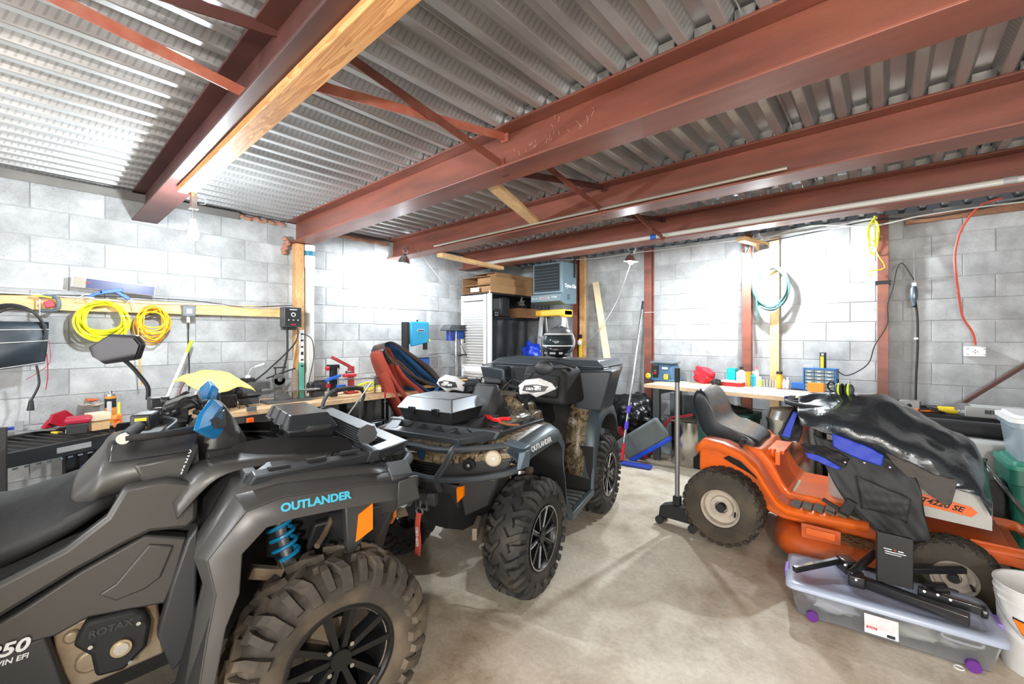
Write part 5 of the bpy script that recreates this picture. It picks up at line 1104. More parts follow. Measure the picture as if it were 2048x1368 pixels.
def patch(y, pts, m, nm, par, th=.005):
    q = [on(1, y, *p) for p in pts]; b = B(); n = len(q)
    b.add([*q, *[p+Vector((0, -th, 0)) for p in q]], [tuple(range(n)), tuple(range(n, 2*n))[::-1]]+[(i, (i+1) % n, n+(i+1) % n, n+i) for i in range(n)])
    return b.build(nm, m, par, sm=False, bev=.002)
def rows_part(nm, rows, m, wr, par, seed):
    o = rows_cloth(nm, 'x', 'x', rows, m, wr, 6, seed); del o['label']; del o['category']; o.parent = par; return o
rows_part('blue_panel', [(-2.435, [(1664, 866), (1700, 880), (1740, 895), (1768, 912)]), (-2.455, [(1666, 892), (1695, 908), (1730, 922), (1764, 932)])], JB, .003, jk, 5)
rows_part('blue_cuff', [(-2.46, [(1610, 905), (1635, 910), (1660, 922), (1682, 936)]), (-2.47, [(1615, 915), (1640, 925), (1662, 935), (1680, 940)])], JB, .002, jk, 6)
rows_part('sleeve', [(-2.40, [(1600, 888), (1640, 892), (1680, 905), (1700, 918)]), (-2.44, [(1612, 903), (1640, 908), (1665, 922), (1690, 935)])], JK, .004, jk, 7)
rows_part('pocket', [(-2.47, [(1712, 952), (1750, 968), (1790, 985), (1822, 1000)]), (-2.475, [(1720, 985), (1755, 1000), (1790, 1010), (1818, 1018)]), (-2.47, [(1724, 1018), (1755, 1022), (1790, 1036), (1814, 1046)])], JK, .004, jk, 8)
for p in ((1690, 925), (1729, 926), (1780, 935)): o = B().ell((0, 0, 0), (.007, .003, .007), 10).build('snap_button', STL, jk); o.location = on(1, -2.475, *p)
rows_cloth('jacket_sleeve', 'black and blue jacket sleeve hanging off the tractor steering wheel', 'sleeve', [(-2.12, [(1592, 800), (1590, 815), (1600, 835)]), (-2.2, [(1575, 835), (1585, 850), (1605, 858)]), (-2.25, [(1556, 868), (1570, 880), (1598, 884)])], JK, .004, 6, 9)
rows_cloth('jacket_sleeve_stripe', 'bright blue band along the hanging jacket sleeve', 'sleeve band', [(-2.24, [(1588, 822), (1596, 826)]), (-2.26, [(1573, 850), (1586, 854)]), (-2.28, [(1563, 872), (1580, 876)])], JB, .001, 6, 9)
# ear muffs
t = thing('ear_muffs', 'grey and lime green ear muffs resting on the tractor cover', 'ear muffs', tuple(on(1, -2.02, 1688, 779)), rot=(0, 0, -8))
LM = M('lime', (.55, .8, .03), .4)
for s, nm in ((-1, 'ear_cup'), (1, 'ear_cup')):
    cp = B().ell((s*.035, 0, .0), (.022, .036, .04), 16).build(nm, M('cup_grey', (.07, .075, .08), .5), t); B().torus((s*.026, 0, 0), .036, .007, 'x', 24, 8).build('lime_ring', LM, cp); B().torus((s*.013, 0, 0), .032, .01, 'x', 20, 8).build('cushion', BLKM, cp)
B().tube([(-.05, 0, .03), (-.075, .02, .045), (-.10, .04, .02), (-.09, .06, -.02), (-.04, .06, -.03)], .006, 8, 4).build('headband', BLKM, t)
# jack dolly with upright pole
t = thing('jack_dolly', 'upright grey pole with a black tip on a wheeled black jack base', 'jack stand', (3.585, -2.36, 0))
B().cyl((0, 0, .2), (0, 0, 1.14), .0175, seg=16).build('pole', M('pole_grey', (.27, .27, .27), .4, .5), t); B().cyl((0, 0, 1.12), (0, 0, 1.23), .0195, seg=16).build('grip', RUB, t)
B().box((0, 0, .17), (.055, .055, .13)).prism([(-.13, .06), (-.12, .14), (-.04, .17), (.12, .16), (.13, .06)], -.05, .05, 'y').build('base', BLKM, t, bev=.006)
for x, y in ((-.12, -.05), (-.12, .06), (.13, -.05)): B().cyl((x, y-.012, .033), (x, y+.012, .033), .032).build('caster', RUB, t)
# ---------------- clear storage box with the bicycle carrier
t = thing('clear_storage_box', 'long clear plastic under-bed storage box with purple latches and wheels', 'storage box', (4.785, -2.80, 0), 6.4); SBX = t
CLR = M('clear_plastic', (.9, .93, .97), .12, trans=.93); CLL = M('clear_lid', (.66, .74, .92), .3, trans=.45)
def rbox(w_, d_, z, r=.04):
    P = []
    for cx_, cy_, a0 in ((1, 1, 0), (-1, 1, 90), (-1, -1, 180), (1, -1, 270)):
        for k in range(4): a = rad(a0+k*30); P.append((cx_*(w_/2-r)+r*cos(a), cy_*(d_/2-r)+r*sin(a), z))
    return P
b = B().loft([rbox(.72, .32, .012), rbox(.77, .36, .14), rbox(.79, .38, .142), rbox(.79, .38, .155)], False); b.add(rbox(.72, .32, .012), [tuple(range(16))])
b.build('tub', CLR, t, solid=.003, ang=50)
B().loft([rbox(.81, .395, .148), rbox(.815, .40, .150), rbox(.815, .40, .168), rbox(.80, .385, .176), rbox(.70, .30, .176), rbox(.69, .29, .170)]).build('lid', CLL, t, ang=50)
PUR = M('purple', (.12, .02, .22), .4)
for x in (-.29, .29):
    for y in (-.175, .16): B().cyl((x, y-.012, .028), (x, y+.012, .028), .026, seg=20).build('wheel', PUR, t)
for x in (-.405, .405): B().box((x, 0, .155), (.02, .09, .05)).build('latch', M('latch_lilac', (.3, .2, .65), .35), t, bev=.005)
o = B().box((0, 0, 0), (.125, .002, .085)).build('paper_label', M('label_pink', (.55, .42, .42), .4, col2=(.75, .72, .72), vs=9), t, sm=False); o.location = (-.02, -.187, .083); o.rotation_euler = (rad(-9), 0, 0)
B().box((0, -.002, -.028), (.124, .002, .028)).build('label_base', WHT, o, sm=False)
B().box((-.035, -.0035, -.016), (.04, .001, .01)).build('label_mark', RED, o, sm=False); text('Sterilite', .009, WHT, o, (-.035, -.0045, -.016), (90, 0, 0)); B().box((.035, -.0035, -.032), (.03, .001, .014)).build('barcode', BLKM, o, sm=False)
WP = M('white_plastic_bag', (.75, .75, .76), .5)
for (x, y, rx, ry, rz_, m, nm, lab) in ((-.2, -.03, .12, .08, .045, WP, 'plastic_bag', 'white plastic bag inside the left half of the clear box'), (.1, -.06, .1, .05, .035, M('pale_paper', (.6, .57, .5), .6), 'paper_bundle', 'pale paper bundle behind the label inside the clear box'), (.25, .0, .09, .09, .03, M('mixed_parts', (.25, .24, .24), .5, col2=(.5, .45, .4), vs=30), 'hardware_bag', 'bag of metal hardware in the right half of the clear box'), (-.05, .09, .25, .05, .04, M('blue_tint', (.2, .3, .5), .5), 'blue_folder', 'blue folder lying at the back of the clear box')):
    p = Matrix.Rotation(rad(6.4), 3, 'Z') @ Vector((x, y, 0))+Vector((4.785, -2.80, .016)); blob(lab, 'bag' if 'bag' in nm else 'bundle', nm, p, (rx, ry, rz_), m, len(nm), .3, 20)
t = thing('saw_blade', 'pale curved saw handle in the right end of the clear box', 'saw', tuple(Matrix.Rotation(rad(6.4), 3, 'Z') @ Vector((.27, -.10, 0))+Vector((4.785, -2.80, .10))), 10)
B().tube([(-.06, 0, 0), (-.05, 0, -.02), (.05, 0, -.025), (.07, 0, -.01), (.05, 0, 0)], .005, 6, 4, True).build('handle', WHT, t)
# hitch bicycle carrier on the lid
CB_ = M('carrier_black', (.012, .012, .014), .28, coat=.3)
t = thing('bike_carrier', 'folded black hitch bicycle carrier lying on the clear storage box', 'bike carrier', (4.785, -2.80, .178), 6.4)
def lc(px, py, z):   # pixel on a level plane, in the carrier's frame
    q = up(px, py, z+.178)-Vector((4.785, -2.80, .178)); q = Matrix.Rotation(rad(-6.4), 3, 'Z') @ q; return Vector((q[0], q[1], z))
B().rod(lc(1588, 1139, .03), lc(1690, 1118, .07), .03, .03).build('receiver_arm', CB_, t, bev=.005)
B().rod(lc(1702, 1155, .03), lc(1940, 1240, .03), .05, .045).build('main_rail', CB_, t, bev=.004)
B().rod(lc(1835, 1180, .06), lc(1968, 1222, .06), .035, .04).cyl(lc(1960, 1222, .055), lc(1975, 1226, .055), .028).build('side_rail', CB_, t, bev=.006)
B().rod(lc(1825, 1140, .08), lc(1930, 1140, .10), .03, .03).build('wheel_tray', CB_, t, bev=.004)
B().box(lc(1695, 1130, .055), (.07, .09, .07), (0, 0, 30)).box(lc(1712, 1158, .04), (.07, .08, .06)).rod(lc(1700, 1150, .06), lc(1750, 1105, .09), .03, .04).build('hinge_block', CB_, t, bev=.008)
for p in ((1690, 1130), (1712, 1160), (1848, 1183), (1875, 1190), (1900, 1200)): B().cyl(lc(*p, .085), lc(*p, .095)+Vector((0, -.008, .004)), .005).build('bolt', STL, t)
q0 = lc(1752, 1180, 0); q1 = lc(1826, 1195, 0)
p = [on(1, -2.83, *z_) for z_ in ((1752, 1060), (1826, 1078), (1826, 1178), (1752, 1160))]
R6 = Matrix.Rotation(rad(-6.4), 3, 'Z'); p = [R6 @ (q-Vector((4.785, -2.80, .178))) for q in p]
b = B(); nrm = Vector((.1, -1, 0)).normalized()*.012; b.hexa([q+nrm for q in p], [q-nrm for q in p]); b.build('plate', M('satin_plate', (.012, .012, .013), .35), t, bev=.004)
pc = (p[0]+p[1]+p[2]+p[3])/4; ux = (p[1]-p[0]).normalized()
for k, (dx, dz, w_, h_, m) in enumerate(((-.04, .05, .03, .004, WHT), (.0, .052, .008, .008, RED), (.03, .05, .02, .005, WHT), (-.02, .035, .05, .004, WHT), (.035, .036, .03, .004, WHT), (-.01, .022, .06, .003, WHT))):
    o = B().box((0, 0, 0), (w_, .001, h_)).build('warning_print', m, t, sm=False); o.location = pc+ux*dx*.7+Vector((.002, -.0145, dz*.8+.01)); o.rotation_euler = (0, 0, math.atan2(ux.y, ux.x))
B().cyl(lc(1862, 1178, .07), lc(1890, 1178, .075), .03).tube([lc(1845, 1170, .1), lc(1870, 1172, .10), lc(1900, 1178, .08), (lc(1915, 1183, .06))], .006, 6, 4).build('ratchet', CB_, t)
# white pail bottom right
t = thing('white_pail', 'white plastic pail with an orange emblem at the right edge', 'pail', (5.33, -2.74, 0))
PW = M('pail_white', (.72, .72, .71), .4, dirt=(.45, .4, .33), dirt_amt=.4, ds=6)
B().lathe([(0, .004), (.128, .0), (.132, .02), (.148, .30), (.153, .30), (.153, .305), (.149, .31), (.150, .33), (.156, .332), (.156, .337), (.151, .342), (.152, .362), (.158, .366), (.157, .372), (.147, .372), (.143, .33), (.128, .02), (0, .012)], seg=48).build('body', PW, t)
B().tube([(-.155*cos(a), -.02-.155*sin(a)*.9, .33-.17*sin(a)) for a in [pi*k/14 for k in range(15)]], .003, 6, 1).build('wire_handle', STL, t)
am = rad(232)
def cyl_patch(b, R_, a0, a1, z0, z1, n=8, f=None):
    vs = []
    for i in range(n+1):
        a = a0+(a1-a0)*i/n; zz = f(i/n) if f else z1; vs += [(R_*cos(a), R_*sin(a), z0 if not f else f(i/n)[0]), (R_*cos(a), R_*sin(a), zz if not f else f(i/n)[1])]
    return b.add(vs, [(2*i, 2*i+2, 2*i+3, 2*i+1) for i in range(n)])
a0 = rad(222); a1 = rad(256)
cyl_patch(B(), .1475, a0, a1, 0, 0, 10, lambda f: (.24-.13*f, .25)).build('emblem', BLKM, t); cyl_patch(B(), .1485, a0+.03, a1, 0, 0, 10, lambda f: (.237-.12*f, .243)).build('emblem_orange', M('emblem_orange', (.9, .2, .01), .4), t)
# right edge stack
tote('storage_tote', 'green storage tote at the right edge under the clear one', (5.68, -1.49, 0), 2, .62, .42, .66, GRN, M('green_lid', (.03, .22, .15), .4))
TL = M('clear_blue', (.5, .62, .7), .25, trans=.5)
tote('clear_tote', 'clear plastic tote with a white lid on top of the green tote', (5.68, -1.48, .706), 2, .60, .42, .24, TL, WHT)
t = thing('red_sled', 'bright red plastic sled lying on the floor before the white bin', 'sled', (5.12, -1.48, 0.02), 90)
B().loft([rbox(.4, .38, 0, .1), rbox(.44, .42, .10, .1), rbox(.46, .44, .11, .1)], False).add(rbox(.4, .38, 0, .1), [tuple(range(16))]).build('sled', M('sled_red', (.6, .01, .03), .4), t, solid=.006)
t = thing('white_bin', 'large white bin with a warning label behind the tractor', 'bin', (5.30, -.95, 0), 0)
B().box((0, 0, .36), (.66, .5, .72)).build('body', M('bin_white', (.55, .55, .53), .5), t, bev=.02)
B().box((-.005, -.252, .60), (.1, .003, .018)).build('warning_bar', BLKM, t, sm=False); B().box((-.005, -.252, .51), (.1, .002, .14)).build('label_field', M('label_white', (.65, .65, .64), .5), t, sm=False)
text('WARNING', .018, WHT, t, (-.005, -.2545, .60), (90, 0, 0)); B().ell((-.01, -.254, .54), (.03, .002, .02), 10).ell((.015, -.254, .565), (.012, .002, .012), 8).build('pictogram', BLKM, t); B().box((.02, -.254, .40), (.035, .002, .04)).build('barcode', BLKM, t, sm=False)
for k in range(4): B().box((-.005, -.254, .47-k*.014), (.085, .002, .003)).build('text_line', BLKM, t, sm=False)
o = B().cyl((4.72, -.98, .775), (5.95, -.98, .775), .055, seg=20).build('rolled_mat', BLKM); tag(o, 'long black rolled mat lying across the white bin', 'mat')
t = thing('side_table', 'black table against the back wall behind the tractor', 'table', (4.78, -.62, 0)); B().box((.6, .22, .80), (1.26, .42, .03)).build('top', BLKM, t, sm=False)
for x in (.03, 1.18):
    for y in (.04, .4): B().box((x, y, .39), (.04, .04, .78)).build('leg', BLKM, t, sm=False)
ZT_ = .817
def ut(px, py): return up(px, py, ZT_)
b = B().grid(lambda u, v: ((u-.5)*.28, (v-.5)*.2, .06*sin(pi*u)*sin(pi*v)+.006*sin(20*u+9*v)), 20, 14); solo(b.build('mesh_bag', M('mesh_white', (.7, .68, .66), .8, bump=.6, bs=80), solid=.003), 'white mesh bag heaped on the table behind the cover', 'bag', (4.78, -.48, ZT_))
t = thing('junction_box', 'galvanised steel junction box on the table by the black cable', 'junction box', (4.97, -.50, ZT_), -10)
B().box((0, 0, .045), (.13, .1, .09)).build('box', M('galv', (.4, .41, .4), .4, .8), t, bev=.003); B().cyl((0, -.052, .045), (0, -.049, .045), .018).build('knockout', BLKM, t)
t = thing('angle_grinder', 'yellow-handled angle grinder on the table near the wall', 'grinder', (5.21, -.52, ZT_), 10)
B().cyl((-.07, 0, .035), (.05, 0, .03), .026, .03).build('body', YEL, t); B().box((.075, 0, .03), (.06, .06, .045)).build('gear_head', STL, t, bev=.008); B().cyl((.08, -.02, .05), (.08, -.028, .05), .055, seg=24).build('guard', GRYM, t)
coil('air_line', 'x', (5.08, -.46, .84), .10, .02, 4, .006, CORDM, 'black air line coiled on the table beside the grinder', 'hose', .2, .18, seed=17)
t = thing('soldering_iron', 'orange-handled tool lying among cables on the table', 'tool', (5.05, -.56, ZT_), 5); B().cyl((-.06, 0, .015), (.04, 0, .015), .012).cyl((.04, 0, .015), (.1, 0, .012), .005).build('handle', ORG, t)
t = thing('cardboard_carton', 'flat white carton printed BERNARD near the right edge', 'box', (5.47, -.47, ZT_), 0)
B().box((0, 0, .04), (.34, .22, .08)).build('carton', M('grey_carton', (.5, .5, .49), .7), t, sm=False); text('BERNARD', .042, BLKM, t, (.03, -.1115, .045), (90, 0, 0), offset=.001)
b = B().ell((0, 0, .03), (.03, .03, .035), 12); solo(b.build('paper_wad', WHT, ang=80), 'crumpled white paper wad between the grinder and the carton', 'paper', (5.28, -.5, ZT_))
t = thing('chrome_rods', 'chrome and black rods standing behind the green tote', 'rods', (5.30, -1.62, 0), 0)
B().cyl((0, .1, .62), (.18, -.2, .35), .012).build('rod', STL, t); B().cyl((.0, 0, 0), (-.02, .05, .66), .016).build('upright', BLKM, t); B().box((0, .1, .4), (.16, .12, .3)).build('bracket', BLKM, t, bev=.01)
b = B().torus((0, 0, .002), .016, .003, 'z', 20, 6); solo(b.build('washer', WHT), 'small white ring lying on the floor near the clear box', 'ring', tuple(up(1918, 1336, 0)))
# ---------------- quad bikes (x forward, y left, z up; origin on the floor under the front axle)
def camo():
    m = bpy.data.materials.new('camouflage'); m.use_nodes = True; t = m.node_tree; b = t.nodes['Principled BSDF']; L = t.links
    tc = nd(t, 'ShaderNodeTexCoord')
    def lay(scale, seedz, det=6, dist=2.5):
        mp = nd(t, 'ShaderNodeMapping'); mp.inputs['Location'].default_value = (seedz, seedz*2, seedz*3); mp.inputs['Scale'].default_value = (1, 1, .55); mp.inputs['Rotation'].default_value = (.6, .3, seedz); L.new(tc.outputs['Object'], mp.inputs[0])
        n = nd(t, 'ShaderNodeTexNoise'); n.inputs['Scale'].default_value = scale; n.inputs['Detail'].default_value = det; n.inputs['Distortion'].default_value = dist; L.new(mp.outputs[0], n.inputs[0]); return n.outputs['Fac']
    r = nd(t, 'ShaderNodeValToRGB'); e = r.color_ramp.elements; r.color_ramp.interpolation = 'LINEAR'
    st = [(.0, (.02, .016, .012)), (.40, (.05, .035, .022)), (.46, (.16, .11, .065)), (.52, (.34, .27, .18)), (.56, (.09, .06, .04)), (.62, (.42, .34, .22)), (.68, (.07, .05, .03)), (1, (.3, .2, .1))]
    while len(e) < len(st): e.new(.5)
    for i, (p, c) in enumerate(st): e[i].position = p; e[i].color = (*c, 1)
    L.new(lay(16, .4), r.inputs[0])
    g = nd(t, 'ShaderNodeValToRGB'); g.color_ramp.elements[0].position = .56; g.color_ramp.elements[1].position = .6; g.color_ramp.elements[0].color = (0, 0, 0, 1); L.new(lay(9, 1.7, 4, 3), g.inputs[0])
    mx = nd(t, 'ShaderNodeMix', data_type='RGBA'); L.new(g.outputs[0], mx.inputs[0]); L.new(r.outputs[0], mx.inputs[6]); mx.inputs[7].default_value = (.10, .085, .04, 1)
    L.new(mx.outputs[2], b.inputs['Base Color']); b.inputs['Roughness'].default_value = .35
    return m
CAMO = camo()
BODY = M('satin_grey_body', (.068, .066, .064), .36, .25, rvar=.06)
BODYD = M('charcoal_plastic', (.035, .036, .038), .45, bump=.1, bs=350)
TUBE_ = M('bumper_tube', (.06, .07, .08), .4, .3)
TYRE = M('atv_rubber', (.045, .038, .03), .8, bump=.1, bs=90, dirt=(.2, .15, .1), dirt_amt=.8, ds=5)
TYRE2 = M('atv_rubber_clean', (.025, .025, .025), .7, bump=.1, bs=90, dirt=(.09, .075, .06), dirt_amt=.6, ds=6)
RIMB = M('rim_black', (.012, .012, .013), .32, .3); RIME = M('machined_edge', (.55, .56, .57), .25, 1)
ENG = M('dirty_aluminium', (.38, .31, .22), .5, .5, dirt=(.16, .09, .04), dirt_amt=.8, ds=9)
SEATM = M('seat_fabric', (.018, .019, .021), .6, bump=.35, bs=16)
def mirror(b):
    c = B(); c.v = b.v+[Vector((v.x, -v.y, v.z)) for v in b.v]; n = len(b.v); c.f = b.f+[tuple(i+n for i in f)[::-1] for f in b.f]; return c
def flip(b):
    c = B(); c.v = [Vector((v.x, -v.y, v.z)) for v in b.v]; c.f = [f[::-1] for f in b.f]; return c
def skin(rows, n=5):   # rows: lists of points with the same count, smoothed along
    R_ = [smooth([Vector(p) for p in r], n) for r in rows]; m_ = len(R_[0]); b = B()
    b.add([p for r in R_ for p in r], [(i*m_+j, i*m_+j+1, (i+1)*m_+j+1, (i+1)*m_+j) for i in range(len(R_)-1) for j in range(m_-1)]); return b
_tread = {}
def atv_wheel(root, x, y, ty, edge, spokes, R=.325, w=.215, rim=.178, steer=0):
    s = 1 if y > 0 else -1
    h = bpy.data.objects.new('wheel', None); C.objects.link(h); h.parent = root; h.location = (x, y, .335); h.rotation_euler = (0, 0, rad(steer)+(pi if s < 0 else 0))
    # built with the outer face towards +y
    k = (ty.name, edge.name, spokes)
    if k in _tread:
        for q in _tread[k]: o = q.copy(); C.objects.link(o); o.parent = h
        return h
    parts = []
    parts.append(B().lathe([(rim-.01, -w*.40), (rim+.012, -w*.47), (R*.78, -w*.52), (R*.92, -w*.46), (R*.975, -w*.32), (R, 0), (R*.975, w*.32), (R*.92, w*.46), (R*.78, w*.52), (rim+.012, w*.47), (rim-.01, w*.40)], (0, 0, 0), 'y', 56).build('tire', ty, h))
    b = B(); n = 16; hh = .024
    def lug(sd, pts, wd):
        secs = []
        for k_, (ta, y, r) in enumerate(pts):
            def at_(t_, rr): a_ = rad(t_); return Vector((rr*sin(a_), sd*y, rr*cos(a_)))
            wa = math.degrees(wd/r)/2*(1 if k_ else .8)
            tilt = max(0, y-.43*w)/(.12*w)   # 0 on the crown, 1 on the sidewall
            out = Vector((0, sd*hh*.8*min(1, tilt), 0)); hr = hh*(1-.75*min(1, tilt))
            secs.append([at_(ta-wa, r-.004), at_(ta+wa, r-.004), at_(ta+wa*.82, r+hr)+out, at_(ta-wa*.82, r+hr)+out])
        b.loft(secs)
    for i in range(n):
        for sd in (1, -1):
            a0 = 360*(i+(.5 if sd < 0 else 0))/n
            lug(sd, [(a0-4, .03*w, R), (a0+4, .20*w, R), (a0+1, .36*w, R*.99), (a0-2, .46*w, R*.955), (a0-3, .515*w, R*.87), (a0-3.5, .53*w, R*.77)], .036)
            lug(sd, [(a0+9, .30*w, R*.995), (a0+9, .42*w, R*.975), (a0+8.5, .49*w, R*.91), (a0+8, .52*w, R*.83)], .028)
            lug(sd, [(a0+4, .19*w, R), (a0+9, .21*w, R), (a0+13, .27*w, R)], .02)
    b.T = Matrix()
    o = b.build('tread', ty, h, sm=False); o['kind'] = 'stuff'; parts.append(o)
    parts.append(B().lathe([(rim+.012, w*.46), (rim+.014, w*.49), (rim+.004, w*.50), (rim-.004, w*.44), (rim-.014, w*.30), (rim-.02, -w*.3), (rim-.0, -w*.42)], (0, 0, 0), 'y', 48).lathe([(0, -w*.1), (.09, -w*.1), (.1, -w*.3)], (0, 0, 0), 'y', 24).build('rim', RIMB, h))
    parts.append(B().lathe([(rim+.006, w*.497), (rim+.009, w*.502), (rim+.003, w*.503), (rim+.001, w*.498)], (0, 0, 0), 'y', 48).build('rim_edge', edge, h))
    sb = B(); eb = B()
    for i in range(spokes):
        a = 360*i/spokes
        sb.at((0, 0, 0), (0, a, 0)); yo_ = w*.40
        for dx in (-1, 1):
            sb.hexa([(dx*.012-.012, yo_-.05, .035), (dx*.012+.012, yo_-.05, .035), (dx*.046+.016, yo_-.035, rim-.006), (dx*.046-.016, yo_-.035, rim-.006)], [(dx*.012-.010, yo_, .035), (dx*.012+.010, yo_, .035), (dx*.046+.012, yo_+.012, rim-.006), (dx*.046-.012, yo_+.012, rim-.006)])
            eb.at((0, 0, 0), (0, a, 0)); eb.hexa([(dx*.024-.002, yo_+.001, .05), (dx*.024+.002, yo_+.001, .05), (dx*.06+.002, yo_+.011, rim-.008), (dx*.06-.002, yo_+.011, rim-.008)], [(dx*.024-.002, yo_+.004, .05), (dx*.024+.002, yo_+.004, .05), (dx*.06+.002, yo_+.015, rim-.008), (dx*.06-.002, yo_+.015, rim-.008)])
    parts.append(sb.build('spokes', RIMB, h, sm=False)); 
    if edge is not RIMB: parts.append(eb.build('spoke_edges', edge, h, sm=False))
    c = B().cyl((0, w*.2, 0), (0, w*.44, 0), .042, .036, 20)
    parts.append(c.build('hub_cap', RIMB, h)); parts.append(B().lathe([(0, -w*.2), (.09, -w*.2), (.095, -w*.05), (.03, .0), (.03, w*.25)], (0, 0, 0), 'y', 24).build('brake_disc', ENG, h))
    for i in range(4): a = rad(45+90*i); parts.append(B().cyl((.055*cos(a), w*.36, .055*sin(a)), (.055*cos(a), w*.42, .055*sin(a)), .008, seg=8).build('lug_nut', STL if edge is RIMB else RIMB, h))
    _tread[k] = parts; return h
def spring(root, p0, p1, r, wire, n, m):
    p0 = Vector(p0); p1 = Vector(p1); d = p1-p0; u = d.orthogonal().normalized(); v = d.normalized().cross(u); P_ = []
    for i in range(n*12+1): a = 2*pi*i/12; P_.append(p0+d*i/(n*12)+(u*cos(a)+v*sin(a))*r)
    return B().tube(P_, wire, 6).build('shock_spring', m, root)
def atv(name, label, loc, rz, P_, front_steer=0):
    root = thing(name, label, 'quad bike', loc, rz); q = P_
    # wheels
    for x, st in ((0, front_steer), (-1.30, 0)):
        for y in (.49, -.49): atv_wheel(root, x, y, q['tyre'], q['edge'], q['spokes'], steer=st)
    # core
    b = B(); secs = []
    for x, hw, zt, zb in ((-1.72, .16, .88, .6), (-1.55, .2, .92, .42), (-1.2, .22, .92, .30), (-.9, .17, .78, .28), (-.6, .17, .86, .28), (-.4, .18, 1.0, .30), (-.1, .2, .98, .33), (.2, .2, .93, .36), (.33, .17, .86, .42)):
        secs.append([(x, hw*.8, zb), (x, hw, zb+.06), (x, hw, zt-.06), (x, hw*.8, zt), (x, -hw*.8, zt), (x, -hw, zt-.06), (x, -hw, zb+.06), (x, -hw*.8, zb)])
    b.loft(secs); b.build('frame_core', BLKM, root)
    # front and rear fenders: inner surface, crease, face
    def arch(I_, T_, M_, E_, nm, m1, m2):
        for sg in (1, -1):
            rr = lambda pts, y: [(x, -y*sg, z) for x, z in pts]
            skin([rr(I_, .34), rr(T_, .492)], 1).build('fender_top', m1, root, solid=.006, ang=50)
            skin([rr(T_, .49), rr(M_, .562)], 1).build(nm, m2, root, solid=.008, ang=16, bev=.003); skin([rr(M_, .562), rr(E_, .582)], 1).build(nm+'_face', m2, root, solid=.008, ang=16, bev=.003)
            skin([rr(E_, .575), rr([((x-0)*.98, z+.035) for x, z in E_], .44), rr([(x, z+.06) for x, z in I_], .2)]).build('fender_liner', BLKM, root)
    fI = [(-.40, .40), (-.385, .62), (-.365, .72), (-.39, .82), (-.30, .985), (-.18, 1.015), (-.04, 1.0), (.12, .975), (.22, .94)]
    fT = [(-.435, .40), (-.407, .60), (-.385, .70), (-.41, .80), (-.305, .965), (-.18, .975), (-.04, .962), (.12, .945), (.27, .92)]
    fM = [(-.41, .38), (-.383, .577), (-.362, .70), (-.383, .81), (-.285, .93), (-.18, .95), (-.04, .94), (.12, .925), (.30, .895)]
    fE = [(-.375, .40), (-.34, .60), (-.305, .69), (-.298, .81), (-.232, .872), (-.15, .878), (-.04, .872), (.12, .86), (.27, .845)]
    arch(fI, fT, fM, fE, 'front_fender_flare', q['body'], q['flare'])
    rI = [(-.92, .42), (-.94, .62), (-.98, .80), (-1.06, .96), (-1.2, 1.02), (-1.38, 1.02), (-1.55, .98), (-1.66, .88), (-1.72, .74)]
    rT = [(-.93, .40), (-.96, .60), (-1.0, .78), (-1.08, .93), (-1.22, .985), (-1.38, .985), (-1.54, .94), (-1.64, .84), (-1.69, .70)]
    rM = [(-.94, .38), (-.975, .58), (-1.02, .76), (-1.10, .90), (-1.23, .95), (-1.38, .95), (-1.52, .91), (-1.61, .81), (-1.65, .68)]
    rE = [(-.955, .38), (-1.0, .57), (-1.06, .72), (-1.13, .83), (-1.24, .87), (-1.37, .87), (-1.49, .83), (-1.57, .74), (-1.61, .64)]
    arch(rI, rT, rM, rE, 'rear_fender_flare', q['body'], q['flare'])
    # upper body between fender tops
    for sg in (1, -1):
        a = lambda pts: [(x, -y*sg, z) for x, y, z in pts]
        skin([a([(-.46, .30, .93), (-.40, .26, 1.03), (-.28, .24, 1.04), (-.1, .22, 1.02), (.1, .22, .99), (.3, .16, .95)]), a([(-.45, .345, .88), (-.34, .345, .99), (-.2, .345, 1.01), (-.04, .345, 1.0), (.12, .345, .975), (.24, .345, .94)])]).build('upper_body', q['body'], root, solid=.006, ang=50)
        # side panels
        pa = [(-.58, 1.002), (-.479, 1.007), (-.41, .985), (-.39, .95), (-.392, .85), (-.42, .826), (-.517, .842), (-.577, .822), (-.688, .775), (-.90, .665), (-1.05, .62), (-1.05, .70), (-.85, .79), (-.709, .85), (-.62, .92)]
        y0, y1 = sg*-.305, sg*-.25
        B().prism(pa, y0, y1, 'y', -.0).build('side_panel', q['side'], root, bev=.014, ang=40)
        pb = [(-.529, .83), (-.42, .79), (-.455, .645), (-.478, .585), (-.66, .615), (-.73, .59), (-.95, .60), (-.95, .625), (-.80, .695), (-.678, .765)]
        B().prism(pb, sg*-.285, sg*-.23, 'y').build('lower_panel', q['low'], root, bev=.008, ang=40)
        B().prism([(-.52, .80), (-.455, .775), (-.49, .68), (-.53, .655), (-.60, .645), (-.64, .68), (-.60, .70)], sg*-.292, sg*-.27, 'y').build('panel_recess', q['low'], root, bev=.006)
        B().prism([(-.42, .79), (-.39, .83), (-.40, .42), (-.46, .36), (-.50, .50), (-.46, .66)], sg*-.31, sg*-.24, 'y').build('leg_shield', BODYD, root, bev=.008)
        B().prism([(-1.0, .585), (-.75, .60), (-.715, .45), (-.70, .40), (-1.0, .38)], sg*-.29, sg*-.24, 'y').build('name_panel', BODYD, root, bev=.006)
        # engine and its black cover
        B().prism([(-.74, .60), (-.50, .60), (-.48, .40), (-.74, .38)], sg*-.25, sg*-.18, 'y').cyl((-.66, sg*-.27, .47), (-.66, sg*-.2, .47), .035).cyl((-.70, sg*-.265, .56), (-.70, sg*-.2, .56), .02).build('engine_case', ENG, root, bev=.008)
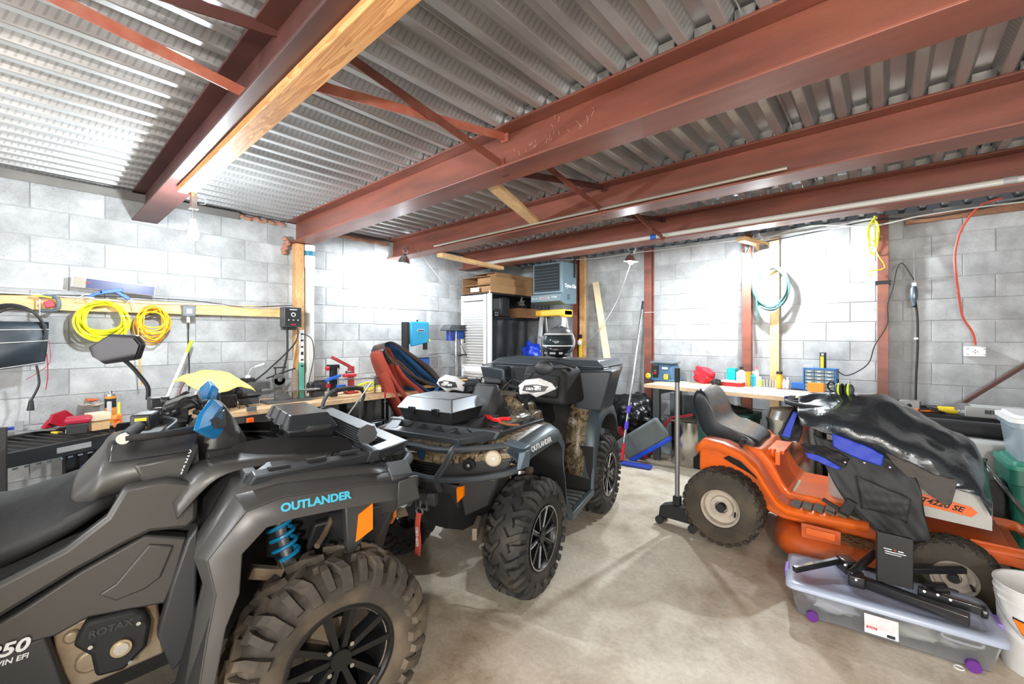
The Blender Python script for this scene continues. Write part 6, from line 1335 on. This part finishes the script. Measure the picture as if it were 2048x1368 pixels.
        ec = B().prism([(-.665, .612), (-.56, .605), (-.53, .585), (-.515, .54), (-.525, .47), (-.58, .42), (-.645, .43), (-.655, .50), (-.695, .55)], sg*-.30, sg*-.25, 'y').build('engine_cover', BLKM, root, bev=.012)
        B().cyl((-.586, sg*-.302, .50), (-.586, sg*-.31, .50), .026, seg=20).build('cover_ring', M('ring_tan', (.5, .4, .25), .4, .8), ec); B().cyl((-.586, sg*-.309, .50), (-.586, sg*-.314, .50), .018, seg=20).build('centre_bolt', STL, ec)
        for bx_, bz_ in ((-.545, .56), (-.655, .535), (-.565, .445)): B().cyl((bx_, sg*-.300, bz_), (bx_, sg*-.309, bz_), .006, seg=10).build('bolt', STL, ec)
        if sg == 1 and q.get('name_text'):
            text('ROTAX', .03, BODYD, ec, (-.61, -.302, .57), (90, 0, 0), offset=.001, shear=.1)
            text('850', .048, WHT, root, (-.825, -.292, .598), (90, 0, 0), 'name_lettering', shear=.25, offset=.0015, sx=1.15); text('TWIN EFI', .02, WHT, root, (-.825, -.292, .565), (90, 0, 0), 'name_lettering', shear=.2, offset=.0005)
        # footwell
        B().box((-.68, sg*-.42, .285), (.56, .30, .03)).build('footboard', BODYD, root, sm=False)
        B().rod((-.40, sg*-.55, .42), (-.46, sg*-.57, .27), .03, .05).rod((-.46, sg*-.57, .27), (-.92, sg*-.57, .30), .035, .05).rod((-.92, sg*-.57, .30), (-.98, sg*-.56, .48), .03, .05).build('footwell_guard', q['flare'], root, bev=.006)
        B().box((-.95, sg*-.40, .45), (.02, .32, .40), (0, -6, 0)).build('mud_guard', BLKM, root, sm=False)
        B().box((-.41, sg*-.44, .47), (.02, .24, .34), (0, 14, 0)).build('mud_guard', BLKM, root, sm=False)
        for k in range(5): B().box((-.84+k*.07, sg*-.44, .305), (.015, .2, .02)).build('foot_peg', GRYM, root, sm=False)
        # suspension
        B().rod((0, sg*-.15, .36), (0, sg*-.40, .33), .04, .03).rod((-.1, sg*-.15, .38), (0, sg*-.40, .33), .03, .025).rod((-.02, sg*-.15, .52), (-.01, sg*-.40, .47), .03, .025).cyl((0, sg*-.12, .36), (0, sg*-.42, .335), .016).build('suspension_arm', BLKM, root)
        B().rod((-1.30, sg*-.15, .36), (-1.30, sg*-.42, .33), .06, .03).build('suspension_arm', BLKM, root)
        B().ell((-.0, sg*-.18, .36), (.05, .05, .05), 10).build('axle_boot', RUB, root); B().ell((0, sg*-.36, .34), (.045, .05, .045), 10).build('axle_boot', RUB, root)
        s0, s1 = (-.175, sg*-.30, .93), (-.115, sg*-.37, .60)
        B().cyl(s0, s1, .02).build('shock_rod', GRYM, root); spring(root, (-.165, sg*-.315, .88), (-.125, sg*-.365, .66), .042, .0075, 6, q['spring'])
        B().cyl((-.127, sg*-.363, .67), (-.112, sg*-.374, .60), .042, .036).build('shock_collar', STL, root)
        B().tube([(-.02, sg*-.36, .66), (.03, sg*-.30, .68), (.08, sg*-.26, .74)], .012, 8, 4).build('brake_hose', ENG, root); B().box((-.2, sg*-.38, .63), (.11, .04, .04), (0, 24, 0)).build('brake_caliper', ENG, root, bev=.004)
        B().rod((-1.25, sg*-.30, .85), (-1.28, sg*-.36, .50), .05, .05).build('rear_shock', q['spring'], root)
        B().box((.2, sg*-.26, .40), (.18, .03, .07), (0, 0, sg*-25)).build('arm_guard', M('tan_guard', (.33, .27, .21), .5, .3), root, bev=.004)
    # front end
    B().prism([(.20, .96), (.34, .90), (.385, .84), (.36, .80), (.2, .82)], -.20, .20, 'y').build('nose_cowl', q['nose'], root, bev=.02)
    for sg in (1, -1):
        B().hexa([(.36, sg*.17, .80), (.22, sg*.53, .83), (.10, sg*.50, .83), (.20, sg*.17, .80)], [(.37, sg*.17, .875), (.26, sg*.52, .905), (.10, sg*.50, .95), (.20, sg*.17, .93)]).build('brow_panel', q['nose'], root, bev=.008)
        B().hexa([(.37, sg*.13, .70), (.26, sg*.46, .75), (.15, sg*.44, .75), (.2, sg*.13, .70)], [(.375, sg*.15, .82), (.255, sg*.53, .88), (.15, sg*.50, .88), (.2, sg*.15, .82)]).build('lamp_housing', BODYD, root, bev=.01)
        B().hexa([(.35, sg*.20, .72), (.27, sg*.42, .735), (.2, sg*.4, .73), (.2, sg*.2, .72)], [(.385, sg*.20, .745), (.30, sg*.44, .775), (.2, sg*.4, .77), (.2, sg*.2, .745)]).build('lower_trim', q['nose'], root, bev=.006)
        for (x, y, z, r, nm) in ((.285, .425, .875, .046, 'headlight'), (.34, .30, .83, .036, 'headlight')):
            hl = B(); n_ = Vector((1, sg*.35, 0)).normalized(); c_ = Vector((x, sg*y, z)); hl.cyl(c_-n_*.03, c_+n_*.012, r, seg=24); ho = hl.build(nm, q.get('ring', BODYD) if r > .04 else BLKM, root)
            hg = B().cyl(c_+n_*.012, c_+n_*.015, r*.82, seg=24); hg.build('lens', M('lens', (.5, .48, .4), .08, .7) if r > .04 else GLOSS, ho)
            B().ell(c_+n_*.012, (.008, .012, .012), 10).build('lamp_bulb', WHT if r > .04 else GRYM, ho)
        B().prism([(sg*.225, .69), (sg*.27, .705), (sg*.27, .645), (sg*.23, .60)], .335, .35, 'x').build('side_reflector', M('amber_reflector', (.85, .2, .0), .35), root, sm=False)
        B().hexa([(.30, sg*.24, .50), (.2, sg*.34, .55), (.05, sg*.34, .60), (.05, sg*.24, .50)], [(.36, sg*.24, .74), (.27, sg*.46, .79), (.10, sg*.50, .82), (.05, sg*.24, .74)]).build('fascia_corner', BODYD, root, bev=.012)
    for k in range(7): B().box((.355, 0, .70+k*.017), (.02, .24, .005)).build('grille_bar', BLKM, root, sm=False)
    B().box((.335, 0, .75), (.02, .25, .13)).build('grille_recess', BLKM, root, sm=False)
    o = B().cyl((.0, 0, 0), (.004, 0, 0), .028, seg=24).build('emblem', M('emblem_blue', (.03, .1, .2), .2, .5), root); o.location = (.375, 0, .86)
    if 'seat' in q: B().lathe([(.028, .0), (.031, .0), (.031, .006), (.028, .006)], (0, 0, 0), 'x', 24).build('ring', STL, o)
    B().hexa([(.2, -.13, .36), (.2, .13, .36), (-.1, .15, .33), (-.1, -.15, .33)], [(.36, -.24, .70), (.36, .24, .70), (.0, .25, .70), (.0, -.25, .70)]).build('skid_plate', BODYD, root, bev=.012)
    wn = B().box((.335, 0, .585), (.06, .16, .07)).cyl((.345, -.07, .60), (.345, .07, .60), .022).build('winch', DGREY, root, bev=.004)
    B().box((.375, .04, .575), (.012, .012, .10)).box((.375, -.04, .575), (.012, .012, .10)).box((.37, 0, .62), (.02, .09, .012)).box((.37, 0, .53), (.02, .09, .012)).build('fairlead', STL, wn, sm=False)
    B().lathe([(.022+.006*cos(a), .006*sin(a)) for a in [2*pi*i/8 for i in range(9)]], (.395, 0, .52), 'x', 16).tube([(.39, 0, .58), (.395, .0, .545)], .008, 6).build('hook', STL, wn)
    # bumper tubes
    bt_ = B()
    for sg in (1, -1):
        bt_.tube([(.33, sg*.26, .95), (.405, sg*.25, .93), (.425, sg*.21, .84), (.415, sg*.14, .74), (.36, sg*.12, .66)], .020, 10, 4)
        bt_.tube([(.40, 0, .915), (.405, sg*.12, .912), (.405, sg*.25, .925), (.35, sg*.40, .945), (.28, sg*.50, .955)], .019, 10, 4)
        bt_.tube([(.425, 0, .745), (.42, sg*.14, .745), (.37, sg*.34, .765), (.30, sg*.50, .80), (.25, sg*.55, .82)], .020, 10, 4)
    bt_.build('bumper', TUBE_, root)
    for sg in (1, -1): B().hexa([(.28, sg*.49, .955), (.24, sg*.60, .93), (.18, sg*.60, .93), (.2, sg*.5, .95)], [(.30, sg*.49, .975), (.27, sg*.60, .945), (.18, sg*.60, .95), (.2, sg*.49, .975)]).hexa([(.24, sg*.56, .81), (.30, sg*.57, .83), (.30, sg*.60, .84), (.2, sg*.6, .83)], [(.26, sg*.57, .93), (.30, sg*.59, .93), (.27, sg*.62, .94), (.2, sg*.61, .93)]).build('bumper_wing', q['wing'], root, bev=.006)
    # racks
    def rack(x0, x1, hw, z, nm, nosed=False):
        for sg in (1, -1):
            B().hexa([(x0, sg*(hw-.03), z-.05), (x1, sg*(hw-.10), z-.06), (x1, sg*(hw-.14), z-.05), (x0, sg*(hw-.10), z-.03)], [(x0+.02, sg*hw, z), (x1-.02, sg*(hw-.07), z-.01), (x1-.02, sg*(hw-.12), z-.005), (x0+.02, sg*(hw-.07), z+.005)]).build(nm+'_rail', q['rack'], root, bev=.006)
            for f in (.15, .42, .68):
                x = x0+(x1-x0)*f; B().box((x+.03, sg*(hw-.045-.07*f), z+.004), (.07, .022, .01), (0, 1, sg*-4)).build(nm+'_slot', BLKM, root, sm=False)
            for f, dx in ((.2, .1), (.55, .1), (.8, .08)):
                x = x0+(x1-x0)*f; B().rod((x, sg*(hw-.09), z-.012), (x+dx, sg*.17, z-.022), .035, .02).build(nm+'_strut', q['rack'], root, bev=.003)
        if nosed:
            for sg in (1, -1): B().hexa([(x1-.04, sg*(hw-.08), z-.06), (x1+.17, sg*.27, z-.06), (x1+.14, sg*.22, z-.05), (x1-.06, sg*(hw-.14), z-.05)], [(x1-.03, sg*(hw-.07), z-.01), (x1+.19, sg*.27, z-.02), (x1+.14, sg*.20, z-.015), (x1-.05, sg*(hw-.14), z-.005)]).build(nm+'_corner', q['rack'], root, bev=.006)
            B().hexa([(x1+.12, -.28, z-.06), (x1+.17, -.28, z-.06), (x1+.17, .28, z-.06), (x1+.12, .28, z-.06)], [(x1+.10, -.28, z-.015), (x1+.19, -.28, z-.02), (x1+.19, .28, z-.02), (x1+.10, .28, z-.015)]).build(nm+'_front_bar', q['rack'], root, bev=.006)
            for y in (-.12, 0, .12): B().rod((x1-.03, y, z-.02), (x1+.13, y, z-.03), .03, .015).build(nm+'_strut', q['rack'], root, bev=.003)
        for x in (x0+.02, x1-.03): B().hexa([(x-.03, -hw+.08, z-.05), (x+.03, -hw+.08, z-.05), (x+.03, hw-.08, z-.05), (x-.03, hw-.08, z-.05)], [(x-.02, -hw+.06, z), (x+.02, -hw+.06, z), (x+.02, hw-.06, z), (x-.02, hw-.06, z)]).build(nm+'_crossbar', q['rack'], root, bev=.005)
        B().box(((x0+x1)/2, 0, z-.025), (x1-x0-.06, .34, .02)).build(nm+'_deck', BODYD, root, bev=.004)
        for k in range(4): B().box(((x0+x1)/2, -.12+k*.08, z-.012), (x1-x0-.12, .02, .01)).build(nm+'_slat', q['rack'], root, sm=False)
    rack(-.27, .22, .48, 1.01, 'front_rack', True); rack(-1.68, -1.12, .46, 1.055, 'rear_rack')
    # seat
    secs = []
    for x, w0, w1, zt, zb in ((-1.22, .10, .14, .99, .86), (-1.18, .17, .2, 1.02, .82), (-1.05, .19, .23, 1.0, .80), (-.9, .17, .24, .965, .78), (-.80, .14, .25, .985, .81), (-.70, .12, .26, 1.015, .86), (-.64, .10, .25, 1.02, .90), (-.58, .08, .2, 1.0, .92)):
        secs.append([(x, -w1, zb), (x, -w1, zb+(zt-zb)*.45), (x, -w0, zt-.015), (x, 0, zt), (x, w0, zt-.015), (x, w1, zb+(zt-zb)*.45), (x, w1, zb), (x, 0, zb)])
    b = B(); b.v = []; S2 = [smooth([Vector(s_[j]) for s_ in secs], 4) for j in range(8)]; b.loft([[S2[j][i] for j in range(8)] for i in range(len(S2[0]))]); b.build('seat', SEATM, root, sub=1, ang=60)
    # tank cover and console
    secs = []
    for x, w0, w1, zt, zb in ((-.72, .10, .19, 1.0, .90), (-.66, .15, .23, 1.075, .90), (-.625, .16, .24, 1.125, .92), (-.53, .17, .25, 1.13, .94), (-.42, .17, .25, 1.13, .95), (-.38, .15, .25, 1.10, .95)):
        secs.append([(x, -w1, zb), (x, -w1, zb+(zt-zb)*.6), (x, -w0, zt), (x, w0, zt), (x, w1, zb+(zt-zb)*.6), (x, w1, zb)])
    S2 = [smooth([Vector(s_[j]) for s_ in secs], 3) for j in range(6)]; B().loft([[S2[j][i] for j in range(6)] for i in range(len(S2[0]))]).build('tank_cover', q['tank'], root, bev=.0, sub=2, ang=60)
    for sg in (1, -1):
        B().hexa([(-.63, sg*-.19, 1.10), (-.40, sg*-.20, 1.09), (-.40, sg*-.235, 1.07), (-.62, sg*-.235, 1.07)], [(-.625, sg*-.18, 1.135), (-.38, sg*-.19, 1.14), (-.38, sg*-.215, 1.135), (-.61, sg*-.215, 1.13)]).build('console_rim', GLOSS, root, bev=.004)
        B().prism([(-.56, 1.06), (-.41, 1.07), (-.41, .985), (-.53, .98)], sg*-.262, sg*-.24, 'y').build('knee_pad', q['low'], root, bev=.01)
        B().rod((-.395, sg*-.262, 1.10), (-.435, sg*-.262, .985), .03, .012, (1, 0, 0)).build('seat_strap', BLKM, root)
        B().box((-.52, sg*-.266, .975), (.16, .008, .012), (0, -4, 0)).cyl((-.56, sg*-.25, .975), (-.56, sg*-.275, .975), .018, seg=14).build('lever', BLKM, root)
    if q.get('name_text'): text('850 MAX', .022, WHT, root, (-.417, -.271, 1.045), (90, -72, 0), 'strap_lettering', offset=.0003)
    # pod
    secs = []
    for x, w, zt, zb in ((-.42, .10, 1.10, 1.0), (-.37, .13, 1.15, .99), (-.32, .135, 1.215, .99), (-.29, .13, 1.205, .985), (-.24, .12, 1.11, .98), (-.205, .11, 1.035, .98)):
        secs.append([(x, -w, zb), (x, -w, zb+(zt-zb)*.5), (x, -w*.6, zt), (x, w*.6, zt), (x, w, zb+(zt-zb)*.5), (x, w, zb)])
    B().loft(secs).build('gauge_pod', q['pod'], root, bev=.008, ang=30)
    B().hexa([(-.36, -.2, .96), (-.22, -.17, .95), (-.22, .17, .95), (-.36, .2, .96)], [(-.36, -.165, 1.05), (-.23, -.14, 1.04), (-.23, .14, 1.04), (-.36, .165, 1.05)]).build('pod_base', q['body'], root, bev=.012)
    # handlebar, controls, guards
    hb = bpy.data.objects.new('handlebar', None); C.objects.link(hb); hb.parent = root; hb.location = (-.44, 0, 1.15); hb.rotation_euler = (0, 0, rad(q.get('bar', 0)))
    B().tube([(-.10, -.40, .03), (-.07, -.24, .04), (.0, -.10, .045), (.0, .10, .045), (-.07, .24, .04), (-.10, .40, .03)], .012, 10, 4).cyl((0, 0, -.12), (0, 0, .05), .03).box((0, 0, .03), (.07, .16, .05)).build('bar', BLKM, hb)
    B().box((.02, 0, .065), (.12, .14, .05), (0, -20, 0)).build('gauge', BLK, hb, bev=.012)
    for sg in (1, -1):
        B().cyl((-.085, sg*.29, .038), (-.105, sg*.42, .03), .018, seg=16).build('grip', RUB, hb); B().cyl((-.105, sg*.42, .03), (-.107, sg*.435, .029), .016).build('bar_end', STL, hb)
        B().box((-.075, sg*.225, .045), (.055, .09, .055), (0, 0, sg*12)).cyl((-.06, sg*.17, .06), (-.03, sg*.17, .06), .02).build('switch_block', BLK, hb, bev=.006)
        for dz in (.012, -.012): B().box((-.082, sg*.268, .045+dz), (.03, .012, .01)).build('switch', YEL, hb, sm=False)
        B().tube([(-.10, sg*.43, .03), (-.02, sg*.43, .03), (.09, sg*.37, .035), (.11, sg*.24, .04), (.06, sg*.12, .045)], .010, 8, 4).build('guard_bar', BLKM, hb)
        B().tube([(-.03, sg*.2, .05), (.01, sg*.28, .045), (-.01, sg*.38, .035)], .005, 6, 4).build('brake_lever', DGREY, hb)
        B().tube([(-.02, sg*.14, .05), (.03, sg*.10, .10), (.06, sg*.02, .06), (.08, sg*.02, -.04)], .005, 6, 4).tube([(-.03, sg*.16, .06), (.05, sg*.14, .09), (.09, sg*.06, .0)], .005, 6, 4).build('cables', CORDM, hb)
        go = [(-.105, -.045), (-.115, .01), (-.06, .05), (.03, .062), (.10, .03), (.125, -.005), (.06, -.035), (.01, -.055), (-.03, -.035)]
        def G(u, v, d): return (.115+d-.45*max(0, u-.0)-.3*max(0, -u-.05), sg*(.335+u*1.1), .045+v*1.2)
        g = B().loft([[G(u, v, .0) for u, v in go], [G(u*.96, v*.96, .012) for u, v in go], [G(u*.7, v*.62, .028) for u, v in go]]).build('hand_guard', q['guard'], hb, bev=.004, ang=30)
        gi = [(-.075, -.016), (-.06, .018), (.02, .026), (.085, .012), (.065, -.016), (.0, -.024)]
        B().loft([[G(u, v, .026) for u, v in gi], [G(u, v, .036) for u, v in gi]]).build('guard_inset', BODYD, g)
        if q.get('guard_text'):
            text('can-am', .036, q['guard_txt_mat'], hb, (.150, sg*.335, .047), basis((-.2*sg, 1, 0), (0, 0, 1)), 'guard_lettering', offset=.001, shear=.2)
    for sg in q['mirrors']:
        mb = bpy.data.objects.new('mirror', None); C.objects.link(mb); mb.parent = root
        if q['mirror_kind'] == 'long':
            mb.location = (-.53, .36*sg, 1.20)
            B().tube([(0, 0, 0), (0, 0, .055), (-.03, .02*sg, .11), (-.06, .03*sg, .155), (-.10, .03*sg, .20)], .0085, 8, 4).build('stem', BLKM, mb)
            o = B().prism([(-.125, .03), (-.10, -.035), (.03, -.055), (.075, -.02), (.085, .02), (.0, .075), (-.10, .07)], -.012, .016, 'x').build('housing', BLK, mb, bev=.006)
            o2 = B().prism([(-.115, .03), (-.093, -.028), (.03, -.047), (.066, -.016), (.074, .018), (-.002, .066), (-.095, .06)], -.0185, -.0125, 'x').build('glass', M('mirror_glass', (.03, .03, .032), .05, .9), mb, sm=False)
            for z_ in (o, o2): z_.location = (-.115, .03*sg, .215); z_.rotation_euler = (0, rad(-8), rad(58)); z_.scale = (1, 1.0, 1.0)
        else:
            mb.location = (-.50, .22*sg, 1.20)
            B().tube([(0, 0, 0), (.02, .02*sg, .05), (.0, .06*sg, .10)], .008, 8, 4).build('stem', BLKM, mb)
            o = B().ell((0, 0, 0), (.02, .075, .052), 18).build('housing', BLK, mb); o.location = (-.01, .13*sg, .13); o.rotation_euler = (rad(10*sg), 0, 0)
    B().box((-1.71, .2, .90), (.02, .1, .06)).box((-1.71, -.2, .90), (.02, .1, .06)).build('tail_light', RED, root, sm=False)
    B().cyl((-1.45, -.2, .55), (-1.75, -.2, .62), .06).build('muffler', GRYM, root)
    return root
NA = (2.78, -4.875); NH = (.1505, .9886)
P1 = dict(tyre=TYRE, edge=RIMB, spokes=5, body=BODY, flare=BODY, side=BODY, low=BODY, tank=BODY, pod=BODY, rack=M('rack_grey', (.055, .06, .066), .38, .3), nose=BODY, spring=M('spring_blue', (.01, .25, .5), .35), guard=M('guard_blue', (.01, .22, .55), .35), wing=BODYD, mirrors=(1,), mirror_kind='long', name_text=True, seat=1, bar=-4)
A1 = atv('quad_bike', 'matte grey quad bike nearest the camera with bright blue hand guards', (*NA, 0), math.degrees(math.atan2(NH[1], NH[0])), P1)
def onatv(root, p): return root.matrix_basis @ Vector(p)
CYT = M('cyan_letters', (.06, .42, .58), .4)
text('OUTLANDER', .036, CYT, A1, (-.078, -.577, .915), (76, 2.5, 0), 'fender_lettering', offset=.0015, sx=1.06)
P2 = dict(P1); P2.update(tyre=TYRE2, edge=RIME, body=CAMO, flare=M('flare_slate', (.06, .085, .10), .38, .2), side=CAMO, low=CAMO, tank=CAMO, pod=BODYD, rack=M('rack_slate', (.06, .07, .08), .4, .2), nose=CAMO, spring=BLKM, guard=WHT, guard_text=True, guard_txt_mat=WHT, wing=M('wing_slate', (.10, .15, .19), .35, .3), mirrors=(1,), mirror_kind='oval', name_text=False, ring=M('lamp_ring', (.35, .28, .2), .4, .5), bar=8)
LETW = M('silver_letters', (.75, .78, .8), .35)
A2 = atv('quad_bike', 'camouflage quad bike in the middle with white hand guards and cargo box', (2.737, -3.845, 0), math.degrees(math.atan2(-.9785, .2062)), P2)
A2.scale = (1, 1, .94)
text('OUTLANDER', .042, LETW, A2, (.02, .588, .912), basis((-1, 0, .02), (0, -.25, 1)), 'fender_lettering', offset=.0015, sx=1.06)
text('850', .05, LETW, A2, (-1.22, .56, .95), basis((-1, 0, 0), (0, -.6, 1)), 'fender_lettering', offset=.001)
B().box((-.60, .307, .82), (.13, .003, .10)).build('warning_label', M('label_dull', (.3, .3, .28), .5), A2, sm=False); B().box((-.60, .309, .875), (.135, .003, .022)).build('label_header', ORG, A2, sm=False)
for k in range(5): B().box((-.60, .309, .85-k*.014), (.10, .002, .004)).build('label_line', BLKM, A2, sm=False)
# orange side reflector on near bike's front corner
B().prism([(.02, 0), (.085, .03), (.085, .13), (.03, .10)], -.006, .006, 'y').build('corner_reflector', bpy.data.materials['amber_reflector'], A1, sm=False).location = (.06, -.50, .70)
B().prism([(.14, .87), (.15, .74), (.07, .655), (.05, .66), (.04, .86)], -.50, -.46, 'y').build('corner_panel', BODYD, A1, bev=.006)
# cargo boxes on the front racks
def cargo(root, label, x, y, z, w, l, h, lidm, handle_side, rz=0):
    o = thing('cargo_box', label, 'cargo box', tuple(onatv(root, (x, y, z))), 0); o.rotation_euler = (0, 0, root.rotation_euler.z+rad(rz))
    B().hexa([(-w*.42, -l*.44, 0), (w*.42, -l*.44, 0), (w*.42, l*.44, 0), (-w*.42, l*.44, 0)], [(-w*.5, -l*.5, h*.55), (w*.5, -l*.5, h*.55), (w*.5, l*.5, h*.55), (-w*.5, l*.5, h*.55)]).build('body', BLK, o, bev=.008)
    B().hexa([(-w*.52, -l*.52, h*.52), (w*.52, -l*.52, h*.52), (w*.52, l*.52, h*.52), (-w*.52, l*.52, h*.52)], [(-w*.40, -l*.42, h), (w*.36, -l*.42, h), (w*.36, l*.42, h), (-w*.40, l*.42, h)]).build('lid', lidm, o, bev=.006)
    for k in (-1, 0, 1): B().hexa([(-w*.525, k*l*.3-.012, h*.52), (-w*.515, k*l*.3-.012, h*.5), (-w*.515, k*l*.3+.012, h*.5), (-w*.525, k*l*.3+.012, h*.52)], [(-w*.41, k*l*.3-.01, h*1.01), (-w*.38, k*l*.3-.01, h*1.01), (-w*.38, k*l*.3+.01, h*1.01), (-w*.41, k*l*.3+.01, h*1.01)]).build('rib', BLK, o, bev=.002)
    for s_ in (-.22, .22): B().box((handle_side*w*.51, s_*l, h*.48), (.014, .05, .045)).build('latch', GLOSS, o, bev=.003)
    B().tube([(-w*.1, -l*.52, h*.55), (-w*.1, -l*.58, h*.6), (w*.25, -l*.58, h*.6), (w*.25, -l*.52, h*.55)], .012, 8, 3).build('side_handle', RUB, o)
    return o
cargo(A1, 'black ribbed cargo box on the front rack of the near quad bike', .01, .03, 1.016, .20, .44, .13, M('lid_black', (.03, .035, .04), .25, .1), -1)
t = cargo(A2, 'low black box with a satin lid on the camouflage bike rack', .10, -.08, 1.016, .34, .42, .15, M('lid_satin', (.16, .175, .19), .3, .4), 1)
# light bar
t = thing('light_bar', 'long finned light bar mounted ahead of the cargo box', 'light bar', tuple(onatv(A1, (.185, -.05, 1.065))), 0); t.rotation_euler = (0, 0, A1.rotation_euler.z)
B().box((0, 0, 0), (.045, .58, .045)).build('housing', DGREY, t)
for k in range(7): B().box((0, 0, -.03+k*.010), (.075, .58, .003)).build('fin', M('fin_grey', (.22, .23, .24), .35, .8), t, sm=False)
for s_ in (-1, 1): B().cyl((0, s_*.29, 0), (0, s_*.30, 0), .042, seg=8).build('end_plate', DGREY, t); B().box((.0, s_*.17, -.035), (.03, .02, .05)).build('mount', BLKM, t)
# strap, jumper clamp, bag, rear box, helmet on the camouflage bike
t = thing('tow_strap', 'red winch strap hanging from the camouflage bike hook', 'strap', tuple(onatv(A2, (.40, .0, .51))), 0); t.rotation_euler = (0, 0, A2.rotation_euler.z)
SR = M('strap_red', (.75, .10, .05), .6, bump=.3, bs=90)
skin([[(0, -.017, 0), (.012, -.018, -.07), (.004, -.019, -.15), (.012, -.019, -.235)], [(0, .017, 0), (.012, .018, -.07), (.004, .019, -.15), (.012, .019, -.235)]]).build('strap', SR, t, solid=.003); text('can-am', .038, WHT, t, (.0125, .0, -.13), basis((0, 0, -1), (0, 1, 0)), offset=.001)
t = thing('jumper_clamp', 'red jumper cable clamp lying on the camouflage bike rack', 'clamp', tuple(onatv(A2, (.06, .30, 1.03))), -20)
CR = M('clamp_red', (.75, .015, .02), .35)
B().box((-.06, 0, .012), (.13, .03, .02), (0, 0, 8)).box((.04, .02, .02), (.12, .022, .02), (0, -8, 30)).box((.05, -.02, .02), (.12, .022, .02), (0, -8, -6)).build('jaw', CR, t, bev=.004); B().tube([(.10, -.03, .02), (.16, 0, .01), (.2, .05, .012)], .006, 6, 4).build('cable', M('cable_brown', (.3, .1, .03), .5), t)
B().cyl((0, .0, .0), (0, 0, .035), .02).build('pivot', BLKM, t)
t = thing('black_bag', 'boxy black fabric bag strapped behind the camouflage bike handlebar', 'bag', tuple(onatv(A2, (-.98, .22, 1.0))), 0); t.rotation_euler = (0, 0, A2.rotation_euler.z+rad(-12))
BGF = M('bag_fabric', (.014, .014, .015), .7, bump=.5, bs=18)
B().hexa([(-.16, -.24, 0), (.18, -.24, 0), (.18, .22, 0), (-.16, .22, 0)], [(-.13, -.2, .31), (.12, -.22, .30), (.12, .19, .27), (-.13, .19, .30)]).build('pouch', BGF, t, bev=.05, bseg=4)
B().box((.165, -.01, .15), (.04, .34, .18), (0, -10, 0)).build('front_pocket', BGF, t, bev=.02); B().tube([(-.02, -.2, .30), (.03, 0, .335), (-.02, .2, .29)], .012, 8, 4).build('strap', BLKM, t)
t = thing('rear_cargo_box', 'large black moulded cargo box on the camouflage bike rear rack', 'cargo box', tuple(onatv(A2, (-1.36, .05, 1.13))), 0); t.rotation_euler = (0, 0, A2.rotation_euler.z)
CM = M('cargo_slate', (.035, .045, .055), .35, bump=.08, bs=200)
B().hexa([(-.26, -.48, -.14), (.22, -.45, -.14), (.22, .45, -.14), (-.26, .48, -.14)], [(-.30, -.58, .16), (.24, -.55, .16), (.24, .55, .16), (-.30, .58, .16)]).build('body', CM, t, bev=.03)
B().hexa([(-.30, -.58, .16), (.24, -.55, .16), (.24, .55, .16), (-.30, .58, .16)], [(-.26, -.53, .215), (.18, -.48, .215), (.18, .48, .215), (-.26, .53, .215)]).build('lid', M('cargo_lid', (.07, .085, .10), .3, .1), t, bev=.012)
for s_ in (-1, 1): B().hexa([(.16, s_*.30, -.20), (.30, s_*.32, -.20), (.26, s_*.54, -.19), (-.02, s_*.55, -.19)], [(.16, s_*.30, .155), (.33, s_*.34, .13), (.28, s_*.63, .14), (-.02, s_*.63, .155)]).build('corner_pod', CM, t, bev=.02)
B().hexa([(.2, -.26, .0), (.27, -.26, 0), (.27, .26, 0), (.2, .26, 0)], [(.2, -.3, .15), (.25, -.3, .15), (.25, .3, .15), (.2, .3, .15)]).build('backrest_pad', BLKM, t, bev=.02)
t = thing('full_face_helmet', 'silver and black full-face helmet resting on the rear cargo box', 'helmet', tuple(onatv(A2, (-1.34, .12, 1.13))+Vector((0, 0, .205))), 0); t.rotation_euler = (0, 0, A2.rotation_euler.z+rad(6))
HS_ = M('helmet_silver', (.42, .46, .50), .2, .6, coat=.6, col2=(.12, .14, .16), vs=5)
b = B().ell((0, 0, .15), (.155, .125, .14), 32)
for i, v in enumerate(b.v):
    if v.z < .13: k_ = (.13-v.z)/.13; b.v[i] = Vector((v.x*(1+.12*k_) if v.x > 0 else v.x*(1-.1*k_), v.y*(1-.12*k_), max(v.z, .012)))
b.build('shell', HS_, t)
def hs(a_, z, k=1.03, bx=0):
    f = math.sqrt(max(.02, 1-((z-.15)/.14)**2)); return ((.155*f*k+bx)*cos(a_), .125*f*k*sin(a_)*1.02, z)
B().grid(lambda u, v: hs((u-.5)*2.5, .125+v*.085, 1.035), 24, 8).build('visor', M('visor_dark', (.03, .045, .05), .06, .3), t, solid=.004)
B().tube([hs((i/12-.5)*2.7, .120, 1.06) for i in range(13)]+[hs(1.38, .17, 1.06)]+[hs((.5-i/12)*2.7, .218, 1.05) for i in range(13)]+[hs(-1.38, .17, 1.06)], .006, 6, 1, True).build('visor_trim', WHT, t)
B().grid(lambda u, v: hs((u-.5)*2.6, .03+v*.085, 1.05, .03*sin(pi*(.2+.8*v))*max(0, cos((u-.5)*2.2))), 24, 8).build('chin_bar', GLOSS, t, solid=.01)
B().box((.18, 0, .06), (.012, .05, .02)).box((.165, .06, .06), (.01, .03, .02), (0, 0, 20)).box((.165, -.06, .06), (.01, .03, .02), (0, 0, -20)).build('chin_vent', GRYM, t, bev=.003)
t.scale = (1.12, 1.12, 1.05); B().tube([(-.10, 0, .262), (-.02, .0, .288), (.06, 0, .280)], .012, 8, 4).build('crest', M('crest_dark', (.05, .06, .07), .3), t)
